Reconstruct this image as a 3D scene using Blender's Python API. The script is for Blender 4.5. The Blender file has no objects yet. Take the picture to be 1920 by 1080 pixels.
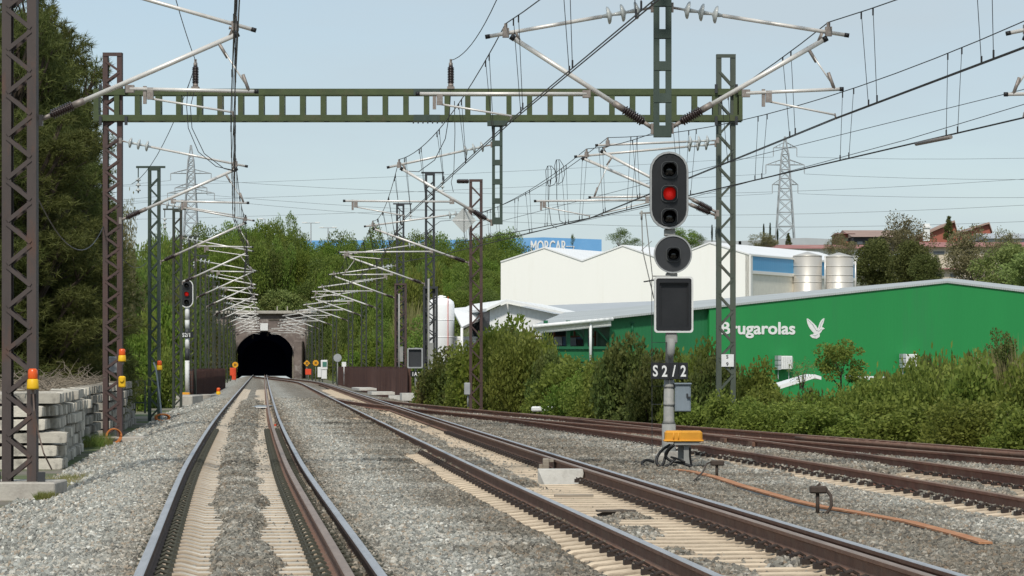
import bpy, math, random
import numpy as np
from mathutils import Vector, Matrix
S = bpy.context.scene
COL = S.collection
PI = math.pi
# ---------------------------------------------------------------- camera model
F, H, HZ = 6000.0, 1.515, 681.0
def W(px, py, Y): return Vector(((px-960)*Y/F, Y, H+(HZ-py)*Y/F))
def XP(px, Y): return (px-960)*Y/F
def ZP(py, Y): return H+(HZ-py)*Y/F

def interp(pts):
    xs = [p[0] for p in pts]; ys = [p[1] for p in pts]
    def f(y):
        if y <= xs[0]: return ys[0]+(y-xs[0])*(ys[1]-ys[0])/(xs[1]-xs[0])
        if y >= xs[-1]: return ys[-1]+(y-xs[-1])*(ys[-1]-ys[-2])/(xs[-1]-xs[-2])
        for i in range(len(xs)-1):
            if y <= xs[i+1]:
                h = xs[i+1]-xs[i]; t = (y-xs[i])/h
                d = (ys[i+1]-ys[i])/h
                m0 = (ys[i+1]-ys[i-1])/(xs[i+1]-xs[i-1]) if i > 0 else d
                m1 = (ys[i+2]-ys[i])/(xs[i+2]-xs[i]) if i+2 < len(xs) else d
                return (2*t**3-3*t*t+1)*ys[i]+(t**3-2*t*t+t)*h*m0+(-2*t**3+3*t*t)*ys[i+1]+(t**3-t*t)*h*m1
    return f
L = interp([(15,-1.1),(22.8,-1.792),(50.8,-4.253),(102,-8.39),(313,-24.8),(460,-36.2)])
_Mo = interp([(230,4.2),(260,4.15),(300,3.0),(350,1.0),(390,0.06),(400,0.0),(500,0.0)])
_Mn = interp([(15,3.0),(24.6,2.2),(48.1,.25),(102,-4.03),(233,-14.30),(260,-16.5)])
def M(y): return _Mn(y) if y < 245 else L(y)+_Mo(y)
_Ad = interp([(15,5.4),(30,5.4),(48,5.35),(67,4.8),(90,3.6),(102,2.55),(115,1.4),(128,.45),(140,0.05),(146,0)])
def A(y): return M(y)+_Ad(y)
_Be = interp([(30,6.2),(36,5.4),(51,3.6),(61.7,2.45),(69,1.75),(75,1.25),(85,.5),(95,0.05),(99,0)])
def B(y): return A(y)+_Be(y)
def ss(t):
    t = max(0.0, min(1.0, t)); return t*t*(3-2*t)

# ---------------------------------------------------------------- materials
def new_mat(name):
    m = bpy.data.materials.new(name); m.use_nodes = True
    nt = m.node_tree; nt.nodes.clear()
    out = nt.nodes.new('ShaderNodeOutputMaterial')
    return m, nt, out
def mk(name, c1, c2=None, scale=4.0, rough=.7, metal=0.0, bump=0.0, bscale=None, detail=6, spec=.3, c3=None, s3=.6, t3=(.5,.7), stretch=None, coord='Object', vary=0, seat=False):
    m, nt, out = new_mat(name); N = nt.nodes; K = nt.links
    p = N.new('ShaderNodeBsdfPrincipled'); K.new(p.outputs[0], out.inputs[0])
    p.inputs['Roughness'].default_value = rough; p.inputs['Metallic'].default_value = metal
    p.inputs['Specular IOR Level'].default_value = spec
    tc = N.new('ShaderNodeTexCoord'); vec = tc.outputs[coord]
    if stretch:
        mp = N.new('ShaderNodeMapping'); mp.inputs['Scale'].default_value = stretch
        K.new(vec, mp.inputs[0]); vec = mp.outputs[0]
    if c2 is None: c2 = tuple(x*.8 for x in c1)
    nz = N.new('ShaderNodeTexNoise'); nz.inputs['Scale'].default_value = scale; nz.inputs['Detail'].default_value = detail
    nz.inputs['Roughness'].default_value = .65
    K.new(vec, nz.inputs['Vector'])
    r = N.new('ShaderNodeValToRGB'); K.new(nz.outputs[0], r.inputs[0])
    r.color_ramp.elements[0].position = .32; r.color_ramp.elements[1].position = .68
    r.color_ramp.elements[0].color = (*c1, 1); r.color_ramp.elements[1].color = (*c2, 1)
    colr = r.outputs[0]
    if vary:
        oi = N.new('ShaderNodeObjectInfo'); hs = N.new('ShaderNodeHueSaturation'); m1 = N.new('ShaderNodeMapRange')
        m1.inputs[3].default_value = 1-vary; m1.inputs[4].default_value = 1+vary*.7; K.new(oi.outputs['Random'], m1.inputs[0]); K.new(m1.outputs[0], hs.inputs['Value']); K.new(colr, hs.inputs['Color']); colr = hs.outputs[0]
    if seat:
        # rust and brake dust worked into the concrete beside the rails
        sx = N.new('ShaderNodeSeparateXYZ'); K.new(tc.outputs['Object'], sx.inputs[0]); ab = N.new('ShaderNodeMath'); ab.operation = 'ABSOLUTE'; K.new(sx.outputs['X'], ab.inputs[0])
        di = N.new('ShaderNodeMath'); di.operation = 'SUBTRACT'; di.inputs[1].default_value = .8; K.new(ab.outputs[0], di.inputs[0]); a2 = N.new('ShaderNodeMath'); a2.operation = 'ABSOLUTE'; K.new(di.outputs[0], a2.inputs[0])
        ns = N.new('ShaderNodeTexNoise'); ns.inputs['Scale'].default_value = 7; K.new(tc.outputs['Object'], ns.inputs['Vector']); ad = N.new('ShaderNodeMath'); ad.operation = 'MULTIPLY_ADD'; ad.inputs[1].default_value = -.35; K.new(ns.outputs[0], ad.inputs[0]); K.new(a2.outputs[0], ad.inputs[2])
        ms = N.new('ShaderNodeMapRange'); ms.inputs[1].default_value = .16; ms.inputs[2].default_value = -.06; ms.inputs[4].default_value = .8; K.new(ad.outputs[0], ms.inputs[0])
        mxs = N.new('ShaderNodeMixRGB'); K.new(ms.outputs[0], mxs.inputs[0]); K.new(colr, mxs.inputs[1]); mxs.inputs[2].default_value = (.20,.145,.10,1); colr = mxs.outputs[0]
    if c3 is not None:
        n3 = N.new('ShaderNodeTexNoise'); n3.inputs['Scale'].default_value = s3; n3.inputs['Detail'].default_value = 8
        n3.inputs['Roughness'].default_value = .7
        K.new(vec, n3.inputs['Vector'])
        mr = N.new('ShaderNodeMapRange'); mr.inputs[1].default_value = t3[0]; mr.inputs[2].default_value = t3[1]
        K.new(n3.outputs[0], mr.inputs[0])
        mx = N.new('ShaderNodeMixRGB'); K.new(mr.outputs[0], mx.inputs[0]); K.new(colr, mx.inputs[1]); mx.inputs[2].default_value = (*c3, 1)
        colr = mx.outputs[0]
    K.new(colr, p.inputs['Base Color'])
    if bump:
        b = N.new('ShaderNodeBump'); b.inputs['Strength'].default_value = bump; b.inputs['Distance'].default_value = .02
        nb = N.new('ShaderNodeTexNoise'); nb.inputs['Scale'].default_value = bscale or scale*6; nb.inputs['Detail'].default_value = 8
        K.new(vec, nb.inputs['Vector']); K.new(nb.outputs[0], b.inputs['Height']); K.new(b.outputs[0], p.inputs['Normal'])
    return m
def leaf_mat(name, ca, cb, cc, trans=.35, scale=.5):
    m, nt, out = new_mat(name); N = nt.nodes; K = nt.links
    g = N.new('ShaderNodeNewGeometry')
    r = N.new('ShaderNodeValToRGB'); K.new(g.outputs['Random Per Island'], r.inputs[0])
    r.color_ramp.elements[0].color = (*ca, 1); r.color_ramp.elements[1].color = (*cb, 1)
    tc = N.new('ShaderNodeTexCoord'); nz = N.new('ShaderNodeTexNoise'); nz.inputs['Scale'].default_value = scale; nz.inputs['Detail'].default_value = 3
    K.new(tc.outputs['Object'], nz.inputs['Vector'])
    mr = N.new('ShaderNodeMapRange'); mr.inputs[1].default_value = .42; mr.inputs[2].default_value = .66; K.new(nz.outputs[0], mr.inputs[0])
    mx = N.new('ShaderNodeMixRGB'); K.new(mr.outputs[0], mx.inputs[0]); K.new(r.outputs[0], mx.inputs[1]); mx.inputs[2].default_value = (*cc, 1)
    oi = N.new('ShaderNodeObjectInfo'); hs = N.new('ShaderNodeHueSaturation')
    m1 = N.new('ShaderNodeMapRange'); m1.inputs[3].default_value = .85; m1.inputs[4].default_value = 1.15; K.new(oi.outputs['Random'], m1.inputs[0])
    K.new(m1.outputs[0], hs.inputs['Value'])
    m2 = N.new('ShaderNodeMapRange'); m2.inputs[3].default_value = .485; m2.inputs[4].default_value = .515; K.new(oi.outputs['Random'], m2.inputs[0])
    K.new(m2.outputs[0], hs.inputs['Hue']); K.new(mx.outputs[0], hs.inputs['Color'])
    p = N.new('ShaderNodeBsdfPrincipled'); p.inputs['Roughness'].default_value = .6; p.inputs['Specular IOR Level'].default_value = .2
    t = N.new('ShaderNodeBsdfTranslucent'); K.new(hs.outputs[0], p.inputs['Base Color']); K.new(hs.outputs[0], t.inputs['Color'])
    mi = N.new('ShaderNodeMixShader'); mi.inputs[0].default_value = trans; K.new(p.outputs[0], mi.inputs[1]); K.new(t.outputs[0], mi.inputs[2])
    K.new(mi.outputs[0], out.inputs[0])
    return m

MT = {}
MT['brown_steel'] = mk('brown_steel', (.060,.048,.045), (.080,.062,.056), 3, .6, 0, .2, c3=(.12,.06,.04), s3=2.5, t3=(.54,.72), stretch=(1,1,.35))
MT['rust_steel'] = mk('rust_steel', (.095,.056,.050), (.072,.050,.046), 3, .7, 0, .2, c3=(.06,.05,.048), s3=.8)
MT['green_steel'] = mk('green_steel', (.078,.100,.042), (.055,.072,.032), 2.5, .5, 0, .15, c3=(.10,.085,.05), s3=1.6, t3=(.54,.74))
MT['dark_green_steel'] = mk('dark_green_steel', (.043,.062,.050), (.058,.080,.064), 4, .55, 0, .15, c3=(.075,.060,.042), s3=3, t3=(.58,.75), stretch=(1,1,.4))
MT['grey_green_steel'] = mk('grey_green_steel', (.085,.10,.078), (.066,.078,.062), 4, .55, 0, .15, c3=(.11,.08,.055), s3=2.5, t3=(.58,.76), stretch=(1,1,.4))
MT['grey_green_old'] = mk('grey_green_old', (.034,.044,.034), (.044,.048,.038), 3, .6, 0, .1, c3=(.06,.042,.032), s3=1.2)
MT['alu'] = mk('alu_tube', (.72,.70,.66), (.60,.57,.53), 6, .38, .2, .05)
MT['clamp'] = mk('clamp_metal', (.33,.30,.27), (.22,.18,.16), 20, .6, .5, .1)
MT['lens_rim'] = mk('lens_rim', (.12,.125,.125), (.08,.085,.085), 6, .45)
MT['dark_rust'] = mk('dark_rust', (.05,.038,.03), (.075,.055,.043), 12, .8, 0, .2)
MT['rubber'] = mk('black_cap', (.012,.012,.014), (.02,.02,.02), 5, .5)
MT['ceramic'] = mk('brown_ceramic', (.030,.018,.016), (.022,.014,.013), 8, .28, 0, 0, spec=.5)
MT['glass_disc'] = mk('glass_disc', (.50,.52,.50), (.42,.44,.43), 8, .2, 0, 0, spec=.6)
MT['wire'] = mk('wire', (.022,.022,.024), (.035,.033,.032), 5, .5, .3)
MT['far_wire'] = mk('far_wire', (.18,.20,.21), (.2,.22,.23), 5, .6)
MT['rail_rust'] = mk('rail_rust', (.205,.115,.078), (.145,.08,.054), 5, .78, 0, .25, c3=(.21,.14,.10), s3=3, t3=(.5,.75))
MT['rail_siding'] = mk('rail_siding', (.225,.105,.07), (.155,.075,.052), 5, .8, 0, .25, c3=(.24,.15,.105), s3=3, t3=(.5,.75))
MT['rail_dark'] = mk('rail_dark', (.095,.062,.045), (.115,.07,.049), 4, .75, 0, .25, c3=(.15,.095,.07), s3=2, t3=(.5,.8))
MT['rail_top'] = mk('rail_top', (.46,.46,.465), (.34,.34,.345), 8, .42, .35, .05, stretch=(1,.15,1))
MT['rail_top_dull'] = mk('rail_top_dull', (.36,.27,.21), (.25,.18,.14), 5, .5, .4, .1, stretch=(1,.2,1))
MT['rail_top_rust'] = mk('rail_top_rust', (.27,.18,.125), (.18,.115,.08), 5, .6, .15, .1, stretch=(1,.2,1))
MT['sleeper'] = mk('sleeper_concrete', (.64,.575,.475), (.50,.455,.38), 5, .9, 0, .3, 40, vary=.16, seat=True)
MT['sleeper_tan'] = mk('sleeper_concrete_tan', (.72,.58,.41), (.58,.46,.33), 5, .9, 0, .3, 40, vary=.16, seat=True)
MT['sleeper_side'] = mk('sleeper_side', (.46,.375,.275), (.33,.265,.195), 6, .95, 0, .3, 40)  # ballast dirt plus the side faces' shade, painted as a darker tan
MT['sleeper_old'] = mk('sleeper_old', (.54,.50,.42), (.38,.35,.295), 3, .92, 0, .5, 30, c3=(.12,.11,.095), s3=3.2, t3=(.50,.74), vary=.32)
MT['clip'] = mk('clip_steel', (.05,.035,.028), (.035,.028,.025), 20, .7, .2)
MT['clip_green'] = mk('clip_steel_green', (.075,.075,.055), (.05,.048,.038), 20, .8, 0)
MT['concrete'] = mk('concrete', (.46,.43,.37), (.35,.32,.28), 3, .92, 0, .4, 25, c3=(.25,.22,.19), s3=1.2, t3=(.55,.75))
MT['concrete_white'] = mk('concrete_white', (.62,.60,.55), (.5,.48,.43), 4, .9, 0, .3, 30, c3=(.34,.32,.29), s3=3, t3=(.58,.75))
MT['black_paint'] = mk('black_paint', (.016,.017,.019), (.024,.025,.027), 3, .45, 0, .04)
MT['dark_grey'] = mk('dark_grey_paint', (.035,.037,.04), (.045,.047,.05), 3, .5, 0, .04)
MT['white_rim'] = mk('white_rim', (.68,.68,.66), (.55,.55,.53), 6, .5)
MT['grey_rim'] = mk('grey_rim', (.36,.37,.37), (.28,.29,.29), 6, .5)
MT['grey_paint'] = mk('grey_paint', (.30,.30,.28), (.24,.24,.225), 5, .6, 0, .1, c3=(.36,.34,.31), s3=4)
MT['blue_grey'] = mk('blue_grey_paint', (.22,.26,.29), (.19,.225,.25), 4, .5, 0, .05)
MT['lens_dark'] = mk('lens_dark', (.004,.005,.005), (.006,.006,.006), 3, .12, spec=.7)
MT['white_letter'] = mk('white_letter', (.78,.78,.76), (.68,.68,.66), 8, .6)
MT['black_letter'] = mk('black_letter', (.02,.02,.02), (.03,.03,.03), 8, .6)
MT['yellow'] = mk('yellow_plastic', (.75,.36,.02), (.66,.31,.02), 5, .45)
MT['amber_box'] = mk('amber_box', (.72,.33,.03), (.62,.27,.03), 4, .45, 0, .05)
MT['yellow_body'] = mk('yellow_body', (.80,.47,.015), (.72,.42,.015), 5, .45)
MT['orange_lens'] = mk('orange_lens', (.75,.11,.01), (.62,.075,.01), 6, .25, spec=.5)
MT['sign_red'] = mk('sign_red', (.75,.09,.03), (.65,.07,.03), 5, .5)
MT['cable_black'] = mk('cable_black', (.012,.012,.012), (.02,.02,.02), 8, .5)
MT['cable_orange'] = mk('cable_orange', (.55,.2,.05), (.42,.14,.04), 8, .6)
MT['cable_green'] = mk('cable_green', (.05,.18,.13), (.08,.22,.17), 8, .6)
MT['cable_brown'] = mk('cable_brown', (.12,.085,.065), (.16,.12,.10), 8, .7)
MT['rust_bar'] = mk('rust_bar', (.42,.19,.09), (.33,.15,.075), 5, .85, 0, .2, c3=(.5,.28,.15), s3=4)
MT['grey_bar'] = mk('grey_bar', (.33,.34,.33), (.26,.27,.26), 5, .85)
MT['wood_grey'] = mk('wood_grey', (.33,.29,.23), (.23,.19,.15), 4, .9, 0, .3, stretch=(.4,6,6))
MT['wood_dark'] = mk('wood_dark', (.07,.06,.05), (.13,.11,.09), 4, .95, 0, .5)
MT['pile_rust'] = mk('sheet_pile_rust', (.050,.026,.023), (.10,.048,.036), 1.2, .85, 0, .3, c3=(.17,.12,.09), s3=1.2, t3=(.58,.8), stretch=(3,3,.35))
MT['bark'] = mk('bark', (.10,.075,.055), (.06,.045,.035), 5, .95, 0, .5)
MT['bark_grey'] = mk('bark_grey', (.19,.17,.14), (.12,.105,.09), 5, .95, 0, .4)
MT['white_metal'] = mk('white_metal', (.80,.79,.74), (.77,.76,.71), .3, .55, 0, 0)
MT['white_tank'] = mk('white_tank', (.90,.90,.89), (.87,.87,.86), 1, .4)
MT['stone_portal'] = mk('portal_stone', (.24,.195,.17), (.13,.105,.095), .8, .9, 0, .6, 6, c3=(.40,.37,.34), s3=.5, t3=(.54,.66))
MT['tunnel_dark'] = mk('tunnel_shade', (.0025,.003,.007), (.002,.0025,.006), 1, .95, spec=0)  # unlit darkness of the bore painted into a near-black navy lining
MT['pylon'] = mk('pylon_steel', (.40,.42,.43), (.34,.36,.37), 1, .6)
MT['red_roof'] = mk('red_roof', (.36,.16,.14), (.29,.13,.12), .5, .85, 0, .2, c3=(.4,.24,.2), s3=.3)
MT['brown_roof'] = mk('brown_roof', (.36,.25,.20), (.28,.20,.165), .5, .85, 0, .2)
MT['cream_wall'] = mk('cream_wall', (.60,.52,.41), (.52,.45,.36), .4, .85)
MT['brick_wall'] = mk('brick_wall', (.38,.13,.09), (.30,.10,.07), .6, .85)
MT['window'] = mk('window_glass', (.06,.07,.08), (.09,.10,.11), 1, .15, spec=.6)
MT['lamp_grey'] = mk('lamp_grey', (.42,.44,.45), (.38,.4,.41), 1, .5)
def emis_red():
    m, nt, out = new_mat('red_lamp'); N = nt.nodes; K = nt.links
    p = N.new('ShaderNodeBsdfPrincipled'); p.inputs['Base Color'].default_value = (.22,.004,.004,1); p.inputs['Roughness'].default_value = .2
    p.inputs['Emission Color'].default_value = (1,.02,.012,1); lw = N.new('ShaderNodeLayerWeight'); lw.inputs[0].default_value = .5; pw = N.new('ShaderNodeMath'); pw.operation = 'SUBTRACT'; pw.inputs[0].default_value = 1; K.new(lw.outputs['Facing'], pw.inputs[1]); p2 = N.new('ShaderNodeMath'); p2.operation = 'POWER'; p2.inputs[1].default_value = 3.0; K.new(pw.outputs[0], p2.inputs[0]); p3 = N.new('ShaderNodeMath'); p3.operation = 'MULTIPLY'; p3.inputs[1].default_value = .42; K.new(p2.outputs[0], p3.inputs[0]); K.new(p3.outputs[0], p.inputs['Emission Strength'])
    tc = N.new('ShaderNodeTexCoord'); v = N.new('ShaderNodeTexVoronoi'); v.inputs['Scale'].default_value = 60
    K.new(tc.outputs['Object'], v.inputs['Vector'])
    b = N.new('ShaderNodeBump'); b.inputs['Strength'].default_value = .6; b.inputs['Distance'].default_value = .01
    K.new(v.outputs['Distance'], b.inputs['Height']); K.new(b.outputs[0], p.inputs['Normal'])
    K.new(p.outputs[0], out.inputs[0]); return m
MT['red_lamp'] = emis_red()
def ribbed(name, c1, c2, freq, axis=0, rough=.5, strength=.5, metal=0.0, dirt=None, streak=None):
    m = mk(name, c1, c2, .35, rough, metal, 0, c3=dirt or streak, s3=.25 if dirt else .5, t3=(.5,.8) if dirt else (.54,.80), stretch=None if dirt else (1.6,1.6,.22))
    nt = m.node_tree; N = nt.nodes; K = nt.links
    p = [n for n in N if n.type == 'BSDF_PRINCIPLED'][0]
    tc = N.new('ShaderNodeTexCoord'); w = N.new('ShaderNodeTexWave'); w.bands_direction = 'XYZ'[axis]; w.inputs['Scale'].default_value = freq
    K.new(tc.outputs['Object'], w.inputs['Vector'])
    b = N.new('ShaderNodeBump'); b.inputs['Strength'].default_value = strength; b.inputs['Distance'].default_value = .03
    K.new(w.outputs['Fac'], b.inputs['Height']); K.new(b.outputs[0], p.inputs['Normal'])
    return m
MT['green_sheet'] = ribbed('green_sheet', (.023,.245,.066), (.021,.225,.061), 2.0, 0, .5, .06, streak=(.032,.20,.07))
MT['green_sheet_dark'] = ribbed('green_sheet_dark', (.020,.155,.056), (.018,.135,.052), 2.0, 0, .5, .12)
MT['green_frame'] = mk('green_frame', (.02,.13,.06), (.018,.11,.05), 2, .5)
MT['cream_sheet'] = ribbed('cream_sheet', (.90,.89,.83), (.885,.875,.815), 1.3, 0, .55, .05, streak=(.84,.825,.75))
MT['white_roof'] = ribbed('white_roof', (.80,.80,.78), (.74,.74,.73), 1.5, 0, .5, .2)
MT['grey_roof'] = ribbed('grey_roof', (.44,.46,.45), (.36,.38,.37), 3.0, 0, .6, .5, dirt=(.52,.53,.52))
MT['white_clad'] = ribbed('white_clad', (.82,.82,.80), (.76,.77,.75), 1.2, 0, .6, .4, dirt=(.62,.63,.60))
MT['blue_sheet'] = ribbed('blue_sheet', (.10,.36,.62), (.09,.33,.58), 2.0, 0, .5, .1)
MT['sky_blue_sheet'] = ribbed('sky_blue_sheet', (.13,.33,.60), (.16,.37,.64), 1.0, 0, .5, .1, dirt=(.22,.42,.66))
MT['beige_brick'] = mk('beige_brick', (.80,.77,.67), (.72,.69,.60), 2.5, .9, 0, .3)
MT['silo'] = mk('silo_steel', (.60,.57,.51), (.54,.51,.46), .6, .42, .45, 0, stretch=(3,3,.15))
MT['green_leaf'] = leaf_mat('bush_leaf', (.120,.168,.030), (.285,.33,.070), (.225,.255,.052), .5)
MT['green_leaf_b'] = leaf_mat('bright_leaf', (.125,.195,.026), (.26,.32,.055), (.100,.160,.030), .5)
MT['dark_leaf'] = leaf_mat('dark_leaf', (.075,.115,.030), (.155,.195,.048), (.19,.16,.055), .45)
MT['tree_leaf'] = leaf_mat('tree_leaf', (.115,.180,.034), (.250,.310,.062), (.175,.235,.044), .48, .25)
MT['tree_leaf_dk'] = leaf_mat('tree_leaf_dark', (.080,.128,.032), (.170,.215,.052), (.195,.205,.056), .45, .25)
MT['brown_leaf'] = leaf_mat('brown_leaf', (.15,.135,.06), (.25,.215,.12), (.13,.145,.05), .3, .25)
MT['pale_leaf'] = leaf_mat('pale_leaf', (.17,.22,.065), (.28,.33,.11), (.21,.25,.07), .4, .3)
MT['needle'] = leaf_mat('pine_needle', (.070,.094,.026), (.150,.170,.048), (.195,.188,.055), .38, .35)
MT['needle_lt'] = leaf_mat('pine_needle_light', (.075,.096,.027), (.148,.160,.045), (.105,.138,.032), .38, .3)
MT['olive_pine'] = leaf_mat('olive_pine', (.085,.105,.030), (.165,.18,.055), (.12,.145,.040), .4, .3)
MT['cypress'] = leaf_mat('cypress_leaf', (.016,.030,.012), (.035,.05,.018), (.022,.04,.014), .2, .3)
MT['cane'] = leaf_mat('cane_leaf', (.15,.17,.055), (.25,.26,.11), (.18,.20,.07), .4, .5)
MT['dry'] = leaf_mat('dry_grass', (.26,.22,.10), (.36,.31,.16), (.18,.19,.06), .3, .8)
MT['grass'] = leaf_mat('grass_blade', (.08,.14,.02), (.14,.2,.04), (.2,.2,.06), .35, .8)
MT['twig'] = mk('twig', (.23,.19,.14), (.15,.125,.10), 5, .95)

# ---------------------------------------------------------------- mesh building
class MB:
    def __init__(s): s.v = []; s.f = []; s.m = []; s.mi = 0; s.sm = []; s.smooth = False
    def add(s, vs, fs, mi=None):
        o = len(s.v); s.v.extend([tuple(p) for p in vs])
        for f in fs:
            s.f.append([i+o for i in f]); s.m.append(s.mi if mi is None else mi); s.sm.append(s.smooth)
    def box(s, c, d, rz=0, mi=None, rot=None, taper=1.0):
        hx, hy, hz = d[0]/2, d[1]/2, d[2]/2
        R = rot if rot else Matrix.Rotation(rz, 3, 'Z'); c = Vector(c)
        vs = []
        for z in (-1,1):
            k = 1.0 if z < 0 else taper
            for x, y in ((-1,-1),(1,-1),(1,1),(-1,1)): vs.append(c+R@Vector((x*hx*k,y*hy*k,z*hz)))
        s.add(vs, [(3,2,1,0),(4,5,6,7),(0,1,5,4),(1,2,6,5),(2,3,7,6),(3,0,4,7)], mi)
    def cbox(s, c, d, b, rz=0, mi=None, rot=None):
        # box with chamfered edges all round
        hx, hy, hz = d[0]/2, d[1]/2, d[2]/2; R = rot if rot else Matrix.Rotation(rz, 3, 'Z'); c = Vector(c)
        b = min(b, hx*.9, hy*.9, hz*.9)
        rings = []
        for z, k in ((-hz,b),(-hz+b,0),(hz-b,0),(hz,b)):
            x, y = hx-k, hy-k; bb = b if k == 0 else b*.6
            rings.append([c+R@Vector(p) for p in ((-x+bb,-y,z),(x-bb,-y,z),(x,-y+bb,z),(x,y-bb,z),(x-bb,y,z),(-x+bb,y,z),(-x,y-bb,z),(-x,-y+bb,z))])
        vs = [p for r in rings for p in r]; fs = []
        for i in range(3):
            for j in range(8): fs.append((i*8+j, i*8+(j+1)%8, i*8+8+(j+1)%8, i*8+8+j))
        fs.append(tuple(range(7,-1,-1))); fs.append(tuple(range(24,32)))
        s.add(vs, fs, mi)
    def bar(s, a, b, w, h, up=(0,0,1), mi=None):
        a = Vector(a); b = Vector(b); d = (b-a)
        if d.length < 1e-6: return
        d.normalize(); u = Vector(up)
        if abs(d.dot(u)) > .97: u = Vector((0,1,0))
        x = d.cross(u).normalized(); z = x.cross(d).normalized()
        vs = []
        for p in (a, b):
            for i, j in ((-1,-1),(1,-1),(1,1),(-1,1)): vs.append(p+x*(i*w/2)+z*(j*h/2))
        s.add(vs, [(0,1,2,3),(7,6,5,4),(1,0,4,5),(2,1,5,6),(3,2,6,7),(0,3,7,4)], mi)
    def tube(s, pts, r, n=8, mi=None, caps=True, radii=None):
        pts = [Vector(p) for p in pts]; k = len(pts)
        old = s.smooth; s.smooth = n > 5
        vs = []; px = None
        for i, p in enumerate(pts):
            t = (pts[min(i+1,k-1)]-pts[max(i-1,0)])
            t = t.normalized() if t.length > 1e-9 else Vector((0,0,1))
            if px is None:
                u = Vector((0,0,1)) if abs(t.z) < .9 else Vector((1,0,0))
                px = t.cross(u).normalized()
            else:
                px = (px-t*px.dot(t)); px = px.normalized() if px.length > 1e-6 else t.orthogonal().normalized()
            q = t.cross(px); rr = radii[i] if radii else r
            for j in range(n):
                a = 2*PI*j/n; vs.append(p+px*(rr*math.cos(a))+q*(rr*math.sin(a)))
        fs = []
        for i in range(k-1):
            for j in range(n): fs.append((i*n+j, i*n+(j+1)%n, (i+1)*n+(j+1)%n, (i+1)*n+j))
        s.add(vs, fs, mi)
        s.smooth = False
        if caps:
            o = len(s.v)-k*n
            s.f.append([o+j for j in range(n)][::-1]); s.m.append(s.mi if mi is None else mi); s.sm.append(False)
            s.f.append([o+(k-1)*n+j for j in range(n)]); s.m.append(s.mi if mi is None else mi); s.sm.append(False)
        s.smooth = old
    def lathe(s, a, b, prof, n=12, mi=None):
        # prof: list of (t along a->b in metres, radius)
        a = Vector(a); d = (Vector(b)-a).normalized()
        s.tube([a+d*t for t, r in prof], 0, n, mi, True, [r for t, r in prof])
    def prism(s, poly, a, b, mi=None):
        # poly: list of 3D points (planar); extruded from +a to +b vectors
        n = len(poly); a = Vector(a); b = Vector(b)
        vs = [Vector(p)+a for p in poly]+[Vector(p)+b for p in poly]
        fs = [tuple(range(n-1,-1,-1)), tuple(range(n,2*n))]
        for i in range(n): fs.append((i,(i+1)%n,n+(i+1)%n,n+i))
        s.add(vs, fs, mi)
    def quad(s, a, b, c, d, mi=None): s.add([a,b,c,d], [(0,1,2,3)], mi)
    def mesh(s, name, mats, origin=(0,0,0)):
        me = bpy.data.meshes.new(name); o = Vector(origin)
        me.from_pydata([(p[0]-o.x,p[1]-o.y,p[2]-o.z) for p in s.v], [], s.f)
        for m in (mats if isinstance(mats,(list,tuple)) else [mats]): me.materials.append(MT[m] if isinstance(m,str) else m)
        me.polygons.foreach_set('material_index', s.m); me.polygons.foreach_set('use_smooth', s.sm)
        me.update(); return me

def link(o, parent=None):
    COL.objects.link(o)
    if parent is not None: o.parent = parent
    return o
def worldloc(o):
    v = Vector((0,0,0))
    while o is not None: v += o.location; o = o.parent
    return v
def thing(name, label, cat, loc=(0,0,0), group=None):
    o = bpy.data.objects.new(name, None); o.empty_display_size = .2; COL.objects.link(o); o.location = loc
    o['label'] = label; o['category'] = cat
    if group: o['group'] = group
    return o
def part(name, mb, mats, parent, label=None):
    o = bpy.data.objects.new(name, mb if isinstance(mb, bpy.types.Mesh) else mb.mesh(name, mats, worldloc(parent)))
    link(o, parent)
    if label: o['label'] = label
    return o
def solo(name, mb, mats, label, cat, loc=(0,0,0), group=None, kind=None):
    o = bpy.data.objects.new(name, mb if isinstance(mb, bpy.types.Mesh) else mb.mesh(name, mats, loc)); link(o); o.location = loc
    if label: o['label'] = label
    if cat: o['category'] = cat
    if group: o['group'] = group
    if kind: o['kind'] = kind
    return o
def struct(name, mb, mats):
    o = bpy.data.objects.new(name, mb if isinstance(mb, bpy.types.Mesh) else mb.mesh(name, mats)); link(o); o['kind'] = 'structure'; return o
def copy_tree(o, parent=None, label=None, loc=None, rz=None, sc=None):
    c = o.copy(); COL.objects.link(c); c.parent = parent
    if label: c['label'] = label
    if loc is not None: c.location = loc
    if rz is not None: c.rotation_euler = (0,0,rz)
    if sc is not None: c.scale = sc if isinstance(sc,(tuple,list)) else (sc,sc,sc)
    for ch in list(o.children): copy_tree(ch, c)
    return c
ORD = ['first','second','third','fourth','fifth','sixth','seventh','eighth','ninth','tenth','eleventh','twelfth','thirteenth','fourteenth']

def text_mb(txt, size, thick, right, up, origin, bold=0.0, sx=1.0, align='LEFT', space=1.0):
    cu = bpy.data.curves.new('t', 'FONT'); cu.body = txt; cu.size = size; cu.extrude = thick/2; cu.offset = bold; cu.align_x = align; cu.space_character = space
    cu.resolution_u = 4
    ob = bpy.data.objects.new('t', cu); COL.objects.link(ob)
    dg = bpy.context.evaluated_depsgraph_get(); me = bpy.data.meshes.new_from_object(ob.evaluated_get(dg))
    r = Vector(right).normalized(); u = Vector(up).normalized(); n = r.cross(u); o = Vector(origin)
    mb = MB(); mb.add([o+r*(v.co.x*sx)+u*v.co.y+n*v.co.z for v in me.vertices], [tuple(p.vertices) for p in me.polygons])
    bpy.data.objects.remove(ob); bpy.data.curves.remove(cu); bpy.data.meshes.remove(me)
    return mb
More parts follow.
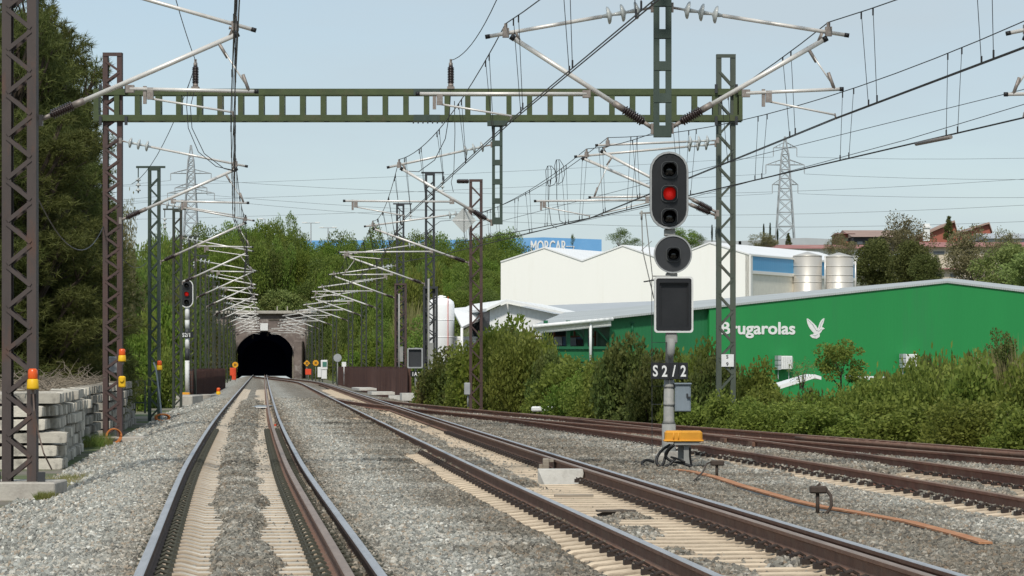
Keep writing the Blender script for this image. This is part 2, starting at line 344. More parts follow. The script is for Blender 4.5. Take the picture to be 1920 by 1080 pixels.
# ---------------------------------------------------------------- ground
rnd = random.Random(7); rng = np.random.default_rng(11)
def sR(y):
    if y < 92: return B(y)-L(y)+2.4
    if y < 112: return max(A(y)-L(y)+2.4, 6.9)
    return M(y)-L(y)+2.9
def T(s, y):
    """ground height at s metres right of the left track's centre line"""
    r = sR(y)
    if -3.0 < s < r-.4: z = -.66
    else: z = -.47
    if s > r: z -= 2.3*ss((s-r-1.2)/6)*(1-ss((y-230)/60))
    if s < -9: z += .5*ss((-s-9)/6)
    hr = 11*ss((s-8.5)/26)*ss((y-285)/110)*(1-.5*ss((s-45)/25))
    hl = 10*ss((-s-8)/22)*ss((y-170)/210)
    z = max(z, z+max(hr, hl)) if y < 414.1 else z
    if y >= 414.1:
        z = 7.4+4.5*ss((y-414)/45)
        z = max(z, max(hr, hl)*.9+ss((y-414)/45)*2)
        z += 4*ss((y-480)/300)+10*ss((y-430)/300)*ss((s-40)/60)
    elif y > 300 and s > 40: z = max(z, 10.5*ss((y-290)/120)*ss((s-40)/22)-.5)
    z += .25*math.sin(s*.7+y*.13)*math.sin(y*.31-s*.2)*ss((abs(s-4)-14)/10)
    return z
def TX(x, y): return T(x-L(y), y)
def srange():
    a = [-800,-500,-300,-200,-140,-100,-75,-58,-46,-38,-32,-27,-23,-20,-18,-16,-14.5,-13,-12,-11,-10,-9,-8,-7,-6,-5,-4.2,-3.4,-3.01,-2.9]
    b = [-2,-1,0,1,2,3,4,4.2,5,5.6,6.2,6.6,7,7.5,8,8.5,9,9.5,10,10.5,11,11.5,12,12.5,13,13.5,14,15,16,17,18,19,20,22,24,27,30,34,38,43,48,55,63,75,90,110,140,180,240,320,450,700,1000]
    return a+b
SX = srange()
SY = [-20,-5,8,14,18,22,26,30,34,38,42,46,50,54,58,62,66,70,75,80,85,90,95,100,105,110,118,126,135,145,155,165,175,185,195,205,215,225,235,245,255,265,275,285,295,305,315,325,335,345,355,365,375,385,395,405,413.9,414.3,418,422,427,432,438,445,455,470,490,520,560,620,700,800,950,1150,1400,1800,2500,3990]
mb = MB(); idx = {}
for j, y in enumerate(SY):
    for i, s in enumerate(SX):
        idx[i,j] = len(mb.v); mb.v.append((L(min(y,1500))+s, y, T(s,y)))
for j in range(len(SY)-1):
    for i in range(len(SX)-1):
        if SY[j] == 413.9 and SX[i] >= -4.3 and SX[i+1] <= 4.3: continue
        mb.f.append([idx[i,j],idx[i+1,j],idx[i+1,j+1],idx[i,j+1]]); mb.m.append(0); mb.sm.append(True)
MT['ground'] = mk('earth', (.20,.175,.14), (.14,.125,.10), .8, .95, 0, .6, 12, c3=(.075,.105,.03), s3=.16, t3=(.44,.56))
struct('ground', mb, 'ground')

# ---------------------------------------------------------------- ballast bed and stones
_HT = [random.Random(3).random() for _ in range(1)]; _HR = random.Random(3); _HT = [_HR.uniform(-1,1) for _ in range(4096)]
def _hs(i, j, o): return _HT[(i*73+j*179+o*911+(i*j)*7) & 4095]
def nz(x, y, k=1.0):
    t = 0.0; a = .62; fx, fy = x*1.15*k+31.7, y*.62*k+17.3
    for o in range(3):
        ix, iy = math.floor(fx), math.floor(fy); u, v = fx-ix, fy-iy; u = u*u*(3-2*u); v = v*v*(3-2*v)
        h00, h10, h01, h11 = _hs(ix,iy,o), _hs(ix+1,iy,o), _hs(ix,iy+1,o), _hs(ix+1,iy+1,o)
        t += a*((h00*(1-u)+h10*u)*(1-v)+(h01*(1-u)+h11*u)*v); a *= .55; fx = fx*2.1+5.2; fy = fy*2.1+3.1
    return t
def bed(s, y):
    """height, stone density factor, stone size"""
    m = s+L(y)-M(y); a = s+L(y)-A(y); b = s+L(y)-B(y)
    r = sR(y)
    z = -.165+.02*nz(s, y)
    if s < -1.5: z = -.165-.30*ss((-1.5-s)/1.6)
    if -1.5 <= s < -.95: z = -.15
    if abs(s) < .8:
        h = nz(s*.6, y*.6)
        w = .24+.13*h
        b_ = ss((w-abs(s+.09))/.10+.5); z = -.268+(.093+.02*nz(s*2,y*2))*b_
    if .95 < s < 1.5: z = -.165
    if y < 420 and y < 250:
        if -1.38 < m < -.92: z = -.262 if (y < 62+8*nz(0,y*.3) or 92 < y < 100) else -.16
        if abs(m) < .8:
            h = nz(m*.5+3, y*.5)
            z = -.268
            hc = ss((min(m+.66, -.08+.22*h-m))/.12+.5)*ss((h+.45)/.2)*(ss((y-42)/6) if y < 60 else 1)
            z += .083*hc
            if y < 48: z += .07*ss((nz(m*1.1+5, y*.8)-.30)/.25)
        if .92 < m < 1.4: z = -.19
    if y < 128 and m > 1.5:
        if -1.38 < a < -.95 and y < 62: z = -.258
        elif abs(a) < .8 and y < 70: z = -.262 if nz(a,y*.7) > -.25 and y < 50 else -.17
        elif -1.6-1.8 < a < -1.4: z = -.20-.04*nz(a*.7,y*.5)
        if y > 62 and abs(a) < 3: z = min(z, -.19)
    if s > r-1.0: z = z-.30*ss((s-r+1.0)/1.3)
    return z
def bed_mesh(y0, y1, ds, dy, name):
    vs = []; fs = []; den = []; siz = []
    ys = np.arange(y0, y1+dy*.5, dy); ss_ = None
    smax = max(sR(y) for y in (y0, (y0+y1)/2, y1))+.6
    svals = np.arange(-3.3, smax+ds*.5, ds)
    n = len(svals)
    for y in ys:
        lim = sR(y)+.5
        for s in svals:
            sc = min(s, lim)
            vs.append((L(y)+sc, y, bed(sc, y)))
    for j in range(len(ys)-1):
        for i in range(n-1): 
            if svals[i] > sR(ys[j])+.5 and svals[i] > sR(ys[j+1])+.5: continue
            fs.append((j*n+i, j*n+i+1, (j+1)*n+i+1, (j+1)*n+i))
    me = bpy.data.meshes.new(name); me.from_pydata(vs, [], fs); me.polygons.foreach_set('use_smooth', [True]*len(me.polygons)); return me
def ballast_mat(name, inst):
    m, nt, out = new_mat(name); N = nt.nodes; K = nt.links
    p = N.new('ShaderNodeBsdfPrincipled'); p.inputs['Roughness'].default_value = .9; p.inputs['Specular IOR Level'].default_value = .2
    K.new(p.outputs[0], out.inputs[0])
    oi = N.new('ShaderNodeObjectInfo'); g = N.new('ShaderNodeNewGeometry')
    v = N.new('ShaderNodeTexVoronoi'); v.inputs['Scale'].default_value = 14; K.new(g.outputs['Position'], v.inputs['Vector'])
    sep = N.new('ShaderNodeSeparateColor'); K.new(v.outputs['Color'], sep.inputs[0])
    r = N.new('ShaderNodeValToRGB'); K.new(oi.outputs['Random'] if inst else sep.outputs[0], r.inputs[0])
    e = r.color_ramp.elements
    e[0].position = 0; e[0].color = (.16,.158,.145,1)
    e[1].position = 1; e[1].color = (.66,.65,.58,1)
    for pos, c in ((.3,(.27,.27,.24)), (.55,(.35,.352,.315)), (.64,(.34,.275,.205)), (.75,(.40,.405,.37)), (.88,(.44,.40,.33)), (.95,(.54,.53,.48))):
        k = e.new(pos); k.color = (*c,1)
    pos = oi.outputs['Location'] if inst else g.outputs['Position']
    n1 = N.new('ShaderNodeTexNoise'); n1.inputs['Scale'].default_value = .55; n1.inputs['Detail'].default_value = 5; K.new(pos, n1.inputs['Vector'])
    # darker, browner lanes: world position decides which load of stone lies where
    sx = N.new('ShaderNodeSeparateXYZ'); K.new(pos, sx.inputs[0])
    ma = N.new('ShaderNodeMath'); ma.operation = 'MULTIPLY_ADD'; ma.inputs[1].default_value = .0815; K.new(sx.outputs['Y'], ma.inputs[0]); K.new(sx.outputs['X'], ma.inputs[2])  # ~ s
    cr = N.new('ShaderNodeMapRange'); cr.inputs[1].default_value = -5; cr.inputs[2].default_value = 17; K.new(ma.outputs[0], cr.inputs[0])
    rr = N.new('ShaderNodeValToRGB'); K.new(cr.outputs[0], rr.inputs[0]); q = rr.color_ramp.elements
    # value = how much of the dark load (s = X+.0815Y ; left track at s~0, middle track ~4.2)
    def P(x): return (x+5)/22
    q[0].position = P(-2); q[0].color = (.02,)*3+(1,)
    q[1].position = P(16); q[1].color = (.3,)*3+(1,)
    for x, val in ((-1.1,.1),(-.4,.5),(.9,.5),(1.2,.06),(1.8,.16),(2.4,.56),(3.0,.6),(3.5,.42),(5.1,.5),(5.5,.55),(6.6,.62),(7.4,.40),(8.3,.12),(9.2,.5),(10,.2),(11,.3)):
        k = q.new(P(x)); k.color = (val,)*3+(1,)
    ad = N.new('ShaderNodeMath'); ad.operation = 'MULTIPLY_ADD'; ad.inputs[1].default_value = 1.5; K.new(n1.outputs[0], ad.inputs[0]); K.new(rr.outputs[0], ad.inputs[2])
    mr = N.new('ShaderNodeMapRange'); mr.inputs[1].default_value = .88; mr.inputs[2].default_value = 1.38; mr.inputs[4].default_value = .85; K.new(ad.outputs[0], mr.inputs[0])
    mul = N.new('ShaderNodeMixRGB'); mul.blend_type = 'MULTIPLY'; mul.inputs[2].default_value = (.50,.455,.41,1); K.new(mr.outputs[0], mul.inputs[0]); K.new(r.outputs[0], mul.inputs[1])
    # rust dust thrown off the rails
    rb = N.new('ShaderNodeValToRGB'); K.new(cr.outputs[0], rb.inputs[0]); q = rb.color_ramp.elements
    q[0].position = 0; q[0].color = (0,0,0,1); q[1].position = 1; q[1].color = (.5,.5,.5,1)
    for x, val in ((-1.5,0),(-1.05,.55),(-.6,.35),(-.2,.1),(.3,.2),(.65,.55),(1.05,.55),(1.6,.05),(2.6,.25),(3.0,.5),(3.35,.7),(3.8,.4),(4.3,.3),(4.8,.6),(5.2,.7),(5.9,.3),(7.0,.15),(8.4,.3),(9.2,.6)):
        k = q.new(P(x)); k.color = (val,)*3+(1,)
    n4 = N.new('ShaderNodeTexNoise'); n4.inputs['Scale'].default_value = 1.7; n4.inputs['Detail'].default_value = 3; K.new(pos, n4.inputs['Vector'])
    f4 = N.new('ShaderNodeMath'); f4.operation = 'MULTIPLY'; K.new(rb.outputs[0], f4.inputs[0]); K.new(n4.outputs[0], f4.inputs[1])
    f5 = N.new('ShaderNodeMath'); f5.operation = 'MULTIPLY'; f5.inputs[1].default_value = 1.05; f5.use_clamp = True; K.new(f4.outputs[0], f5.inputs[0])
    mu2 = N.new('ShaderNodeMixRGB'); mu2.blend_type = 'MULTIPLY'; mu2.inputs[2].default_value = (.66,.50,.36,1); K.new(f5.outputs[0], mu2.inputs[0]); K.new(mul.outputs[0], mu2.inputs[1])
    K.new(mu2.outputs[0], p.inputs['Base Color'])
    if not inst:
        b = N.new('ShaderNodeBump'); b.inputs['Strength'].default_value = 1; b.inputs['Distance'].default_value = .05; b.invert = True
        K.new(v.outputs['Distance'], b.inputs['Height']); K.new(b.outputs[0], p.inputs['Normal'])
    return m
MT['ballast_flat'] = ballast_mat('ballast_bed', False); MT['ballast_stone'] = ballast_mat('ballast_stone', True)
for (y0,y1,ds,dy) in ((16,146,.1,.4),(146,413.6,.35,2.5)):
    me = bed_mesh(y0,y1,ds,dy,'ballast_bed'); me.materials.append(MT['ballast_flat']); struct('ballast_bed', me, None)

def stones_object(name, me, seed):
    o = bpy.data.objects.new(name, me); link(o); o['kind'] = 'stuff'; o['label'] = 'grey crushed stone ballast packed round rails and sleepers'; o['category'] = 'ballast'
    ng = bpy.data.node_groups.new(name, 'GeometryNodeTree')
    ng.interface.new_socket('Geometry', in_out='INPUT', socket_type='NodeSocketGeometry'); ng.interface.new_socket('Geometry', in_out='OUTPUT', socket_type='NodeSocketGeometry')
    N = ng.nodes; K = ng.links
    gi = N.new('NodeGroupInput'); go = N.new('NodeGroupOutput')
    d = N.new('GeometryNodeDistributePointsOnFaces'); d.inputs['Seed'].default_value = seed
    na = N.new('GeometryNodeInputNamedAttribute'); na.data_type = 'FLOAT'; na.inputs['Name'].default_value = 'dens'
    nb = N.new('GeometryNodeInputNamedAttribute'); nb.data_type = 'FLOAT'; nb.inputs['Name'].default_value = 'size'
    K.new(gi.outputs[0], d.inputs['Mesh']); K.new(na.outputs['Attribute'], d.inputs['Density'])
    ico = N.new('GeometryNodeMeshIcoSphere'); ico.inputs['Radius'].default_value = 1; ico.inputs['Subdivisions'].default_value = 2
    sp = N.new('GeometryNodeSetPosition'); nzn = N.new('ShaderNodeTexNoise'); nzn.inputs['Scale'].default_value = 1.1; nzn.inputs['Detail'].default_value = 1
    vm = N.new('ShaderNodeVectorMath'); vm.operation = 'SUBTRACT'; vm.inputs[1].default_value = (.5,.5,.5)
    vs = N.new('ShaderNodeVectorMath'); vs.operation = 'SCALE'; vs.inputs['Scale'].default_value = 1.9
    K.new(nzn.outputs['Color'], vm.inputs[0]); K.new(vm.outputs[0], vs.inputs[0]); K.new(vs.outputs[0], sp.inputs['Offset']); K.new(ico.outputs[0], sp.inputs['Geometry'])
    sm = N.new('GeometryNodeSetMaterial'); sm.inputs['Material'].default_value = MT['ballast_stone']; K.new(sp.outputs[0], sm.inputs['Geometry'])
    ip = N.new('GeometryNodeInstanceOnPoints'); K.new(d.outputs['Points'], ip.inputs['Points']); K.new(sm.outputs[0], ip.inputs['Instance'])
    rv = N.new('FunctionNodeRandomValue'); rv.data_type = 'FLOAT_VECTOR'; rv.inputs[0].default_value = (0,0,0); rv.inputs[1].default_value = (6.28,6.28,6.28)
    K.new(rv.outputs[0], ip.inputs['Rotation'])
    rs = N.new('FunctionNodeRandomValue'); rs.data_type = 'FLOAT_VECTOR'; rs.inputs[0].default_value = (.5,.45,.4); rs.inputs[1].default_value = (1.6,1.35,1.15)
    rs.inputs['Seed'].default_value = 5
    mu = N.new('ShaderNodeVectorMath'); mu.operation = 'SCALE'; K.new(rs.outputs[0], mu.inputs[0]); K.new(nb.outputs['Attribute'], mu.inputs['Scale'])
    K.new(mu.outputs[0], ip.inputs['Scale']); K.new(ip.outputs[0], go.inputs[0])
    md = o.modifiers.new('stones', 'NODES'); md.node_group = ng
    return o
def stone_field(y0, y1, ds, dy, dens, size, name, seed, margin=2.0):
    me = bed_mesh(y0, y1, ds, dy, name)
    # keep the wedge the photograph and nearby viewpoints can see
    D = []; Z = []
    for v in me.vertices:
        x, y, z = v.co; s = x-L(y)
        vis = 1.0 if abs(x) < .165*y+margin else 0.0
        k = 1.0
        if z < -.225: k = (.30 if abs(s) < .8 else .18)+.5*max(0, nz(s*1.6, y*1.1)-.05)
        if s < -2.4: k *= .75
        if abs(abs(s)-.87) < .06 or abs(s-.637) < .03: k *= .25
        m = x-M(y)
        if abs(abs(m)-.87) < .06 or abs(m-.637) < .03: k *= .3
        D.append(dens*vis*k); Z.append(size*(1.0+.25*nz(s*.5,y*.4)))
    a = me.attributes.new('dens','FLOAT','POINT'); a.data.foreach_set('value', D)
    a = me.attributes.new('size','FLOAT','POINT'); a.data.foreach_set('value', Z)
    me.materials.append(MT['ballast_stone'])
    stones_object(name, me, seed)
stone_field(18, 48, .1, .3, 620, .031, 'ballast_stones', 1)
stone_field(48, 85, .12, .5, 330, .042, 'ballast_stones', 2)
stone_field(85, 150, .2, 1.0, 130, .055, 'ballast_stones', 3, 1.0)

# ---------------------------------------------------------------- tracks
RP = [(-.036,-.006),(-.028,0),(.028,0),(.036,-.006),(.036,-.036),(.012,-.05),(.009,-.13),(.02,-.15),(.075,-.162),(.075,-.172),(-.075,-.172),(-.075,-.162),(-.02,-.15),(-.009,-.13),(-.012,-.05),(-.036,-.036)]
def frame(fc, y):
    d = (fc(y+.5)-fc(y-.5)); n = math.hypot(1, d)
    return Vector((1/n, -d/n, 0)), Vector((d/n, 1/n, 0))
def rail_mb(fc, off, y0, y1, dz=0.0):
    mb = MB(); ys = []; y = y0
    while y < y1: ys.append(y); y += 1.0 if y < 130 else 4.0
    ys.append(y1); n = len(RP); vs = []
    for y in ys:
        nn, t = frame(fc, y); c = Vector((fc(y), y, dz))
        for px, pz in RP: vs.append(c+nn*(off+px)+Vector((0,0,pz)))
    fs = []; o = len(ys)
    for i in range(o-1):
        for j in range(n): fs.append((i*n+j, i*n+(j+1)%n, (i+1)*n+(j+1)%n, (i+1)*n+j))
    mb.add(vs, [f for k, f in enumerate(fs)])
    mb.m = [1 if (k % n) in (0,1,2) else 0 for k in range(len(fs))]
    mb.add([], []); e = (o-1)*n
    mb.f.append(list(range(n))); mb.m.append(0); mb.sm.append(False)
    mb.f.append([e+j for j in range(n-1,-1,-1)]); mb.m.append(0); mb.sm.append(False)
    return mb
def sleeper_mb(length=2.6, low=.04, top=-.178):
    mb = MB(); h = length/2
    xs = [-h,-h+.04,-.98,-.62,-.48,0,.48,.62,.98,h-.04,h]; zs = [top-.05,top-.03,top,top,top-low,top-low-.005,top-low,top,top,top-.03,top-.05]
    vs = []
    for x, z in zip(xs, zs):
        for y, zz in ((-.15,-.42),(-.134,z-.012),(-.126,z),(.126,z),(.134,z-.012),(.15,-.42)): vs.append((x,y,zz))
    fs = []
    for i in range(len(xs)-1):
        for j in range(5): fs.append((i*6+j, i*6+j+1, (i+1)*6+j+1, (i+1)*6+j)[::-1])
    fs.append((0,1,2,3,4,5)); e = (len(xs)-1)*6; fs.append((e+5,e+4,e+3,e+2,e+1,e))
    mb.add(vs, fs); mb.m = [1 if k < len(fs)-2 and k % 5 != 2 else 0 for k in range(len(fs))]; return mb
def clip_mb(sd):
    mb = MB(); x = sd*.085
    if 1:
        if 1:
            mb.tube([(x-sd*.03,-.05,-.155),(x+sd*.02,-.055,-.125),(x+sd*.075,-.04,-.145),(x+sd*.08,0,-.125),(x+sd*.075,.04,-.145),(x+sd*.02,.055,-.125),(x-sd*.03,.05,-.155)], .0125, 5)
            mb.box((x+sd*.075,0,-.165),(.07,.10,.05))
    return mb
def track(name, label, fc, offs, rail_mats, y0, y1, sy0, sy1, smat, cmat, dz=0.0, step=.6, length=2.6, sl_far=None, low=.04):
    y00 = sy0; root = thing(name, label, 'railway track', (fc(y00), y00, 0))
    for o, mats in zip(offs, rail_mats): part('rail', rail_mb(fc, o, y0, y1, dz), list(mats), root)
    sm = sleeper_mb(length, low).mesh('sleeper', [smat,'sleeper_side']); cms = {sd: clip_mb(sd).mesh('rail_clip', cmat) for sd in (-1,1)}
    y = sy0; k = 0; far = MB(); far_c = MB()
    tmpl = sleeper_mb(length, low)
    while y < sy1:
        nn, t = frame(fc, y); a = math.atan2(nn.y, nn.x)
        jx = (rnd.random()-.5)*.03
        if k < 100:
            o = bpy.data.objects.new('sleeper', sm); link(o, root); o.location = (fc(y)-root.location.x+jx, y-root.location.y, dz+(rnd.random()-.5)*.006); o.rotation_euler = (0,0,a+(rnd.random()-.5)*.01)
            for ox in offs:
                for sd in (-1,1):
                    c = bpy.data.objects.new('rail_clip', cms[sd]); link(c, o); c.location.x = ox-jx
        elif y < 210:
            c = Vector((fc(y), y, dz)); s_ = math.sin(a); c_ = math.cos(a)
            far.add([(c.x+v[0]*c_-v[1]*s_, c.y+v[0]*s_+v[1]*c_, c.z+v[2]) for v in tmpl.v], tmpl.f); far.m[-len(tmpl.f):] = tmpl.m
        y += step; k += 1
    if far.v:
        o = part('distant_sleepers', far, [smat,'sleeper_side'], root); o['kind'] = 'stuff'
    return root
RUN = ('rail_dark','rail_top'); DUL = ('rail_rust','rail_top_dull'); RST = ('rail_siding','rail_top_rust')
track('railway_track', 'left-hand dual gauge track with three rails running into the tunnel mouth', L, (-.87,.637,.87), (RUN,DUL,RUN), 14, 440, 20.6, 330, 'sleeper', 'clip_green')
track('railway_track', 'middle track with shiny outer rails, between the left-hand track and the large red signal', M, (-.87,.637,.87), (('rail_rust','rail_top'),('rail_rust','rail_top_dull'),('rail_rust','rail_top')), 14, 392, 18.0, 250, 'sleeper_tan', 'clip', .002)
track('railway_track', 'rusty siding track passing behind the large red signal', A, (-.87,.87), (RST,RST), 15, 143, 28.0, 112, 'sleeper_tan', 'clip', -.002)
track('railway_track', 'outermost rusty track running beside the hedge', B, (-.87,.87), (RST,RST), 28, 97, 30.0, 64, 'sleeper_tan', 'clip', .004)
# check rail and crossing block on the outer turnout
def along(fc, off, y, z=0.0):
    nn, t = frame(fc, y); p = Vector((fc(y), y, z))+nn*off; return p
for i in range(9):
    y = 60.5+i*.62; mb = MB()
    p = along(B, .70, y, -.06); q = along(B, .50, y-.16, -.10)
    mb.bar(p, q, .09, .11)
    solo('rail_brace', mb, 'rail_rust', 'one of the rusty bracing blocks bolted in a row inside the outermost rail', 'rail brace', p, 'bracing blocks inside the outermost rail')
mb = MB(); mb.tube([along(B, .50, y, -.045) for y in np.arange(52, 68, 1.0)], .045, 6)
mb.tube([along(B, .50, y, -.13) for y in np.arange(52, 68, 1.0)], .06, 4)
solo('check_rail', mb, 'rail_rust', 'rusty check rail lying along the outermost track beside the bracing blocks', 'check rail')
mb = MB()
for y in (63.5, 66.5, 69.5):
    p = along(A, .87, y, -.09); nn, t = frame(A, y)
    mb.box(p+nn*.09, (.10,.55,.10), math.atan2(nn.y,nn.x)); mb.box(p+nn*-.06, (.06,.5,.09), math.atan2(nn.y,nn.x))
solo('crossing_block', mb, 'rail_rust', 'rusty crossing casting where the siding and outermost rails meet', 'rail crossing')
# ---------------------------------------------------------------- overhead line: masts, gantries, cantilevers, wires
def lattice(mb, x, y, z0, z1, w, d, leg, pitch, bw=.055, depthleg=None, top=True, n_back=True):
    dl = depthleg or d*.5
    for sx in (-1,1):
        cx = x+sx*(w/2-leg/2)
        # channel: web outside, flanges front and back
        mb.box((cx, y-d/2+.008, (z0+z1)/2), (leg,.016,z1-z0)); mb.box((cx, y+d/2-.008, (z0+z1)/2), (leg,.016,z1-z0))
        mb.box((x+sx*(w/2-.008), y, (z0+z1)/2), (.016,d-.034,z1-z0))
    z = z0+.12; k = 0; xi = w/2-leg*.6
    while z+pitch < z1-.03:
        a, b = (-1,1) if k % 2 == 0 else (1,-1)
        mb.bar((x+a*xi, y-d/2-.008, z+.02), (x+b*xi, y-d/2-.008, z+pitch-.02), .014, bw, (0,0,1))
        if n_back: mb.bar((x+a*xi, y+d/2+.008, z+.02), (x+b*xi, y+d/2+.008, z+pitch-.02), .014, bw)
        z += pitch; k += 1
    if top: mb.box((x, y, z1+.006), (w+.004,d+.02,.012)); mb.box((x, y-d/2-.009, z1-.04), (w-.02,.012,.08))
def ceramic(mb, a, b, r0=.045, r1=.085, ribs=9, n=12):
    a = Vector(a); b = Vector(b); Ln = (b-a).length; pr = [(0,r0*.9)]
    for i in range(ribs):
        t0 = Ln*(.06+.88*i/ribs); dt = Ln*.88/ribs
        pr += [(t0,r0),(t0+dt*.25,r1),(t0+dt*.6,r1),(t0+dt*.95,r0)]
    pr.append((Ln,r0*.9)); mb.lathe(a, b, pr, n)
def discs(mb, a, b, n=12, k=3, r=.125):
    a = Vector(a); b = Vector(b); Ln = (b-a).length; pr = [(0,.018)]
    for i in range(k):
        t = Ln*(.18+.64*i/max(1,k-1)); pr += [(t-.06,.02),(t-.045,.05),(t-.03,r*.75),(t-.01,r*.97),(t+.012,r),(t+.02,r*.85),(t+.022,.035)]
    pr.append((Ln,.018)); mb.lathe(a, b, pr, n)
CT_IN = dict(sb=5.08, st=(2.85,6.33), tp=(0,7.05), tt=(3.1,6.42), rg0=(1.32,5.54), rg1=(3.15,5.5), a0=(1.62,5.4), a1=(2.82,5.2), stay=True)
CT_OUT = dict(sb=5.05, st=(2.08,6.38), tp=(0,6.85), tt=(2.45,6.42), rg0=(1.0,5.55), rg1=(3.5,5.55), a0=(3.2,5.4), a1=(2.1,5.22), stay=False)
def cantilever(root, x0, y, sg, p, detail=1, dz=0.0):
    """cantilever hanging from a mast face at x0, pointing to sg*X; returns (contact point, messenger point)"""
    P = lambda q, dy=0: Vector((x0+sg*q[0], y+dy, q[1]+dz))
    n = 10 if detail > 1 else (8 if detail else 5)
    sb = (0.02, p['sb']); st = p['st']; vec = Vector((st[0]-sb[0], st[1]-sb[1])); ln = vec.length; u = vec/ln
    at = lambda t: (sb[0]+u.x*t, sb[1]+u.y*t)
    mb = MB()
    r1, r2, r3 = .038, .026, .027
    if detail == 0: r1, r2, r3 = .045, .036, .036
    mb.mi = 0
    mb.tube([P(at(.62)), P(st)], r1, n)
    tp, tt = p['tp'], p['tt']; tv = Vector((tt[0]-tp[0], tt[1]-tp[1])); tl = tv.length; tu = tv/tl
    att = lambda t: (tp[0]+tu.x*t, tp[1]+tu.y*t)
    mb.tube([P(att(.78),.0), P(tt)], r2+.004, n)
    mb.tube([P(p['rg0'],-.07), P(p['rg1'],-.07)], r3, n)
    mb.tube([P(p['a0'],-.03), P(p['a1'],-.03)], .016, max(5,n-3))
    if p.get('stay'):
        mb.tube([P((st[0]-.2,st[1]-.16)), P((p['rg1'][0]-.08, p['rg1'][1]+.03),-.07)], .013, 6)
    mb.mi = 1
    # clamps and black end caps
    mb.tube([P(at(.50)), P(at(.68))], .052, n)
    ku = p['rg0']; mb.box(P(ku,-.03), (.12,.12,.11)); mb.box(P((p['a0'][0],p['a0'][1]+.07),-.05), (.09,.09,.17)); mb.box(P((p['a0'][0]-.08*(1 if p.get('stay') else -1),p['a0'][1]+.05),-.05), (.05,.05,.26))
    sgm = (1 if tt[0] > 0 else -1)
    mb.tube([P((st[0]-.07,st[1]-.02)), P((st[0]-.02,st[1]+.10)), P((tt[0]-.33,tt[1]+.02))], .028, 6)
    mq = (tt[0]-.24, tt[1]+.05); mb.box(P(mq), (.10,.09,.14)); mb.box(P((mq[0],mq[1]+.09)), (.05,.06,.10))
    mb.tube([P((p['a1'][0],p['a1'][1]+.02),-.03), P((p['a1'][0]+.02,p['a1'][1]-.07),-.03)], .014, 5)
    if p.get('stay'):
        mb.tube([P((st[0]-.24,st[1]-.1)), P((st[0]-.10,st[1]-.33))], .028, 6); mb.tube([P((p['rg1'][0]-.17,p['rg1'][1]+.25),-.07), P((p['rg1'][0]-.08,p['rg1'][1]),-.07)], .028, 6)
    mb.mi = 2
    for e, d_ in ((st, u), (tt, tu)):
        mb.tube([P(e), P((e[0]+d_.x*.07, e[1]+d_.y*.07))], (r1 if e is st else r2)+.008, n)
    rs = 1 if p['rg1'][0] > p['rg0'][0] else -1
    mb.tube([P(p['rg1'],-.07), P((p['rg1'][0]+.06*rs, p['rg1'][1]),-.07)], r3+.007, n)
    c = part('cantilever', mb, ['alu','clamp','rubber'], root)
    m2 = MB(); ceramic(m2, P(at(.14)), P(at(.52)), .045, .075, 9 if detail else 4, 12 if detail else 7)
    part('rod_insulator', m2, 'ceramic', c)
    m3 = MB(); m3.tube([P(sb), P(at(.15))], .035, 6); m3.box(P((sb[0]-.02,sb[1]-.02)), (.07,.10,.16)); m3.box(P((.0,tp[1])), (.07,.10,.14)); m3.tube([P(tp), P(att(.16))], .02, 5)
    part('bracket', m3, 'clamp', c)
    m4 = MB(); discs(m4, P(att(.14)), P(att(.80)), 14 if detail else 7, 3, .135)
    part('disc_insulator', m4, 'glass_disc', c)
    return P((p['a1'][0], p['a1'][1]-.06), -.03), P((mq[0], mq[1]+.14))

def post_strip(mb, x, y, z0, z1, w=.265, d=.14, leg=.085, pitch=.48, hole=.345):
    for sx in (-1,1):
        mb.box((x+sx*(w/2-leg/2), y-d/2+.007, (z0+z1)/2), (leg,.014,z1-z0)); mb.box((x+sx*(w/2-leg/2), y+d/2-.007, (z0+z1)/2), (leg,.014,z1-z0)); mb.box((x+sx*(w/2-.007), y, (z0+z1)/2), (.014,d-.03,z1-z0))
    z = z0
    first = True
    while z < z1:
        h = (pitch-hole) if not first else .17
        mb.box((x, y-d/2-.005, z+h/2), (w-.006,.01,h)); mb.box((x, y+d/2+.005, z+h/2), (w-.006,.01,h))
        z += h+hole; first = False
def beam(mb, x0, x1, y, z0, z1, d=.42, ch=.15, pitch=.515, vw=.13):
    for dy in (-d/2, d/2):
        for z in (z0+.075, z1-.075):
            mb.box(((x0+x1)/2, y+dy, z), (x1-x0,.012,ch))
    for z in (z0, z1): mb.box(((x0+x1)/2, y-d/2+.055, z), (x1-x0,.11,.012)); mb.box(((x0+x1)/2, y+d/2-.055, z), (x1-x0,.11,.012))
    x = x0+vw/2
    while x < x1:
        mb.box((x, y-d/2+.012, (z0+z1)/2), (vw,.010,z1-z0-.1)); mb.box((x, y+d/2-.012, (z0+z1)/2), (vw,.010,z1-z0-.1)); mb.box((x+vw/2-.01, y-d*.18, (z0+z1)/2), (.012,d*.55,z1-z0-.2))
        x += pitch
    mb.box((x1-vw/2, y-d/2+.012, (z0+z1)/2), (vw,.010,z1-z0-.1))

def plinth(root, x, y, z0, w=1.0, d=1.0, h=.22):
    mb = MB(); mb.cbox((x, y, z0+h/2-.12), (w,d,h+.24), .02); part('concrete_base', mb, 'concrete', root)

SUP_L, SUP_M, SUP_A, SUP_B = [], [], [], []
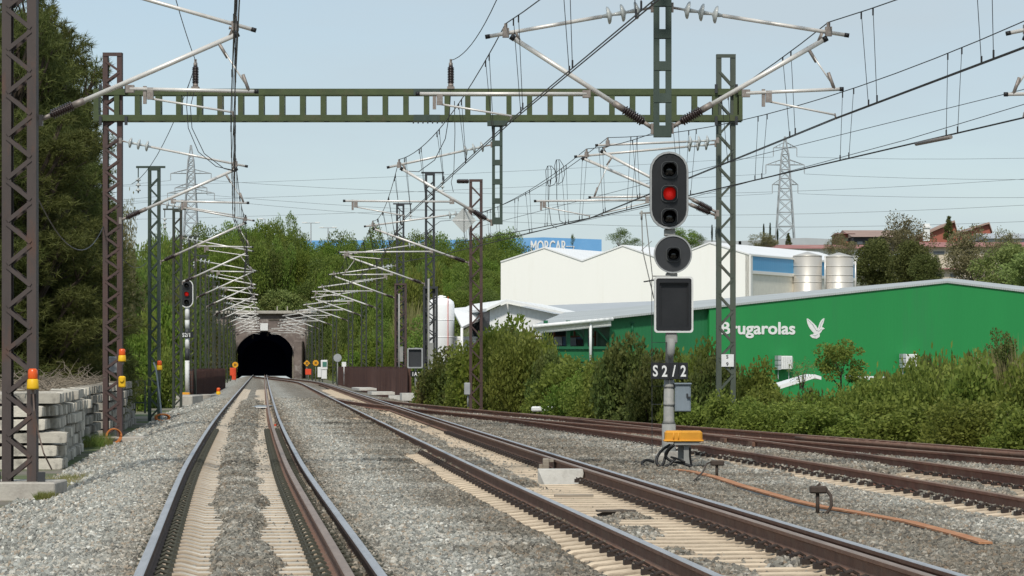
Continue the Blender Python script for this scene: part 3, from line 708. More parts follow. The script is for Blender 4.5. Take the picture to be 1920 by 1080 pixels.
# gantry 1 : near portal whose beam is above the frame
Y1 = 47.0
x_l = XP(38, 46.7); g1 = thing('catenary_gantry', 'nearest gantry, brown lattice mast at the left edge and green hanging post above the signal', 'gantry', (x_l, Y1, -.46))
mb = MB(); lattice(mb, x_l, 46.7, -.30, 9.3, .50, .25, .135, .312, .06); part('mast', mb, 'brown_steel', g1)
mb = MB(); mb.box((x_l-.32,46.55,-.25),(.10,.10,.36)); mb.box((x_l+.33,46.55,-.25),(.10,.10,.36)); mb.box((x_l-.15,46.5,-.27),(.12,.12,.03)); part('anchor_bolt', mb, 'dark_grey', g1)
plinth(g1, x_l-.18, 46.9, -.46, 1.5, 1.3, .25)
xr1 = 10.75
mb = MB(); lattice(mb, xr1, 46.7, -1.2, 9.3, .50, .25, .135, .312, .06); part('mast', mb, 'grey_green_steel', g1)
mb = MB(); beam(mb, x_l-.6, xr1+.6, 47.0, 7.75, 8.55, .62); part('beam', mb, 'green_steel', g1)
xd1 = XP(1241.5, 48)
mb = MB(); post_strip(mb, xd1, 47.9, ZP(258,48), 7.85); part('hanging_post', mb, 'dark_green_steel', g1)
p = dict(CT_IN); p['tp'] = (0,7.3); p['sb'] = 5.1
SUP_L.append(cantilever(g1, x_l+.25, 47.0, 1, p, 2))
p = dict(CT_OUT); p['a1'] = (2.12,5.22)
SUP_M.append(cantilever(g1, xd1-.135, 48, -1, p, 2))
p = dict(sb=5.06, st=(2.28,6.36), tp=(0,6.85), tt=(2.6,6.44), rg0=(1.12,5.56), rg1=(2.52,5.62), a0=(1.46,5.44), a1=(2.45,5.24), stay=True)
SUP_A.append(cantilever(g1, xd1+.135, 48, 1, p, 2))
p = dict(CT_IN); p['a1'] = (2.9,5.22)
SUP_B.append(cantilever(g1, 10.5, 47.5, -1, p, 2))

# gantry 2 : green ladder beam across the picture
Y2 = 80.0
xl2, xr2 = XP(211.5,80), XP(1361,80)
g2 = thing('catenary_gantry', 'green ladder-beam gantry spanning the tracks on a brown left mast and a grey-green right mast', 'gantry', (xl2, Y2, -.46))
mb = MB(); lattice(mb, xl2, Y2+.02, -.40, 9.26, .48, .26, .125, .275, .055); part('mast', mb, 'rust_steel', g2, 'rusty brown lattice mast')
plinth(g2, xl2+.1, Y2, -.46, 1.5, 1.2, .14)
mb = MB(); lattice(mb, xr2, Y2+.02, -.9, 9.22, .48, .26, .125, .40, .055); part('mast', mb, 'grey_green_steel', g2, 'grey-green lattice mast')
zb0, zb1 = ZP(226,79.7), ZP(166,79.7)
mb = MB(); beam(mb, XP(174,79.7), XP(1393,79.7), Y2+.02, zb0, zb1, .46)
mb.mi = 1
for z in (zb0+.075,zb1-.075): mb.box((XP(800,79.7), Y2-.222, z), (.66,.018,.155))
mb.mi = 0
part('beam', mb, ['green_steel','dark_green_steel'], g2)
mb = MB()
for px in (188,236,1343,1381):
    for z in (zb0,zb1): mb.box((XP(px,79.7), Y2-.26, z), (.07,.06,.22))
for k in range(7): mb.tube([(XP(775+k*9,79.7), Y2-.25, zb0-.02), (XP(775+k*9,79.7), Y2-.25, zb0-.07)], .02, 6)
part('clamp_bolt', mb, 'dark_grey', g2)
xd2 = XP(932.5, 80)
mb = MB(); post_strip(mb, xd2, 79.9, ZP(421,80), zb0+.02, .265, .14, .075, .48, .345); mb.box((xd2,79.85,zb0-.06),(.5,.3,.12)); part('hanging_post', mb, 'dark_green_steel', g2)
SUP_L.append(cantilever(g2, xl2+.24, 79.6, 1, dict(CT_IN), 2))
p = dict(CT_OUT); p.update(st=(2.23,6.36), tp=(0,6.98), tt=(2.56,6.42), rg1=(3.66,5.57), a0=(3.4,5.42), a1=(2.18,5.2))
SUP_M.append(cantilever(g2, xd2-.135, 80, -1, p, 2))
p = dict(sb=5.22, st=(3.3,6.63), tp=(0,7.0), tt=(3.48,6.69), rg0=(1.5,5.6), rg1=(4.5,5.57), a0=(4.3,5.42), a1=(3.16,5.2), stay=False)
SUP_A.append(cantilever(g2, xr2-.24, 80.1, -1, p, 2))
p = dict(sb=5.26, st=(2.85,6.76), tp=(0,7.05), tt=(2.97,6.93), rg0=(1.3,5.66), rg1=(3.15,5.63), a0=(1.75,5.5), a1=(2.86,5.24), stay=True)
SUP_B.append(cantilever(g2, xr2-.24, 79.5, -1, p, 2))
# number plate "S 9" on the right mast
pl = MB(); pl.cbox((XP(1365,79.7), Y2-.16, ZP(676,79.7)), (.31,.012,.31), .003); pn = part('number_plate', pl, 'white_letter', g2)
tb = text_mb('S', .13, .004, (1,0,0), (0,0,1), (XP(1362,79.7), Y2-.17, ZP(672,79.7)), .002)
part('digit', tb, 'black_letter', pn)
tb = text_mb('9', .13, .004, (1,0,0), (0,0,1), (XP(1362,79.7), Y2-.17, ZP(686,79.7)), .002)
part('digit', tb, 'black_letter', pn)
# post insulators on the beam
def post_insulator(px, lab):
    t = thing('post_insulator', lab, 'insulator', (XP(px,79.7), Y2, zb1))
    x = XP(px,79.7)
    mb = MB(); mb.box((x,Y2-.1,zb1+.03),(.18,.3,.06)); mb.tube([(x,Y2-.1,zb1+.05),(x,Y2-.1,zb1+.14)],.07,10); mb.tube([(x,Y2-.1,zb1+.56),(x,Y2-.1,zb1+.66)],.05,8); mb.box((x,Y2-.1,zb1+.70),(.06,.06,.10)); part('fitting', mb, 'clamp', t)
    mb = MB(); ceramic(mb, (x,Y2-.1,zb1+.12), (x,Y2-.1,zb1+.58), .06, .085, 10, 14); part('ceramic_body', mb, 'ceramic', t)
    return Vector((x,Y2-.1,zb1+.72))
ins_l = post_insulator(365, 'dark ribbed post insulator standing on the left half of the green gantry beam')
ins_r = post_insulator(845, 'dark ribbed post insulator standing near the middle of the green gantry beam')

# rows of single masts towards the tunnel
YR = [110,140,170,200,230,260,290,320,350,380,404]
def single(name, x, y, w, h, mat, sg, p, lab, grp, detail, arm=True, pitch=.36):
    t = thing(name, lab, 'catenary mast', (x, y, -.5), grp)
    mb = MB(); lattice(mb, x, y, -.5, h, w, .24, .10 if w > .4 else .085, pitch, .05, n_back=detail > 0)
    part('mast', mb, mat, t)
    if arm:
        a = MB(); a.box((x-sg*.12, y-.02, h+.05), (1.0,.10,.07)); a.tube([(x-sg*.55,y,h+.02),(x-sg*.55,y,h-.35)],.02,5); part('top_arm', a, mat, t)
        d = MB(); discs(d, (x-sg*.55,y,h-.3), (x-sg*.55,y,h-.85), 8, 3, .09); part('hanging_insulator', d, 'glass_disc', t)
    s = cantilever(t, x+sg*(w/2), y-.05, sg, p, detail)
    return t, s
for i, y in enumerate(YR):
    x = L(y)-3.28
    h = 8.2 if i else ZP(316,110)
    p = dict(CT_IN); j = .18*((-1)**i)
    p.update(st=(2.85+j*.3,6.32), tt=(3.12+j*.3,6.42), a1=(2.85+j,5.2), sb=5.0+.05*(i%2), tp=(0,7.0))
    t, s = single('catenary_mast', x, y, .42, h, 'grey_green_old' if i else 'dark_green_steel', 1, p,
        '%s green lattice mast beyond the gantry in the row left of the tracks' % ORD[i], 'lattice masts left of the tracks', 1 if i < 3 else 0, i in (0,1,2,3))
    SUP_L.append(s)
for i, y in enumerate(YR):
    if y < 250: x = M(y)+3.42
    else: x = L(y)+7.62-1.6*ss((y-250)/90)
    p = dict(CT_OUT) if i % 2 == 0 else dict(CT_IN)
    if i % 2 == 0: p.update(st=(3.25,6.12), tt=(3.55,6.22), tp=(0,6.7), sb=4.96, rg0=(1.3,5.35), rg1=(4.45,5.32), a0=(4.2,5.2), a1=(3.05,5.1))
    else: p.update(st=(3.3,6.15), tt=(3.6,6.25), tp=(0,6.75), rg1=(3.6,5.38), rg0=(1.45,5.4), a1=(3.2,5.1), a0=(1.75,5.25), sb=4.98)
    w = .46 if i == 0 else .44
    lab = ['brown lattice mast standing in the bushes right of the diamond sign, gantry side','dark lattice mast with a wide lower cage behind the small 1A3 signal','dark lattice mast with a wide lower cage rising above the rusty pile fence'][i] if i < 3 else '%s lattice mast from the tunnel mouth in the row right of the tracks' % ORD[len(YR)-1-i]
    h = {0:ZP(337,110),1:ZP(326,140),2:ZP(384,170)}.get(i, 8.0)
    t, s = single('catenary_mast', x, y, w, h, 'rust_steel' if i == 0 else ('dark_grey' if i < 3 else 'grey_green_old'), -1, p, lab, 'lattice masts right of the tracks', 1 if i < 3 else 0, i > 0 and i < 4, .40 if i == 0 else .34)
    if i in (1,2):
        mb = MB(); lattice(mb, x+.02, y-.02, -.6, ZP(538 if i == 1 else 532, y), .64, .5, .10, .36, .05); part('lower_cage', mb, 'dark_grey' if i == 1 else 'rust_steel', t)
        mb = MB(); mb.tube([(x-.05,y-.30,-.4),(x-.05,y-.30,5.2)],.05,6); mb.box((x+.05,y-.28,2.0),(.22,.10,.8)); part('conduit', mb, 'grey_paint', t)
    if i == 0:
        mb = MB(); ceramic(mb, (x-.24,y-.1,h-.06), (x-.66,y-.1,h-.06), .06, .08, 8, 12); part('rod_insulator', mb, 'ceramic', t)
    SUP_M.append(s)

# ---- wires
def sag_pts(a, b, sag, n):
    return [a.lerp(b, i/n)-Vector((0,0,sag*4*(i/n)*(1-i/n))) for i in range(n+1)]
def overhead(name, lab, sups, y_end_near, trackf, near_c, drop_until=175, ext=None):
    root = thing(name, lab, 'overhead wire', (sups[0][0].x, sups[0][0].y, 5.0), 'overhead lines above the tracks')
    c0, m0 = near_c
    S_ = [(c0, m0)]+sups
    mc = MB(); mm = MB(); k = 0
    for i in range(len(S_)-1):
        ca, ma = S_[i]; cb, mb_ = S_[i+1]
        far = ca.y > 165
        r = .009 if not far else .012
        n = 14 if not far else 6
        mp = sag_pts(ma, mb_, .42, n); mm.tube(mp, r, 5, caps=False)
        if far: mc.tube([ca, cb], r, 4, caps=False)
        else:
            for dx in (-.022,.022): mc.tube([ca+Vector((dx,0,0)), cb+Vector((dx,0,0))], .0085, 5, caps=False)
        if ca.y < drop_until:
            ln = (cb-ca).length; q = 3.2
            while q < ln-1.5:
                for dq in (0,.75):
                    t = (q+dq)/ln
                    if t > .97: continue
                    pm = ma.lerp(mb_, t)-Vector((0,0,.42*4*t*(1-t))); pc = ca.lerp(cb, t)
                    d = MB(); s_ = .022 if dq else -.022
                    d.tube([pm, pc+Vector((s_,0,0))], .0048 if ca.y < 100 else .007, 4, caps=False)
                    d.box(pm-Vector((0,0,.05)), (.022,.022,.11)); d.box(pc+Vector((s_,0,.05)), (.022,.022,.10))
                    if k < 100: part('dropper', d, 'wire', root)
                    k += 1
                q += 6.4
    part('messenger_wire', mm, 'wire', root); part('contact_wire', mc, 'wire', root)
V = Vector
overhead('overhead_line', 'twin contact wire and messenger above the left-hand track', SUP_L, 10, L, (V((L(12)-.1,12,5.2)), V((L(12),12,6.6))))
overhead('overhead_line', 'twin contact wire and messenger above the middle track, crossing behind the hanging posts', SUP_M, 10, M, (V((3.45,11,5.22)), V((3.5,11,6.6))))
eA = (V((M(110)+2.3,110,5.25)), V((M(110)+2.2,110,6.4))); eA2 = (V((M(141)+.4,140,5.6)), V((M(141)+.4,140,6.6)))
overhead('overhead_line', 'twin contact wire and messenger above the siding, held by the hanging post arm', SUP_A+[eA,eA2], 10, A, (V((8.9,10,5.25)), V((9.0,10,6.7))))
eB = (V((M(112)+2.8,112,5.7)), V((M(112)+2.7,112,6.6)))
overhead('overhead_line', 'lowest of the wires slanting down from the right edge, above the outermost track', SUP_B+[eB], 10, B, (V((13.6,12,5.25)), V((13.6,12,6.6))))
def wire(name, pts, lab, r=.01, mat='wire', n=5, cat='cable'):
    mb = MB(); mb.tube(pts, r, n, caps=False); return solo(name, mb, mat, lab, cat, pts[0])
wire('feeder_wire', sag_pts(ins_l, V((XP(330,66),66,ZP(0,66))), .05, 8)+[V((-5.6,47,9.85))], 'feeder wire rising from the left post insulator on the gantry beam')
wire('feeder_wire', sag_pts(ins_r, V((XP(931,64),64,ZP(0,64))), .25, 10)+[V((1.6,47,9.6))], 'feeder wire rising from the middle post insulator on the gantry beam')
wire('jumper_cable', [W(px,py,Y) for px,py,Y in ((362,135,79.7),(352,165,79.6),(350,200,79.5),(353,240,79.4),(372,285,79.3),(405,312,79.3),(441,320,79.4))], 'black jumper cable looping from the left post insulator down to the wires')
wire('jumper_cable', [W(px,py,Y) for px,py,Y in ((365,168,79.4),(357,200,79.3),(360,240,79.2),(383,288,79.1),(420,316,79.2),(443,322,79.3))], 'thin second jumper looping beside the first under the gantry beam')
wire('feeder_wire', sag_pts(W(360,142,79.8), W(247,345,110), .5, 10), 'feeder wire slanting from the left post insulator to the next mast')
wire('jumper_cable', [W(px,py,Y) for px,py,Y in ((845,170,79.4),(843,210,79.5),(835,260,79.6),(815,300,79.8),(785,322,80),(752,320,80))], 'black jumper cable looping from the middle post insulator to the cantilever')
wire('jumper_cable', [W(px,py,Y) for px,py,Y in ((852,190,79.5),(853,250,84),(851,320,100),(846,342,109),(850,360,109.5))], 'thin cable hanging from the beam to the brown mast insulator')
wire('earth_cable', sag_pts(W(62,352,46.9), W(194,424,80), .75, 14), 'earth cable sagging between the two brown masts at left', .011)
wire('earth_cable', sag_pts(W(198,430,80), W(275,492,110), .5, 10), 'earth cable sagging from the gantry mast to the first green mast', .011)
wire('back_wire', [W(880,430,110), W(1345,310,80), V((10.2,47,6.2))], 'thin straight wire crossing the right-hand gantry mast', .007)
wire('back_wire', [W(905,455,110), W(1290,372,79), W(1700,262,50), V((9.0,42,5.6))], 'thin wire running just under the outermost contact wire', .006)
mb = MB(); mb.tube([W(1718,270,49.6), W(1783,257,48)], .03, 8); solo('wire_splice', mb, 'clamp', 'pale splice sleeve on the lowest wire at right', 'splice', W(1718,270,49.6))
# coiled jumpers in the mid span of the siding wires
for k, (px, py, w_, h_) in enumerate(((1030,330,16,20),(1046,322,14,24))):
    pts = [W(px+w_*math.sin(t*.7)*(.6+.4*math.cos(t*.31)), py+h_*math.cos(t*.7), 86) for t in range(15)]
    pts += [W(px-2, py+50, 87), W(px+4, py+92, 88), W(px+14, py+98, 88)]
    wire('jumper_cable', pts, ['coiled black jumper cable hanging between messenger and contact wire, left loop','coiled black jumper cable hanging between messenger and contact wire, right loop'][k], .009)
# diamond sign hanging beside the brown mast
c = W(870,413,84)
t = thing('diamond_sign', 'weathered grey diamond-shaped sign with a white cross bar hanging by the hanging post', 'sign', c)
mb = MB(); r = .32; mb.prism([c+V((-r,0,0)), c+V((0,0,-r*1.06)), c+V((r,0,0)), c+V((0,0,r*1.06))], (0,-.008,0), (0,.008,0)); part('panel', mb, 'glass_disc', t)
mb = MB(); mb.bar(c+V((-r,-.014,0)), c+V((r,-.014,0)), .012, .022); part('cross_bar', mb, 'white_letter', t)
mb = MB(); mb.tube([c+V((0,-.014,.34)), c+V((0,-.014,-.35)), c+V((.05,0,-.65))], .008, 5); mb.bar(c+V((.0,.02,.30)), c+V((.2,-.5,.30)), .02, .02); part('hanger_rod', mb, 'dark_grey', t)
# ---------------------------------------------------------------- signals
def stadium(cx, cz, r, h, n=10):
    """outline in x,z: half circles of radius r, total height h"""
    k = h/2-r; pts = []
    for i in range(n+1):
        a = PI*i/n; pts.append((cx+r*math.cos(a), cz+k+r*math.sin(a)))
    for i in range(n+1):
        a = PI+PI*i/n; pts.append((cx+r*math.cos(a), cz-k+r*math.sin(a)))
    return pts
def rrect(cx, cz, w, h, r, n=5):
    pts = []
    for qx, qz, a0 in ((1,1,0),(-1,1,PI/2),(-1,-1,PI),(1,-1,1.5*PI)):
        for i in range(n+1):
            a = a0+PI/2*i/n; pts.append((cx+qx*(w/2-r)+r*math.cos(a), cz+qz*(h/2-r)+r*math.sin(a)))
    return pts
def plate(mb, outline, y0, y1, mi=None):
    mb.prism([(x, 0, z) for x, z in outline], (0,y0,0), (0,y1,0), mi)
def ring(mb, oa, ob, y0, y1, mi=None):
    n = len(oa); vs = []
    for o, y in ((oa,y0),(ob,y0),(oa,y1),(ob,y1)): vs += [(x,y,z) for x,z in o]
    fs = []
    for i in range(n):
        j = (i+1)%n
        fs += [(i,j,n+j,n+i),(2*n+j,2*n+i,3*n+i,3*n+j),(j,i,2*n+i,2*n+j),(n+i,n+j,3*n+j,3*n+i)]
    mb.add(vs, fs, mi)
def hood(mb, cx, cz, y, r, ln, mi=None):
    """lamp hood: a visor open at the bottom, longest at the top"""
    n = 14; vs = []; t = .008
    for rr in (r, r-t):
        for i in range(n+1):
            a = -PI*.18+PI*1.36*i/n; k = .35+.65*max(0, math.sin(a))
            vs.append((cx+rr*math.cos(a), y, cz+rr*math.sin(a))); vs.append((cx+rr*math.cos(a)*.97, y-ln*k, cz+rr*math.sin(a)*.97))
    fs = []; o = 2*(n+1)
    for i in range(n):
        a = 2*i; fs += [(a,a+1,a+3,a+2),(o+a+2,o+a+3,o+a+1,o+a),(a+1,o+a+1,o+a+3,a+3)]
    mb.add(vs, fs, mi)
def lamp(root, cx, cz, y, r, mat, sc=1.0):
    mb = MB(); old = len(mb.v)
    mb.mi = 0; ring(mb, rrect(cx,cz,r*2.46,r*2.5,r*.75), rrect(cx,cz,r*2.33,r*2.37,r*.7), y-.03*sc, y)
    mb.mi = 1; hood(mb, cx, cz, y-.01, r*1.08, .26*sc); ring(mb, rrect(cx,cz,r*2.34,r*2.38,r*.7,5), [(cx+r*.98*(x-cx)/math.hypot(x-cx,z-cz), cz+r*.98*(z-cz)/math.hypot(x-cx,z-cz)) for x, z in rrect(cx,cz,r*2.34,r*2.38,r*.7,5)], y-.02*sc, y-.004)
    fr = part('lamp_hood', mb, ['lens_rim','black_paint'], root)
    l = MB(); n = 24; l.smooth = True
    vs = [(cx, y-.056*sc, cz)]; fs = []
    for k, (rr, dy) in enumerate(((.35,.05),(.7,.03),(.98,.0))):
        for i in range(n): vs.append((cx+r*rr*math.cos(2*PI*i/n), y-dy*sc, cz+r*rr*math.sin(2*PI*i/n)))
    for i in range(n): fs.append((0,1+(i+1)%n,1+i))
    for k in range(2):
        for i in range(n): fs.append((1+k*n+i,1+k*n+(i+1)%n,1+(k+1)*n+(i+1)%n,1+(k+1)*n+i))
    l.add(vs, fs); part('lens', l, mat, fr)

YS = 55.0; k1 = YS/F
X_ = lambda px: (px-960)*k1
Z_ = lambda py: H+(HZ-py)*k1
sg = thing('signal_post', 'large railway signal with one red lamp lit above a black S 2/2 plate', 'railway signal', (X_(1254), YS, -.3))
# post
mb = MB(); mb.tube([(X_(1254),YS,-.35),(X_(1254),YS,Z_(795))], .118, 16); mb.tube([(X_(1254),YS,Z_(795)),(X_(1254),YS,Z_(788)),(X_(1254.5),YS,Z_(712))], .088, 16, radii=[.118,.092,.086]); mb.tube([(X_(1254.5),YS,Z_(712)),(X_(1259),YS+.02,Z_(430))], .072, 14)
for py in (724,758): mb.tube([(X_(1254.5),YS,Z_(py)-.03),(X_(1254.5),YS,Z_(py)+.03)], .096, 16)
part('post', mb, 'grey_paint', sg)
mb = MB(); mb.cbox((X_(1262),YS+.05,-.24),(.60,.62,.44),.05); mb.prism([(X_(1232),0,-.46),(X_(1300),0,-.46),(X_(1290),0,Z_(846)),(X_(1246),0,Z_(846))],(0,YS-.3,0),(0,YS+.3,0)); part('concrete_base', mb, 'concrete', sg)
# bracket under the screen
mb = MB(); mb.cbox((X_(1258.5),YS-.06,Z_(634)),(.20,.16,.18),.02); mb.tube([(X_(1258),YS-.12,Z_(636)),(X_(1257),YS-.15,Z_(662)),(X_(1255),YS-.12,Z_(672))], .06, 10, radii=[.075,.065,.03]); part('aiming_bracket', mb, 'grey_paint', sg)
# three lamp head
hd = MB(); cx, cz = X_(1254), Z_(357.5); w, h = 72*k1, 145*k1
hd.mi = 0; plate(hd, stadium(cx,cz,w/2-.028,h-.056), YS-.13, YS+.10)
hd.mi = 1; ring(hd, stadium(cx,cz,w/2,h), stadium(cx,cz,w/2-.032,h-.064), YS-.15, YS-.10)
hd.mi = 2; ring(hd, stadium(cx,cz,w/2+.004,h+.008), stadium(cx,cz,w/2-.02,h-.04), YS-.10, YS-.08)
for s_ in (-1,1):
    for py in (294,344,386,421): hd.tube([(cx+s_*.05,YS-.15,Z_(py)),(cx+s_*.05,YS-.125,Z_(py))], .006, 6)
head = part('signal_head', hd, ['black_paint','grey_rim','black_paint'], sg)
for py, mt in ((319.5,'lens_dark'),(364,'red_lamp'),(407.5,'lens_dark')): lamp(head, X_(1254.5), Z_(py), YS-.13, .115, mt)
# round single head
dk = MB(); cx, cz = X_(1261), Z_(477); r = 36*k1
circ = lambda cx, cz, r, n=36: [(cx+r*math.cos(2*PI*i/n), cz+r*math.sin(2*PI*i/n)) for i in range(n)]
dk.mi = 0; plate(dk, circ(cx,cz,r-.02), YS-.13, YS+.08)
dk.mi = 1; ring(dk, circ(cx,cz,r), circ(cx,cz,r-.025), YS-.145, YS-.11)
disc = part('round_head', dk, ['dark_grey','grey_rim'], sg); lamp(disc, X_(1262), Z_(477.5), YS-.13, .10, 'lens_dark')
mb = MB(); mb.cbox((X_(1255.5),YS,Z_(436)),(.19,.15,.12),.01); part('mount', mb, 'grey_paint', sg); mb = MB(); mb.cbox((X_(1259),YS,Z_(516)),(.2,.15,.07),.01); part('mount', mb, 'grey_paint', sg); mb = MB(); mb.box((X_(1240),YS-.05,Z_(518)),(.30,.12,.02)); part('shelf_bracket', mb, 'grey_paint', sg)
# number screen
sc_ = MB(); cx, cz = X_(1262.5), Z_(571.5); w, h = 73*k1, 105*k1
sc_.mi = 0; ring(sc_, rrect(cx,cz,w,h,.055), rrect(cx,cz,w-.062,h-.062,.04), YS-.17, YS+.0)
sc_.mi = 1; ring(sc_, rrect(cx,cz,w-.06,h-.06,.04), rrect(cx+.005,cz-.005,w-.17,h-.20,.02), YS-.160, YS-.12); ring(sc_, rrect(cx+.005,cz-.005,w-.17,h-.20,.02), rrect(cx+.012,cz-.012,w-.22,h-.25,.01), YS-.12, YS-.085); plate(sc_, rrect(cx,cz,w-.16,h-.18,.02), YS-.088, YS+.1)
part('number_screen', sc_, ['white_rim','black_paint'], sg)
# S 2 / 2 plate : four tiles
for i, (ch, x0, x1) in enumerate((('S',1219.5,1236.5),('2',1236.5,1254),('/',1254,1271.5),('2',1271.5,1289))):
    t_ = MB(); dz_ = (.004,-.002,.003,0)[i]; t_.cbox(((X_(x0)+X_(x1))/2, YS-.15-.002*i, Z_(695.5)+dz_), (X_(x1)-X_(x0)-.003,.012,31*k1), .003)
    tile = part('number_tile', t_, 'black_paint', sg)
    tb = text_mb(ch, .265, .006, (1,0,0), (0,0,1), ((X_(x0)+X_(x1))/2+(0,0.0,0,.0)[i], YS-.16-.002*i, Z_(705.5)+dz_), .006, .74, 'CENTER')
    part('letter', tb, 'white_letter', tile)
mb = MB(); mb.bar((X_(1222),YS-.12,Z_(700)),(X_(1287),YS-.12,Z_(700)),.03,.03); part('plate_bracket', mb, 'grey_paint', sg)
# cabinet
cb = MB(); cb.cbox((X_(1280),YS+.02,Z_(745)),(.275,.2,.49),.012); cb.cbox((X_(1280),YS+.0,Z_(719.5)),(.30,.25,.03),.008); cb.cbox((X_(1280),YS-.085,Z_(747)),(.235,.012,.43),.004)
cab = part('cabinet', cb, 'blue_grey', sg)
mb = MB(); mb.box((X_(1291),YS-.11,Z_(745)),(.06,.03,.03)); mb.box((X_(1288),YS-.10,Z_(741)),(.03,.02,.06)); part('latch', mb, 'dark_grey', cab)
# ladder wire and stay at the left
mb = MB(); mb.tube([(X_(1222),YS-.02,Z_(523)),(X_(1222.5),YS-.02,Z_(850))], .006, 5)
for py in (642,677,724,758): mb.bar((X_(1222),YS-.02,Z_(py)),(X_(1250),YS-.02,Z_(py)),.012,.008)
mb.bar((X_(1208),YS+.1,Z_(528)),(X_(1240),YS-.02,Z_(523)),.05,.02)
part('stay_wire', mb, 'dark_grey', sg)
mb = MB(); mb.tube([W(1203,400,YS+.1), W(1205,470,YS+.1), W(1226,560,YS+.1)], .010, 5); mb.tube([W(1210,400,YS+.1), W(1224,525,YS+.1)], .009, 5); mb.bar(W(1199,400,YS+.1), W(1222,399,YS+.1), .03, .03); mb.tube([W(1203,395,YS+.1),W(1203,412,YS+.1)], .02, 6)
mb.bar(W(1202,470,YS+.1), W(1222,452,YS+.1), .012, .012); part('top_stay', mb, 'grey_paint', sg)
# amber junction box on two legs
jb = thing('junction_box', 'amber yellow cable box on grey legs at the foot of the S 2/2 signal', 'junction box', (X_(1280)*.94, YS-3.4, -.3))
yb = YS-3.4; kb = yb/F; XB = lambda p: (p-960)*kb; ZB = lambda p: H+(HZ-p)*kb
mb = MB(); mb.cbox((XB(1281),yb,ZB(818)),(.60,.36,.185),.03); mb.cbox((XB(1281),yb,ZB(826)),(.64,.40,.03),.01)
for px in (1262,1271): mb.tube([(XB(px),yb-.185,ZB(811)),(XB(px),yb-.185,ZB(826))], .012, 6)
part('lid', mb, 'amber_box', jb)
mb = MB(); mb.box((XB(1287),yb,ZB(831)),(.40,.34,.05)); part('base_plate', mb, 'grey_paint', jb)
for px, w_ in ((1277,.09),(1288,.11)):
    mb = MB(); mb.box((XB(px),yb+(.08 if px < 1280 else -.05),(ZB(832)-.42)/2),(w_,.10,ZB(832)+.42)); part('leg', mb, 'grey_paint', jb)
mb = MB()
for k, pts in enumerate((((1256,834),(1243,842),(1233,855),(1231,868),(1240,876),(1255,870),(1266,858)),((1263,834),(1252,845),(1246,860),(1241,872),(1228,878),(1210,876),(1203,868),(1212,862),(1226,866)),((1259,834),(1247,850),(1254,862),(1278,868),(1296,874)),((1292,836),(1293,860),(1298,880)),((1256,856),(1270,860),(1283,866)))):
    p3 = [V((XB(px), yb-.12-.05*k+.08*math.sin(i), ZB(py))) for i, (px,py) in enumerate(pts)]
    q = []
    for i in range(len(p3)-1):
        a = p3[max(i-1,0)]; b = p3[i]; c = p3[i+1]; d = p3[min(i+2,len(p3)-1)]
        for t in (0,.25,.5,.75): q.append(.5*((2*b)+(c-a)*t+(2*a-5*b+4*c-d)*t*t+(3*b-3*c+d-a)*t**3))
    q.append(p3[-1]); mb.tube(q, .024 if k < 3 else .018, 8)
part('cable_bundle', mb, 'cable_black', jb)

# distant signal S2/1
Yb = 158.0; kb2 = Yb/F
def xz(px,py,Y=Yb): return (px-960)*Y/F, H+(HZ-py)*Y/F
s2 = thing('signal_post', 'distant red signal on a pale banded pole with S2/1 plate, left of the tunnel', 'railway signal', (xz(351,750)[0], Yb, -.4))
mb = MB(); x = xz(351,0)[0]
bands = [(575,600,0),(600,616,0),(634,654,0),(654,676,1),(676,736,0),(616,634,1)]
for a, b, mi in bands:
    mb.mi = mi; mb.tube([(x,Yb,xz(0,b)[1]),(x,Yb,xz(0,a)[1])], .115, 10)
mb.mi = 1
for px in (343,359): mb.tube([(xz(px,0)[0],Yb-.05,xz(0,735)[1]),(xz(px,0)[0],Yb-.05,xz(0,577)[1])], .012, 5)
for py in (579,597,610,640,660,680,695,702,709,716,723,730): mb.bar((xz(347,0)[0],Yb-.05,xz(0,py)[1]),(xz(362,0)[0],Yb-.05,xz(0,py)[1]),.03,.02)
part('post', mb, ['white_rim','dark_grey'], s2)
hd = MB(); cx, cz = xz(350.5,550.5); w, h = 25*kb2, 53*kb2
hd.mi = 0; plate(hd, stadium(cx,cz,w/2-.03,h-.06), Yb-.13, Yb+.1)
hd.mi = 1; ring(hd, stadium(cx,cz,w/2,h), stadium(cx,cz,w/2-.045,h-.09), Yb-.16, Yb-.1)
head = part('signal_head', hd, ['black_paint','white_rim'], s2)
for py, mt in ((535.5,'lens_dark'),(551.5,'red_lamp'),(566.5,'lens_dark')): lamp(head, cx, xz(0,py)[1], Yb-.13, .115, mt)
pl = MB(); cx, cz = xz(350.5,628); pl.cbox((cx,Yb-.16,cz),(25*kb2,.02,11*kb2),.003); pp = part('number_plate', pl, 'black_paint', s2)
part('letter', text_mb('S2/1', .27, .01, (1,0,0), (0,0,1), (cx,Yb-.175,cz-.095), .006, .82, 'CENTER', 1.1), 'white_letter', pp)
mb = MB(); mb.cbox((xz(349,0)[0],Yb-.5,xz(0,739.5)[1]),(.46,.35,.2),.03); part('junction_lid', mb, 'amber_box', s2)
mb = MB(); mb.box((xz(349,0)[0],Yb-.5,-.25),(.22,.2,.5)); mb.tube([W(355,742,Yb-.5),W(359,748,Yb-.6),W(358,756,Yb-.6)],.05,6); part('leg', mb, 'dark_grey', s2)

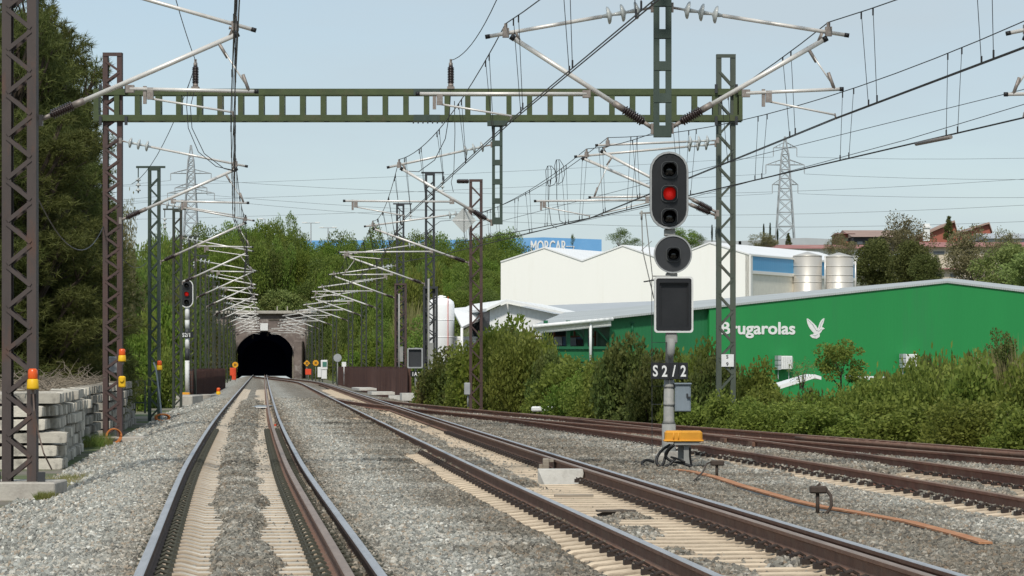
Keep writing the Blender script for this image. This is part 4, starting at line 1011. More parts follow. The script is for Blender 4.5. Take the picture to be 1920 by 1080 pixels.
# small 1A3 signal screen
Yc = 150.0; kc = Yc/F
s3 = thing('signal_post', 'small grey screen signal over a 1A3 plate on a stayed pole by the pile fence', 'railway signal', (xz(780,752,Yc)[0], Yc, -.4))
mb = MB(); x = xz(780,0,Yc)[0]; mb.tube([(x,Yc,-.4),(x,Yc,xz(0,652,Yc)[1])], .07, 8); mb.tube([(x+.05,Yc,xz(0,705,Yc)[1]),(xz(797,0,Yc)[0],Yc+.2,-.35)], .03, 6); mb.tube([(xz(774,0,Yc)[0],Yc,-.4),(x,Yc,xz(0,730,Yc)[1])],.05,6); part('post', mb, 'grey_paint', s3)
mb = MB(); cx, cz = xz(778.5,671.5,Yc); w, h = 29*kc, 38*kc
mb.mi = 0; ring(mb, rrect(cx,cz,w,h,.06), rrect(cx,cz,w-.12,h-.12,.04), Yc-.25, Yc)
mb.mi = 1; plate(mb, rrect(cx,cz,w-.11,h-.11,.04), Yc-.14, Yc-.02)
part('number_screen', mb, ['grey_rim','dark_grey'], s3)
pl = MB(); cx, cz = xz(779.5,701,Yc); pl.cbox((cx,Yc-.1,cz),(20*kc,.02,10*kc),.003); pp = part('number_plate', pl, 'black_paint', s3)
part('letter', text_mb('1A3', .25, .01, (1,0,0), (0,0,1), (cx,Yc-.115,cz-.09), .006, .8, 'CENTER', 1.15), 'white_letter', pp)

# ---------------------------------------------------------------- beacons and boxes on the masts
def beacon(px, p0, p1, Y, lab, grp='orange warning beacons beside the left-hand track', wpx=None):
    c = W(px, p1, Y); h = (p1-p0)*Y/F; t = thing('warning_beacon', lab, 'beacon', c, grp)
    r = (wpx or (p1-p0)*.5)*Y/F/2
    mb = MB(); mb.lathe(c, c+V((0,0,1)), [(0,r*1.05),(h*.08,r*1.1),(h*.45,r*1.0),(h*.5,r*.85)], 16); part('body', mb, 'yellow_body', t)
    mb = MB(); mb.lathe(c+V((0,0,h*.5)), c+V((0,0,2)), [(0,r*.86),(h*.05,r*.88),(h*.25,r*.9),(h*.42,r*.85),(h*.5,r*.55)], 16); part('lens', mb, 'orange_lens', t)
    mb = MB(); mb.box(c+V((0,.02,-h*.1)), (r*.9,r*.6,h*.22)); part('bracket', mb, 'clamp', t)
    return t
beacon(61.5, 691, 730, 46.4, 'orange and yellow warning beacon on the nearest brown mast', wpx=21)
beacon(229, 654, 678, 79.6, 'orange and yellow beacon on the rusty gantry mast above a yellow box', wpx=14)
beacon(299, 676, 694, 109.5, 'orange beacon on the first green mast behind the gantry', wpx=10)
beacon(409.5, 727, 741, 178, 'small orange beacon on the ground beside the far rusty fence', wpx=8)
mb = MB(); c = W(229,716,79.6); mb.cbox(c, (.17,.14,.29), .03); mb.lathe(c+V((0,-.08,.05)), c+V((0,-1,.05)), [(0,.06),(.03,.05)], 10)
solo('alarm_box', mb, 'yellow_body', 'rounded yellow box on the rusty gantry mast below its beacon', 'box', c)
mb = MB(); c = W(215,684,80.6); mb.cbox(c, (.30,.16,.42), .02); solo('relay_box', mb, 'grey_rim', 'pale grey box hung behind the rusty gantry mast', 'box', c)
mb = MB(); 
for k in range(5):
    c = W(212+k*.6, 817+(k%3), 79.2-.03*k); r = .17+.012*(k%3)
    mb.tube([c+V((r*math.cos(2*PI*i/20), .03*math.sin(i), r*1.0*math.sin(2*PI*i/20))) for i in range(21)], .016, 6, caps=False)
solo('cable_coil', mb, 'cable_orange', 'coil of orange cable leaning against the foot of the rusty gantry mast', 'cable coil', W(212,828,79.2))
mb = MB()
for k in range(4):
    c = W(303+k, 783, 108.5-.05*k); r = .19
    mb.tube([c+V((r*1.2*math.cos(2*PI*i/16), .03*math.sin(i), r*.6*math.sin(2*PI*i/16))) for i in range(17)], .03, 5, caps=False)
solo('cable_coil', mb, 'cable_orange', 'small orange cable coil at the foot of the first green mast', 'cable coil', W(303,790,108.5))
wire('cable', [W(62,732,46.4), W(64,770,46.3), W(72,812,46.4), W(82,850,46.2), W(97,880,46.4)], 'thin brown cable hanging from the beacon on the nearest mast', .012, 'cable_brown')
wire('cable', [W(288,680,109.4), W(292,690,109.3), W(296,720,109.3), W(301,760,109.2), W(303,785,109)], 'pale hose running down the first green mast', .03, 'blue_grey')

# ---------------------------------------------------------------- stacked old sleepers
def old_sleeper_mesh(seed):
    r = random.Random(seed); mb = MB(); xs = [-2.5,-2.44,-1.9,-1.2,-.6,-.05,0]
    vs = []
    for i, x in enumerate(xs):
        e = .012 if i in (0,len(xs)-1) else 0
        t = .20-(.03 if i == 3 else 0)+r.uniform(-.006,.006); j = r.uniform(-.006,.006)
        for y, z in ((-.145+e,e),(-.12+e,t-.015-e),(-.10+e,t-e),(.10-e,t-e),(.12-e,t-.015-e),(.145-e,e)): vs.append((x,y+j,z))
    fs = []
    for i in range(len(xs)-1):
        for j in range(6): fs.append((i*6+j, i*6+(j+1)%6, (i+1)*6+(j+1)%6, (i+1)*6+j)[::-1])
    fs.append((0,1,2,3,4,5)); e = (len(xs)-1)*6; fs.append((e+5,e+4,e+3,e+2,e+1,e)); mb.add(vs, fs)
    return mb
osm = [old_sleeper_mesh(i).mesh('old_sleeper', 'sleeper_old') for i in range(5)]
def stack_x(y): return -8.63-.083*(y-60)
rnd = random.Random(5); cnt = 0; rest = MB()
items = []
for pile, (ya, yb_) in enumerate(((60.0,71.6),(72.6,84.0),(85.2,104.5))):
    y = ya; q = 0
    blk = [[rnd.uniform(-.06,.06) for _ in range(40)] for _ in range(6)]
    while y < yb_:
        for lv in range(6):
            if pile == 0 and q < (0,0,0,1,1,2)[lv]: 
                pass
            if rnd.random() < .02 and lv == 5: continue
            g = blk[lv][q//5]
            off = (.42,.30,.45,.28,.20,.10)[lv] if pile == 0 and q < 3 else 0.0
            items.append((y, lv, pile, stack_x(y)+g+rnd.choice((-.11,-.06,-.02,0,0,.02,.05))+rnd.uniform(-.025,.025)+(.12 if lv in (4,5) else 0)*rnd.random()-(.22 if pile == 1 else 0)+off*.6-.25*(lv in (3,4))*(pile == 0 and q < 3), rnd.uniform(-.02,.02)))
        y += .318; q += 1
items.sort(key=lambda t: t[0])
names = ['nearest pile, behind the nearest brown mast','middle pile, left of the rusty gantry mast','farthest pile, behind the rusty gantry mast']
lv_n = ['bottom course','second course','third course','fourth course','fifth course','top course']
for y, lv, pile, x, a in items:
    z = -.47+lv*.245
    if cnt < 290:
        lab = 'weathered concrete sleeper, %s of the %s' % (lv_n[lv], names[pile])
        o = solo('concrete_sleeper', osm[cnt % 5], None, lab, 'railway sleeper', (x,y,z), 'old sleepers in the %s of the %s' % (lv_n[lv], ('nearest pile','middle pile','farthest pile')[pile]))
        o.rotation_euler = (rnd.uniform(-.02,.02), 0, a)
    else:
        t = old_sleeper_mesh(cnt % 5); rest.add([(v[0]+x,v[1]+y,v[2]+z) for v in t.v], t.f)
    cnt += 1
if rest.v:
    o = solo('distant_stacked_sleepers', rest, 'sleeper_old', 'rest of the old grey concrete sleepers stacked at the far end', 'sleepers', (0,0,0), None, 'stuff')
mb = MB()
for lv in range(1,6):
    for pile, (ya, yb_) in enumerate(((60,71.6),(72.6,84),(85.2,104.5))):
        for dx in (.35,1.9):
            mb.box((stack_x((ya+yb_)/2)-dx-.1, (ya+yb_)/2, -.47+lv*.245-.0225), (.08,yb_-ya-.2,.042), math.atan(.083))
solo('spacer_timbers', mb, 'wood_dark', 'dark timber spacers between the courses of stacked sleepers', 'timber', (0,0,0), None, 'stuff')
# dry brushwood on the stack
mb = MB(); rnd = random.Random(9)
for i in range(420):
    y = rnd.uniform(60,92); x = stack_x(y)-rnd.uniform(.15,2.4); z = 1.0
    d = V((rnd.uniform(-1,1), rnd.uniform(-.6,.6), rnd.uniform(.02,.55))); ln = rnd.uniform(.3,.9)
    p = [V((x,y,z))]
    for k in range(4): d += V((rnd.uniform(-.3,.3),rnd.uniform(-.3,.3),rnd.uniform(-.25,.12))); p.append(p[-1]+d.normalized()*ln/4)
    for q in p: q.z = max(q.z, .99)
    mb.tube(p, .01, 4, caps=False, radii=[.012,.010,.008,.006,.003])
solo('brushwood', mb, 'twig', 'dry grey brushwood lying on top of the stacked sleepers', 'brushwood', (0,0,0), None, 'stuff')
# iron frame beyond the stack
mb = MB(); Yf = 106
for px in (253,272): mb.bar(W(px,713,Yf), W(px,775,Yf), .06, .06)
for py in (714,735,755): mb.bar(W(250,py,Yf), W(275,py,Yf), .05, .05)
solo('metal_frame', mb, 'dark_green_steel', 'small green metal frame standing beyond the stacked sleepers', 'frame', W(262,775,Yf))

# ---------------------------------------------------------------- rusty pile fences, concrete bits, small trackside things
def pile_fence(name, lab, x0, y0, x1, y1, zt0, zt1, zb):
    mb = MB(); n = int(math.hypot(x1-x0, y1-y0)/.42); rr = random.Random(3); px = None
    for i in range(n):
        a, b = i/n, (i+1)/n
        z = zt0+(zt1-zt0)*a+rr.uniform(-.05,.05)
        xa, ya, xb, yb_ = x0+(x1-x0)*a, y0+(y1-y0)*a, x0+(x1-x0)*b, y0+(y1-y0)*b
        o = .09 if i % 2 else -.09
        mb.prism([(xa-.03+o*.9,ya,zb),(xb-.03+o*.9,yb_,zb),(xb-.03+o*.9,yb_,z),(xa-.03+o*.9,ya,z)], (0,0,0), (.03,.05,0))
        mb.box((xb,yb_,(zb+z)/2-.02),(.22,.04,z-zb-.05))
    return solo(name, mb, 'pile_rust', lab, 'fence', (x0,y0,zb))
p0 = W(768,738,152); p1 = W(636,690,258)
pile_fence('pile_fence', 'long rust-brown sheet pile fence right of the tracks before the tunnel', p0.x, 152, p1.x, 258, ZP(689,152), ZP(687.5,258), -.6)
p0 = W(357,740,168); p1 = W(420,728,240)
pile_fence('pile_fence', 'short rust-brown sheet pile fence left of the tracks behind the S2/1 signal', p0.x, 168, p1.x, 240, ZP(693,168), ZP(691,240), -.6)
mb = MB(); c = W(337,752,150); mb.cbox(c, (1.7,5.0,.55), .04); mb.cbox(W(385,744,176), (1.0,4,.26), .03); solo('concrete_plinth', mb, 'concrete', 'low concrete plinth round the foot of the S2/1 signal', 'plinth', c)
mb = MB(); 
for px, py, Y, w_, d_, h_ in ((744,746,148,.75,.5,.24),(771,744,146,.95,1.5,.34),(720,737,166,1.5,4,.14),(690,729,190,1.5,9,.12)):
    mb.box(W(px,py,Y), (w_,d_,h_), .1)
solo('concrete_kerb', mb, 'concrete_white', 'pale concrete blocks at the foot of the long rusty fence', 'kerb', W(744,746,148))
# concrete block in the middle track
Yk = 46.2; c = W(1052,893,Yk); t = 29*Yk/F
mb = MB(); hw = 42*Yk/F
tw, bw_ = .335, .24
z0, z1 = c.z-.115, c.z+.105
vs = [(c.x-tw,c.y-.17,z1),(c.x+tw,c.y-.17,z1),(c.x+bw_+.04,c.y-.19,z0),(c.x-bw_+.0,c.y-.19,z0),(c.x-tw,c.y+.17,z1),(c.x+tw,c.y+.17,z1),(c.x+tw,c.y+.17,z0),(c.x-tw,c.y+.17,z0),(c.x-tw,c.y-.08,z0),(c.x+tw,c.y-.08,z0),(c.x-tw,c.y-.155,z1),(c.x+tw,c.y-.155,z1)]
mb.add(vs, [(0,3,2,1),(0,1,5,4),(4,5,6,7),(0,8,3),(1,2,9),(0,4,7,8),(1,9,6,5),(8,7,6,9),(3,8,9,2)])
solo('concrete_block', mb, 'concrete_white', 'white concrete lump, wider on top, between the rails of the middle track', 'concrete block', c)
mb = MB(); c = W(1076,930,41.5); mb.box(c, (.50,.24,.035), .03); mb.box(c+V((-.15,0,-.045)),(.09,.22,.06)); mb.box(c+V((.14,0,-.045)),(.09,.22,.06))
solo('plank', mb, 'wood_grey', 'short grey board on two feet lying in front of the white concrete block', 'board', c)
mb = MB(); c = W(1158,960,36.3); rr = random.Random(4)
pts = [(-.24,-.03),(-.1,.02),(.05,.03),(.16,.02),(.26,-.05),(.1,-.06),(-.05,-.07),(-.2,-.06)]
mb.prism([(c.x+a, c.y, c.z+b) for a, b in pts], (0,-.09,0), (0,.09,0)); mb.box(c+V((-.02,-.03,.015)),(.44,.2,.02),.1)
solo('wood_scrap', mb, 'wood_dark', 'dark rotten piece of wood between the middle track rails, nearest the camera', 'wood', c)
yq = 50.5; p = along(M, .50, yq, -.09); mb = MB(); mb.cbox(p+V((-.02,0,.0)),(.10,.42,.20),.01); mb.cbox(p+V((-.10,-.05,-.05)),(.06,.2,.12),.01); mb.box(p+V((.03,0,.07)),(.14,.34,.04))
solo('rail_contact', mb, 'wood_grey', 'small brown contact box fixed to the inside rail just beyond the white concrete block', 'contact box', p)
# rusty bar on a grey strip
def bar_pts(dx=0): return [V((W(px,0,9930/(py-681)).x, 9930/(py-681), 0)) for px, py in ((1268,880),(1300,884),(1345,895),(1390,910),(1440,924),(1490,938),(1540,949),(1595,958),(1650,968),(1705,978),(1755,991),(1800,1003),(1848,1017))]
pp = bar_pts(); mb = MB()
for i in range(len(pp)-1):
    a, b = pp[i], pp[i+1]
    mb.bar(a+V((0,0,-.145)), b+V((0,0,-.145)), .13, .02)
solo('rusty_bar', mb, 'rust_bar', 'long bent rusty flat bar lying on the ballast right of the middle track', 'metal bar', pp[0])
mb = MB()
for i in range(len(pp)-1):
    a, b = pp[i], pp[i+1]; mb.bar(a+V((.0,.0,-.225)), b+V((.0,.0,-.225)), .125, .125)
solo('cable_trough', mb, 'grey_bar', 'grey concrete trough edge under the rusty flat bar', 'trough', pp[0]+V((0,0,-.3)))
# T posts
mb = MB(); c = W(1345,868,47.6); mb.tube([W(1344,898,47.6), W(1344,868,47.6)], .022, 8); mb.cbox(c+V((0,0,.0)),(.20,.12,.08),.015); mb.tube([c+V((-.08,0,.02)), c+V((-.16,-.02,-.01)), W(1318,885,46.9), W(1300,902,45.5), W(1285,912,44.6)], .012, 6)
solo('rail_joint_post', mb, 'dark_rust', 'short T-shaped post with a thin cable, right of the amber cable box', 'post', c)
mb = MB(); Yt = 36.0; c = W(1534,918,Yt); mb.tube([W(1533,972,Yt), W(1533,920,Yt)], .022, 8); mb.cbox(c,(.19,.13,.085),.015); mb.tube([c+V((.06,-.02,.03)), W(1549,918,Yt), W(1558,930,Yt-.1), W(1559,948,Yt-.1), W(1552,960,Yt-.1), W(1540,972,Yt-.1)], .020, 8); mb.tube([W(1538,906,Yt), W(1532,912,Yt), W(1528,918,Yt)], .015, 6)
solo('rail_joint_post', mb, 'dark_rust', 'short post with a thick looped hose, standing behind the rusty flat bar', 'post', c)
mb = MB(); c = W(1020,767,98); mb.cbox(c, (.78,.5,.16), .04); mb.box(W(1042,768,97.8), (.25,.2,.14)); solo('equipment_case', mb, 'white_letter', 'low white equipment case at the edge of the bushes beyond the siding', 'case', c)
gp = [W(px,py,Y) for px,py,Y in ((1085,862,57.5),(1110,866,56.5),(1140,872,55.5),(1165,874,55),(1190,871,55),(1215,873,54.8),(1232,876,54.4))]
wire('cable', gp, 'green cable lying on the ballast left of the signal foot', .022, 'cable_green')
wire('cable', [p+V((0,.3,.02+.03*math.sin(i))) for i, p in enumerate(gp)], 'second green cable lying beside the first at the signal foot', .015, 'cable_green')
mb = MB(); c = W(1150,847,60.5); mb.cbox(c+V((0,0,-.05)), (1.35,1.6,.06), .02); solo('cable_cover', mb, 'concrete', 'flat concrete cover slab in the ballast left of the signal', 'slab', c)
mb = MB(); c = W(484,752.5,120); mb.mi = 0; mb.box(V((c.x,122,-.13)), (.62,3.6,.03)); mb.mi = 1; mb.box(V((c.x,120.1,-.14)), (.62,.10,.045)); solo('balise_plate', mb, ['blue_grey','white_letter'], 'dark plate with a white front edge between the left-hand rails', 'plate', c)
mb = MB(); c = W(876,729,105); mb.cbox(c, (.20,.14,.40), .02); mb.tube([c+V((.02,.05,-.6)), c+V((.02,.05,0))], .03, 6); solo('relay_box', mb, 'grey_rim', 'pale grey box low on the brown mast in the bushes', 'box', c)
mb = MB(); c = W(520,804,74); mb.box(along(L,.75,83.5,-.10),(.05,.20,.05)); solo('red_tag', mb, 'sign_red', 'small red tag between the two right-hand rails of the left track', 'tag', c)
# ---------------------------------------------------------------- tunnel
YP = 413.4; xc = XP(497, YP); kp = YP/F
tun = thing('tunnel_portal', 'weathered stone tunnel portal with a black horseshoe mouth', 'tunnel portal', (xc, YP, 0))
def arch(r_x, spring, top, n=16, x=xc):
    pts = [(x-r_x,-.7)]
    for i in range(n+1):
        a = PI-PI*i/n; pts.append((x+r_x*math.cos(a), spring+(top-spring)*math.sin(a)))
    pts.append((x+r_x,-.7)); return pts
ar = arch(55*kp, 2.4, ZP(622,YP))
mb = MB(); xl_, xr_ = XP(425,YP), XP(618,YP); zt = ZP(588,YP)
out = [(xl_-3,-.7)]
n = len(ar)
for i in range(n):
    t = i/(n-1); 
    if i < 5: out.append((xl_-3, -.7+(zt+.7)*(i+1)/5)) if i else None
outer = []
for i, (x,z) in enumerate(ar):
    if i == 0: outer.append((xl_-3,-.7))
    elif i == n-1: outer.append((xr_+3,-.7))
    else:
        a = PI-PI*(i-1)/(n-3); cx_, sx_ = math.cos(a), math.sin(a)
        m_ = max(abs(cx_), abs(sx_)); u_, v_ = cx_/m_, sx_/m_
        X = (xc+(xr_+3-xc)*u_) if u_ > 0 else (xc+(xc-xl_+3)*u_); Z = max(2.4, 2.4+(zt-2.4)*v_); outer.append((X,Z))
f = []
for y0_, fl in ((YP-.5,False),):
    vs = [(x,y0_,z) for x,z in ar]+[(x,y0_,z) for x,z in outer]+[(x,YP+.1,z) for x,z in ar]+[(x,YP+.9,z) for x,z in outer]
    fs = []
    for i in range(n-1): fs += [(i,i+1,n+i+1,n+i),(2*n+i+1,2*n+i,3*n+i,3*n+i+1),(i+1,i,2*n+i,2*n+i+1),(n+i,n+i+1,3*n+i+1,3*n+i)]
    mb.add(vs, fs)
part('portal_wall', mb, 'stone_portal', tun)
mb = MB(); ao = arch(55*kp+.38, 2.4, ZP(622,YP)+.38); vs = []; fs = []
for o_, y in ((ar,YP-.62),(ao,YP-.62),(ar,YP-.4),(ao,YP-.4)): vs += [(x,y,z) for x,z in o_]
for i in range(n-1): fs += [(i,i+1,n+i+1,n+i),(i+1,i,2*n+i,2*n+i+1),(n+i,n+i+1,3*n+i+1,3*n+i)]
mb.add(vs, fs); part('arch_ring', mb, 'stone_portal', tun)
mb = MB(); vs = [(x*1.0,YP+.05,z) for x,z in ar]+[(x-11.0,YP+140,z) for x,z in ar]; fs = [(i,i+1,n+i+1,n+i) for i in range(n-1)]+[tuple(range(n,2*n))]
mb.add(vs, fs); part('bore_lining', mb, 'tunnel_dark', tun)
mb = MB(); mb.cbox((xc-1.0,YP-.3,zt+.15),(xr_-xl_+6,1.6,.4),.05)
for px in (520,539,470,580): mb.bar((XP(px,YP),YP-.2,zt+.2),(XP(px,YP),YP-.2,zt+.95),.12,.12)
part('parapet', mb, 'concrete', tun)
mb = MB(); mb.box((XP(496,YP),YP-.75,ZP(613,YP)),(1.0,.06,.95)); part('white_panel', mb, 'white_letter', tun)
mb = MB(); mb.prism([(XP(p_,YP),0,ZP(q_,YP)) for p_, q_ in ((504,601),(540,601),(540,597),(530,595),(520,598),(510,597))],(0,YP-.56,0),(0,YP-.503,0)); part('spalled_patch', mb, 'wood_dark', tun)
# buttress right of the mouth
mb = MB(); mb.cbox((XP(560,YP-3),YP-2.5,1.9),(1.1,4,5.0),.1); part('buttress', mb, 'stone_portal', tun)
# small signs around the mouth
def disc_sign(px, py, Y, r, mat, lab, txt=None, shape='disc', cat='sign'):
    c = W(px,py,Y); t = thing('trackside_sign', lab, cat, (c.x, Y, -.3))
    mb = MB(); mb.tube([(c.x,Y,-.4),(c.x,Y,c.z+r*.5)], .035, 6); part('post', mb, 'grey_paint', t)
    mb = MB(); k = 24 if shape == 'disc' else 4; a0 = 0 if shape == 'disc' else (PI/2 if shape == 'diamond' else PI/4)
    mb.mi = 1; plate(mb, [(c.x+r*math.cos(a0+2*PI*i/k), c.z+r*math.sin(a0+2*PI*i/k)) for i in range(k)], Y-.07, Y-.04)
    mb.mi = 0; plate(mb, [(c.x+r*.84*math.cos(a0+2*PI*i/k), c.z+r*.84*math.sin(a0+2*PI*i/k)) for i in range(k)], Y-.078, Y-.07)
    pn = part('panel', mb, [mat,'black_paint' if txt else mat], t)
    if txt: part('digits', text_mb(txt, r*.95, .01, (1,0,0), (0,0,1), (c.x,Y-.085,c.z-r*.34), .01, .8, 'CENTER'), 'black_letter', pn)
    return t
disc_sign(441, 684, 330, .36, 'yellow', 'yellow round speed sign left of the tunnel mouth', '30')
disc_sign(575.5, 681, 330, .40, 'yellow', 'yellow diamond speed sign right of the tunnel mouth', '30', 'diamond')
disc_sign(592, 680.5, 332, .36, 'yellow', 'yellow round speed sign beside the yellow diamond', '30')
disc_sign(578, 697, 328, .42, 'sign_red', 'red square sign with pale edge under the yellow diamond', None, 'square')
disc_sign(633, 671, 235, .30, 'grey_rim', 'pale grey round sign back above the end of the rusty fence', None)
mb = MB(); c = W(437,697,325); mb.cbox(c,(.62,.4,.8),.04); mb.box(c+V((.1,-.1,-.6)),(.4,.3,.45)); solo('red_cabinet', mb, 'sign_red', 'orange-red cabinet under the round yellow sign left of the tunnel mouth', 'cabinet', c)
mb = MB(); c = W(608,684,300); mb.mi = 0; mb.cbox(c,(.62,.5,.9),.03); mb.mi = 1; mb.box(c+V((.05,-.27,.05)),(.4,.04,.45)); mb.mi = 0; mb.box(c+V((0,0,-.85)),(.5,.4,.9)); solo('trackside_cabinet', mb, ['white_letter','cable_green'], 'white cabinet with a green panel right of the tunnel signs', 'cabinet', c)
mb = MB(); c = W(599,694,310); mb.cbox(c+V((0,0,-.2)),(.36,.3,1.0),.03); solo('white_post', mb, 'white_letter', 'stubby white post between the yellow round sign and white cabinet', 'post', c)
mb = MB(); c = W(645,683,236); mb.box(c,(.32,.03,.34)); mb.tube([c+V((0,.03,-1.5)),c],.03,6); solo('number_sign', mb, 'white_letter', 'small white square sign beside the grey round sign', 'sign', c)

# ---------------------------------------------------------------- foliage
def leaf_mesh(name, P, size, mat, up=.25, aspect=.55, seed=0, N=None, extra=None):
    r = np.random.default_rng(seed); n = len(P)
    d = r.normal(size=(n,3)); d[:,2] += up
    if N is not None: d += N*1.1
    d /= np.linalg.norm(d,axis=1)[:,None]                       # leaf axis
    e = r.normal(size=(n,3)); s = np.cross(d,e); s /= np.linalg.norm(s,axis=1)[:,None]
    sz = size*r.uniform(.6,1.35,size=n)[:,None]
    a = P-d*sz*.5; b = P+s*sz*aspect*.5; c = P+d*sz*.5; q = P-s*sz*aspect*.5
    V_ = np.stack([a,b,c,q],1).reshape(-1,3)
    me = bpy.data.meshes.new(name); me.vertices.add(4*n); me.vertices.foreach_set('co', V_.ravel().astype(np.float32))
    me.loops.add(4*n); me.loops.foreach_set('vertex_index', np.arange(4*n,dtype=np.int32)); me.polygons.add(n)
    me.polygons.foreach_set('loop_start', np.arange(0,4*n,4,dtype=np.int32)); me.polygons.foreach_set('loop_total', np.full(n,4,dtype=np.int32))
    me.materials.append(MT[mat]); me.update(); me.validate(); return me
def blob_points(blobs, n, seed, shell=.62, flat=1.0):
    r = np.random.default_rng(seed); B_ = np.array(blobs); w = B_[:,3]**2; w = w/w.sum()
    k = r.choice(len(B_), n, p=w); d = r.normal(size=(n,3)); d /= np.linalg.norm(d,axis=1)[:,None]
    rad = B_[k,3]*(shell+(1.08-shell)*r.random(n)**.6)*(1+.10*r.normal(size=n))
    dd = d*rad[:,None]; dd[:,2] *= flat
    return B_[k,:3]+dd, d
def crown_blobs(rx, rz, cz, nb, br, seed, egg=.0, hollow=.45):
    r = random.Random(seed); out = []
    while len(out) < nb:
        x, y, z = r.uniform(-1,1), r.uniform(-1,1), r.uniform(-1,1); q = x*x+y*y+z*z
        if q > 1 or q < hollow*hollow: continue
        k = 1-egg*(z+1)/2
        out.append((x*rx*k, y*rx*k, cz+z*rz, br*r.uniform(.6,1.35)))
    return out
def needle_mesh(name, C, nrm, ln, mat, k=9, seed=0, wd=.06):
    r = np.random.default_rng(seed); n = len(C); P = np.repeat(C,k,axis=0); D = r.normal(size=(n*k,3))+np.repeat(nrm,k,axis=0)*.9; D[:,2] += .25
    D /= np.linalg.norm(D,axis=1)[:,None]; e = r.normal(size=(n*k,3)); s = np.cross(D,e); s /= np.linalg.norm(s,axis=1)[:,None]
    L_ = ln*r.uniform(.6,1.2,size=n*k)[:,None]
    a = P-s*L_*wd; b = P+s*L_*wd; c = P+D*L_
    V_ = np.stack([a,b,c],1).reshape(-1,3); m = n*k
    me = bpy.data.meshes.new(name); me.vertices.add(3*m); me.vertices.foreach_set('co', V_.ravel().astype(np.float32))
    me.loops.add(3*m); me.loops.foreach_set('vertex_index', np.arange(3*m,dtype=np.int32)); me.polygons.add(m)
    me.polygons.foreach_set('loop_start', np.arange(0,3*m,3,dtype=np.int32)); me.polygons.foreach_set('loop_total', np.full(m,3,dtype=np.int32))
    me.materials.append(MT[mat]); me.update(); return me
def trunk_mb(h, r0, seed, blobs=(), lean=.05, nlimb=10):
    rr = random.Random(seed); mb = MB(); pts = []; x = y = 0
    for i in range(7): pts.append(V((x,y,h*i/6-.3))); x += rr.uniform(-1,1)*lean*h/6; y += rr.uniform(-1,1)*lean*h/6
    mb.tube(pts, r0, 7, radii=[r0*(1-.12*i) for i in range(7)])
    bl = list(blobs); rr.shuffle(bl)
    for b in bl[:nlimb]:
        t = max(.25, min(.95, (b[2]/h)*.72)); a = pts[min(6,int(t*6))]; e = V(b[:3]); m_ = a.lerp(e,.5)+V((rr.uniform(-.1,.1)*h*.3,rr.uniform(-.1,.1)*h*.3,-.03*h))
        mb.tube([a,m_,e], r0*.3, 5, radii=[r0*.42,r0*.27,r0*.10])
    return mb
class Proto:
    """a plant with crown and trunk meshes around the origin"""
    def __init__(s, cname, crown, trunk, tmat): s.c = crown; s.t = trunk.mesh('trunk', tmat) if trunk else None; s.cname = cname
    def put(s, name, lab, cat, loc, rz, sc, grp=None):
        t = thing(name, lab, cat, loc, grp); t.rotation_euler = (0,0,rz); t.scale = sc if isinstance(sc,tuple) else (sc,sc,sc)
        link(bpy.data.objects.new(s.cname, s.c), t)
        if s.t: link(bpy.data.objects.new('trunk' if s.cname != 'foliage' else 'stem', s.t), t)
        return t
def broad(seed, mat, nleaf=5000, rx=.5, rz=.42, cz=.58, nb=26, br=.17, leaf=.035, egg=.2, tmat='bark', nl=9):
    b = crown_blobs(rx, rz, cz, nb, br, seed, egg); P_, N_ = blob_points(b, nleaf, seed, .55, .9)
    P_[:,2] = np.maximum(P_[:,2], .05)
    return Proto('crown', leaf_mesh('crown', P_, leaf, mat, .2, .6, seed, N_), trunk_mb(.8, .03, seed, b, .04, nl), tmat)
def bush(seed, mat, nleaf=9000, rx=.55, rz=.45, cz=.42, nb=34, br=.20, leaf=.05, sprig=.06):
    b = crown_blobs(rx, rz, cz, nb, br, seed, .05, .3); P_, N_ = blob_points(b, nleaf, seed, .5, 1)
    r = np.random.default_rng(seed+50); m = int(nleaf*sprig); k = r.choice(len(P_), m//14); Q = []; NQ = []
    for i in k:
        d = N_[i]*.6+np.array([0,0,.9])+r.normal(size=3)*.3; d /= np.linalg.norm(d); ln = r.uniform(.06,.15)
        for t in np.linspace(0,1,14): Q.append(P_[i]+d*ln*t+r.normal(size=3)*.012); NQ.append(N_[i])
    if Q: P_ = np.vstack([P_,np.array(Q)]); N_ = np.vstack([N_,np.array(NQ)])
    P_[:,2] = np.maximum(P_[:,2], .0)
    mb = MB(); rr = random.Random(seed)
    for i in range(10):
        e = V(b[rr.randrange(len(b))][:3]); mb.tube([V((rr.uniform(-.1,.1),rr.uniform(-.1,.1),-.15)), e*.55+V((0,0,.05)), e], .012, 5, radii=[.018,.012,.004])
    return Proto('foliage', leaf_mesh('foliage', P_, leaf, mat, .15, .62, seed, N_), mb, 'bark')
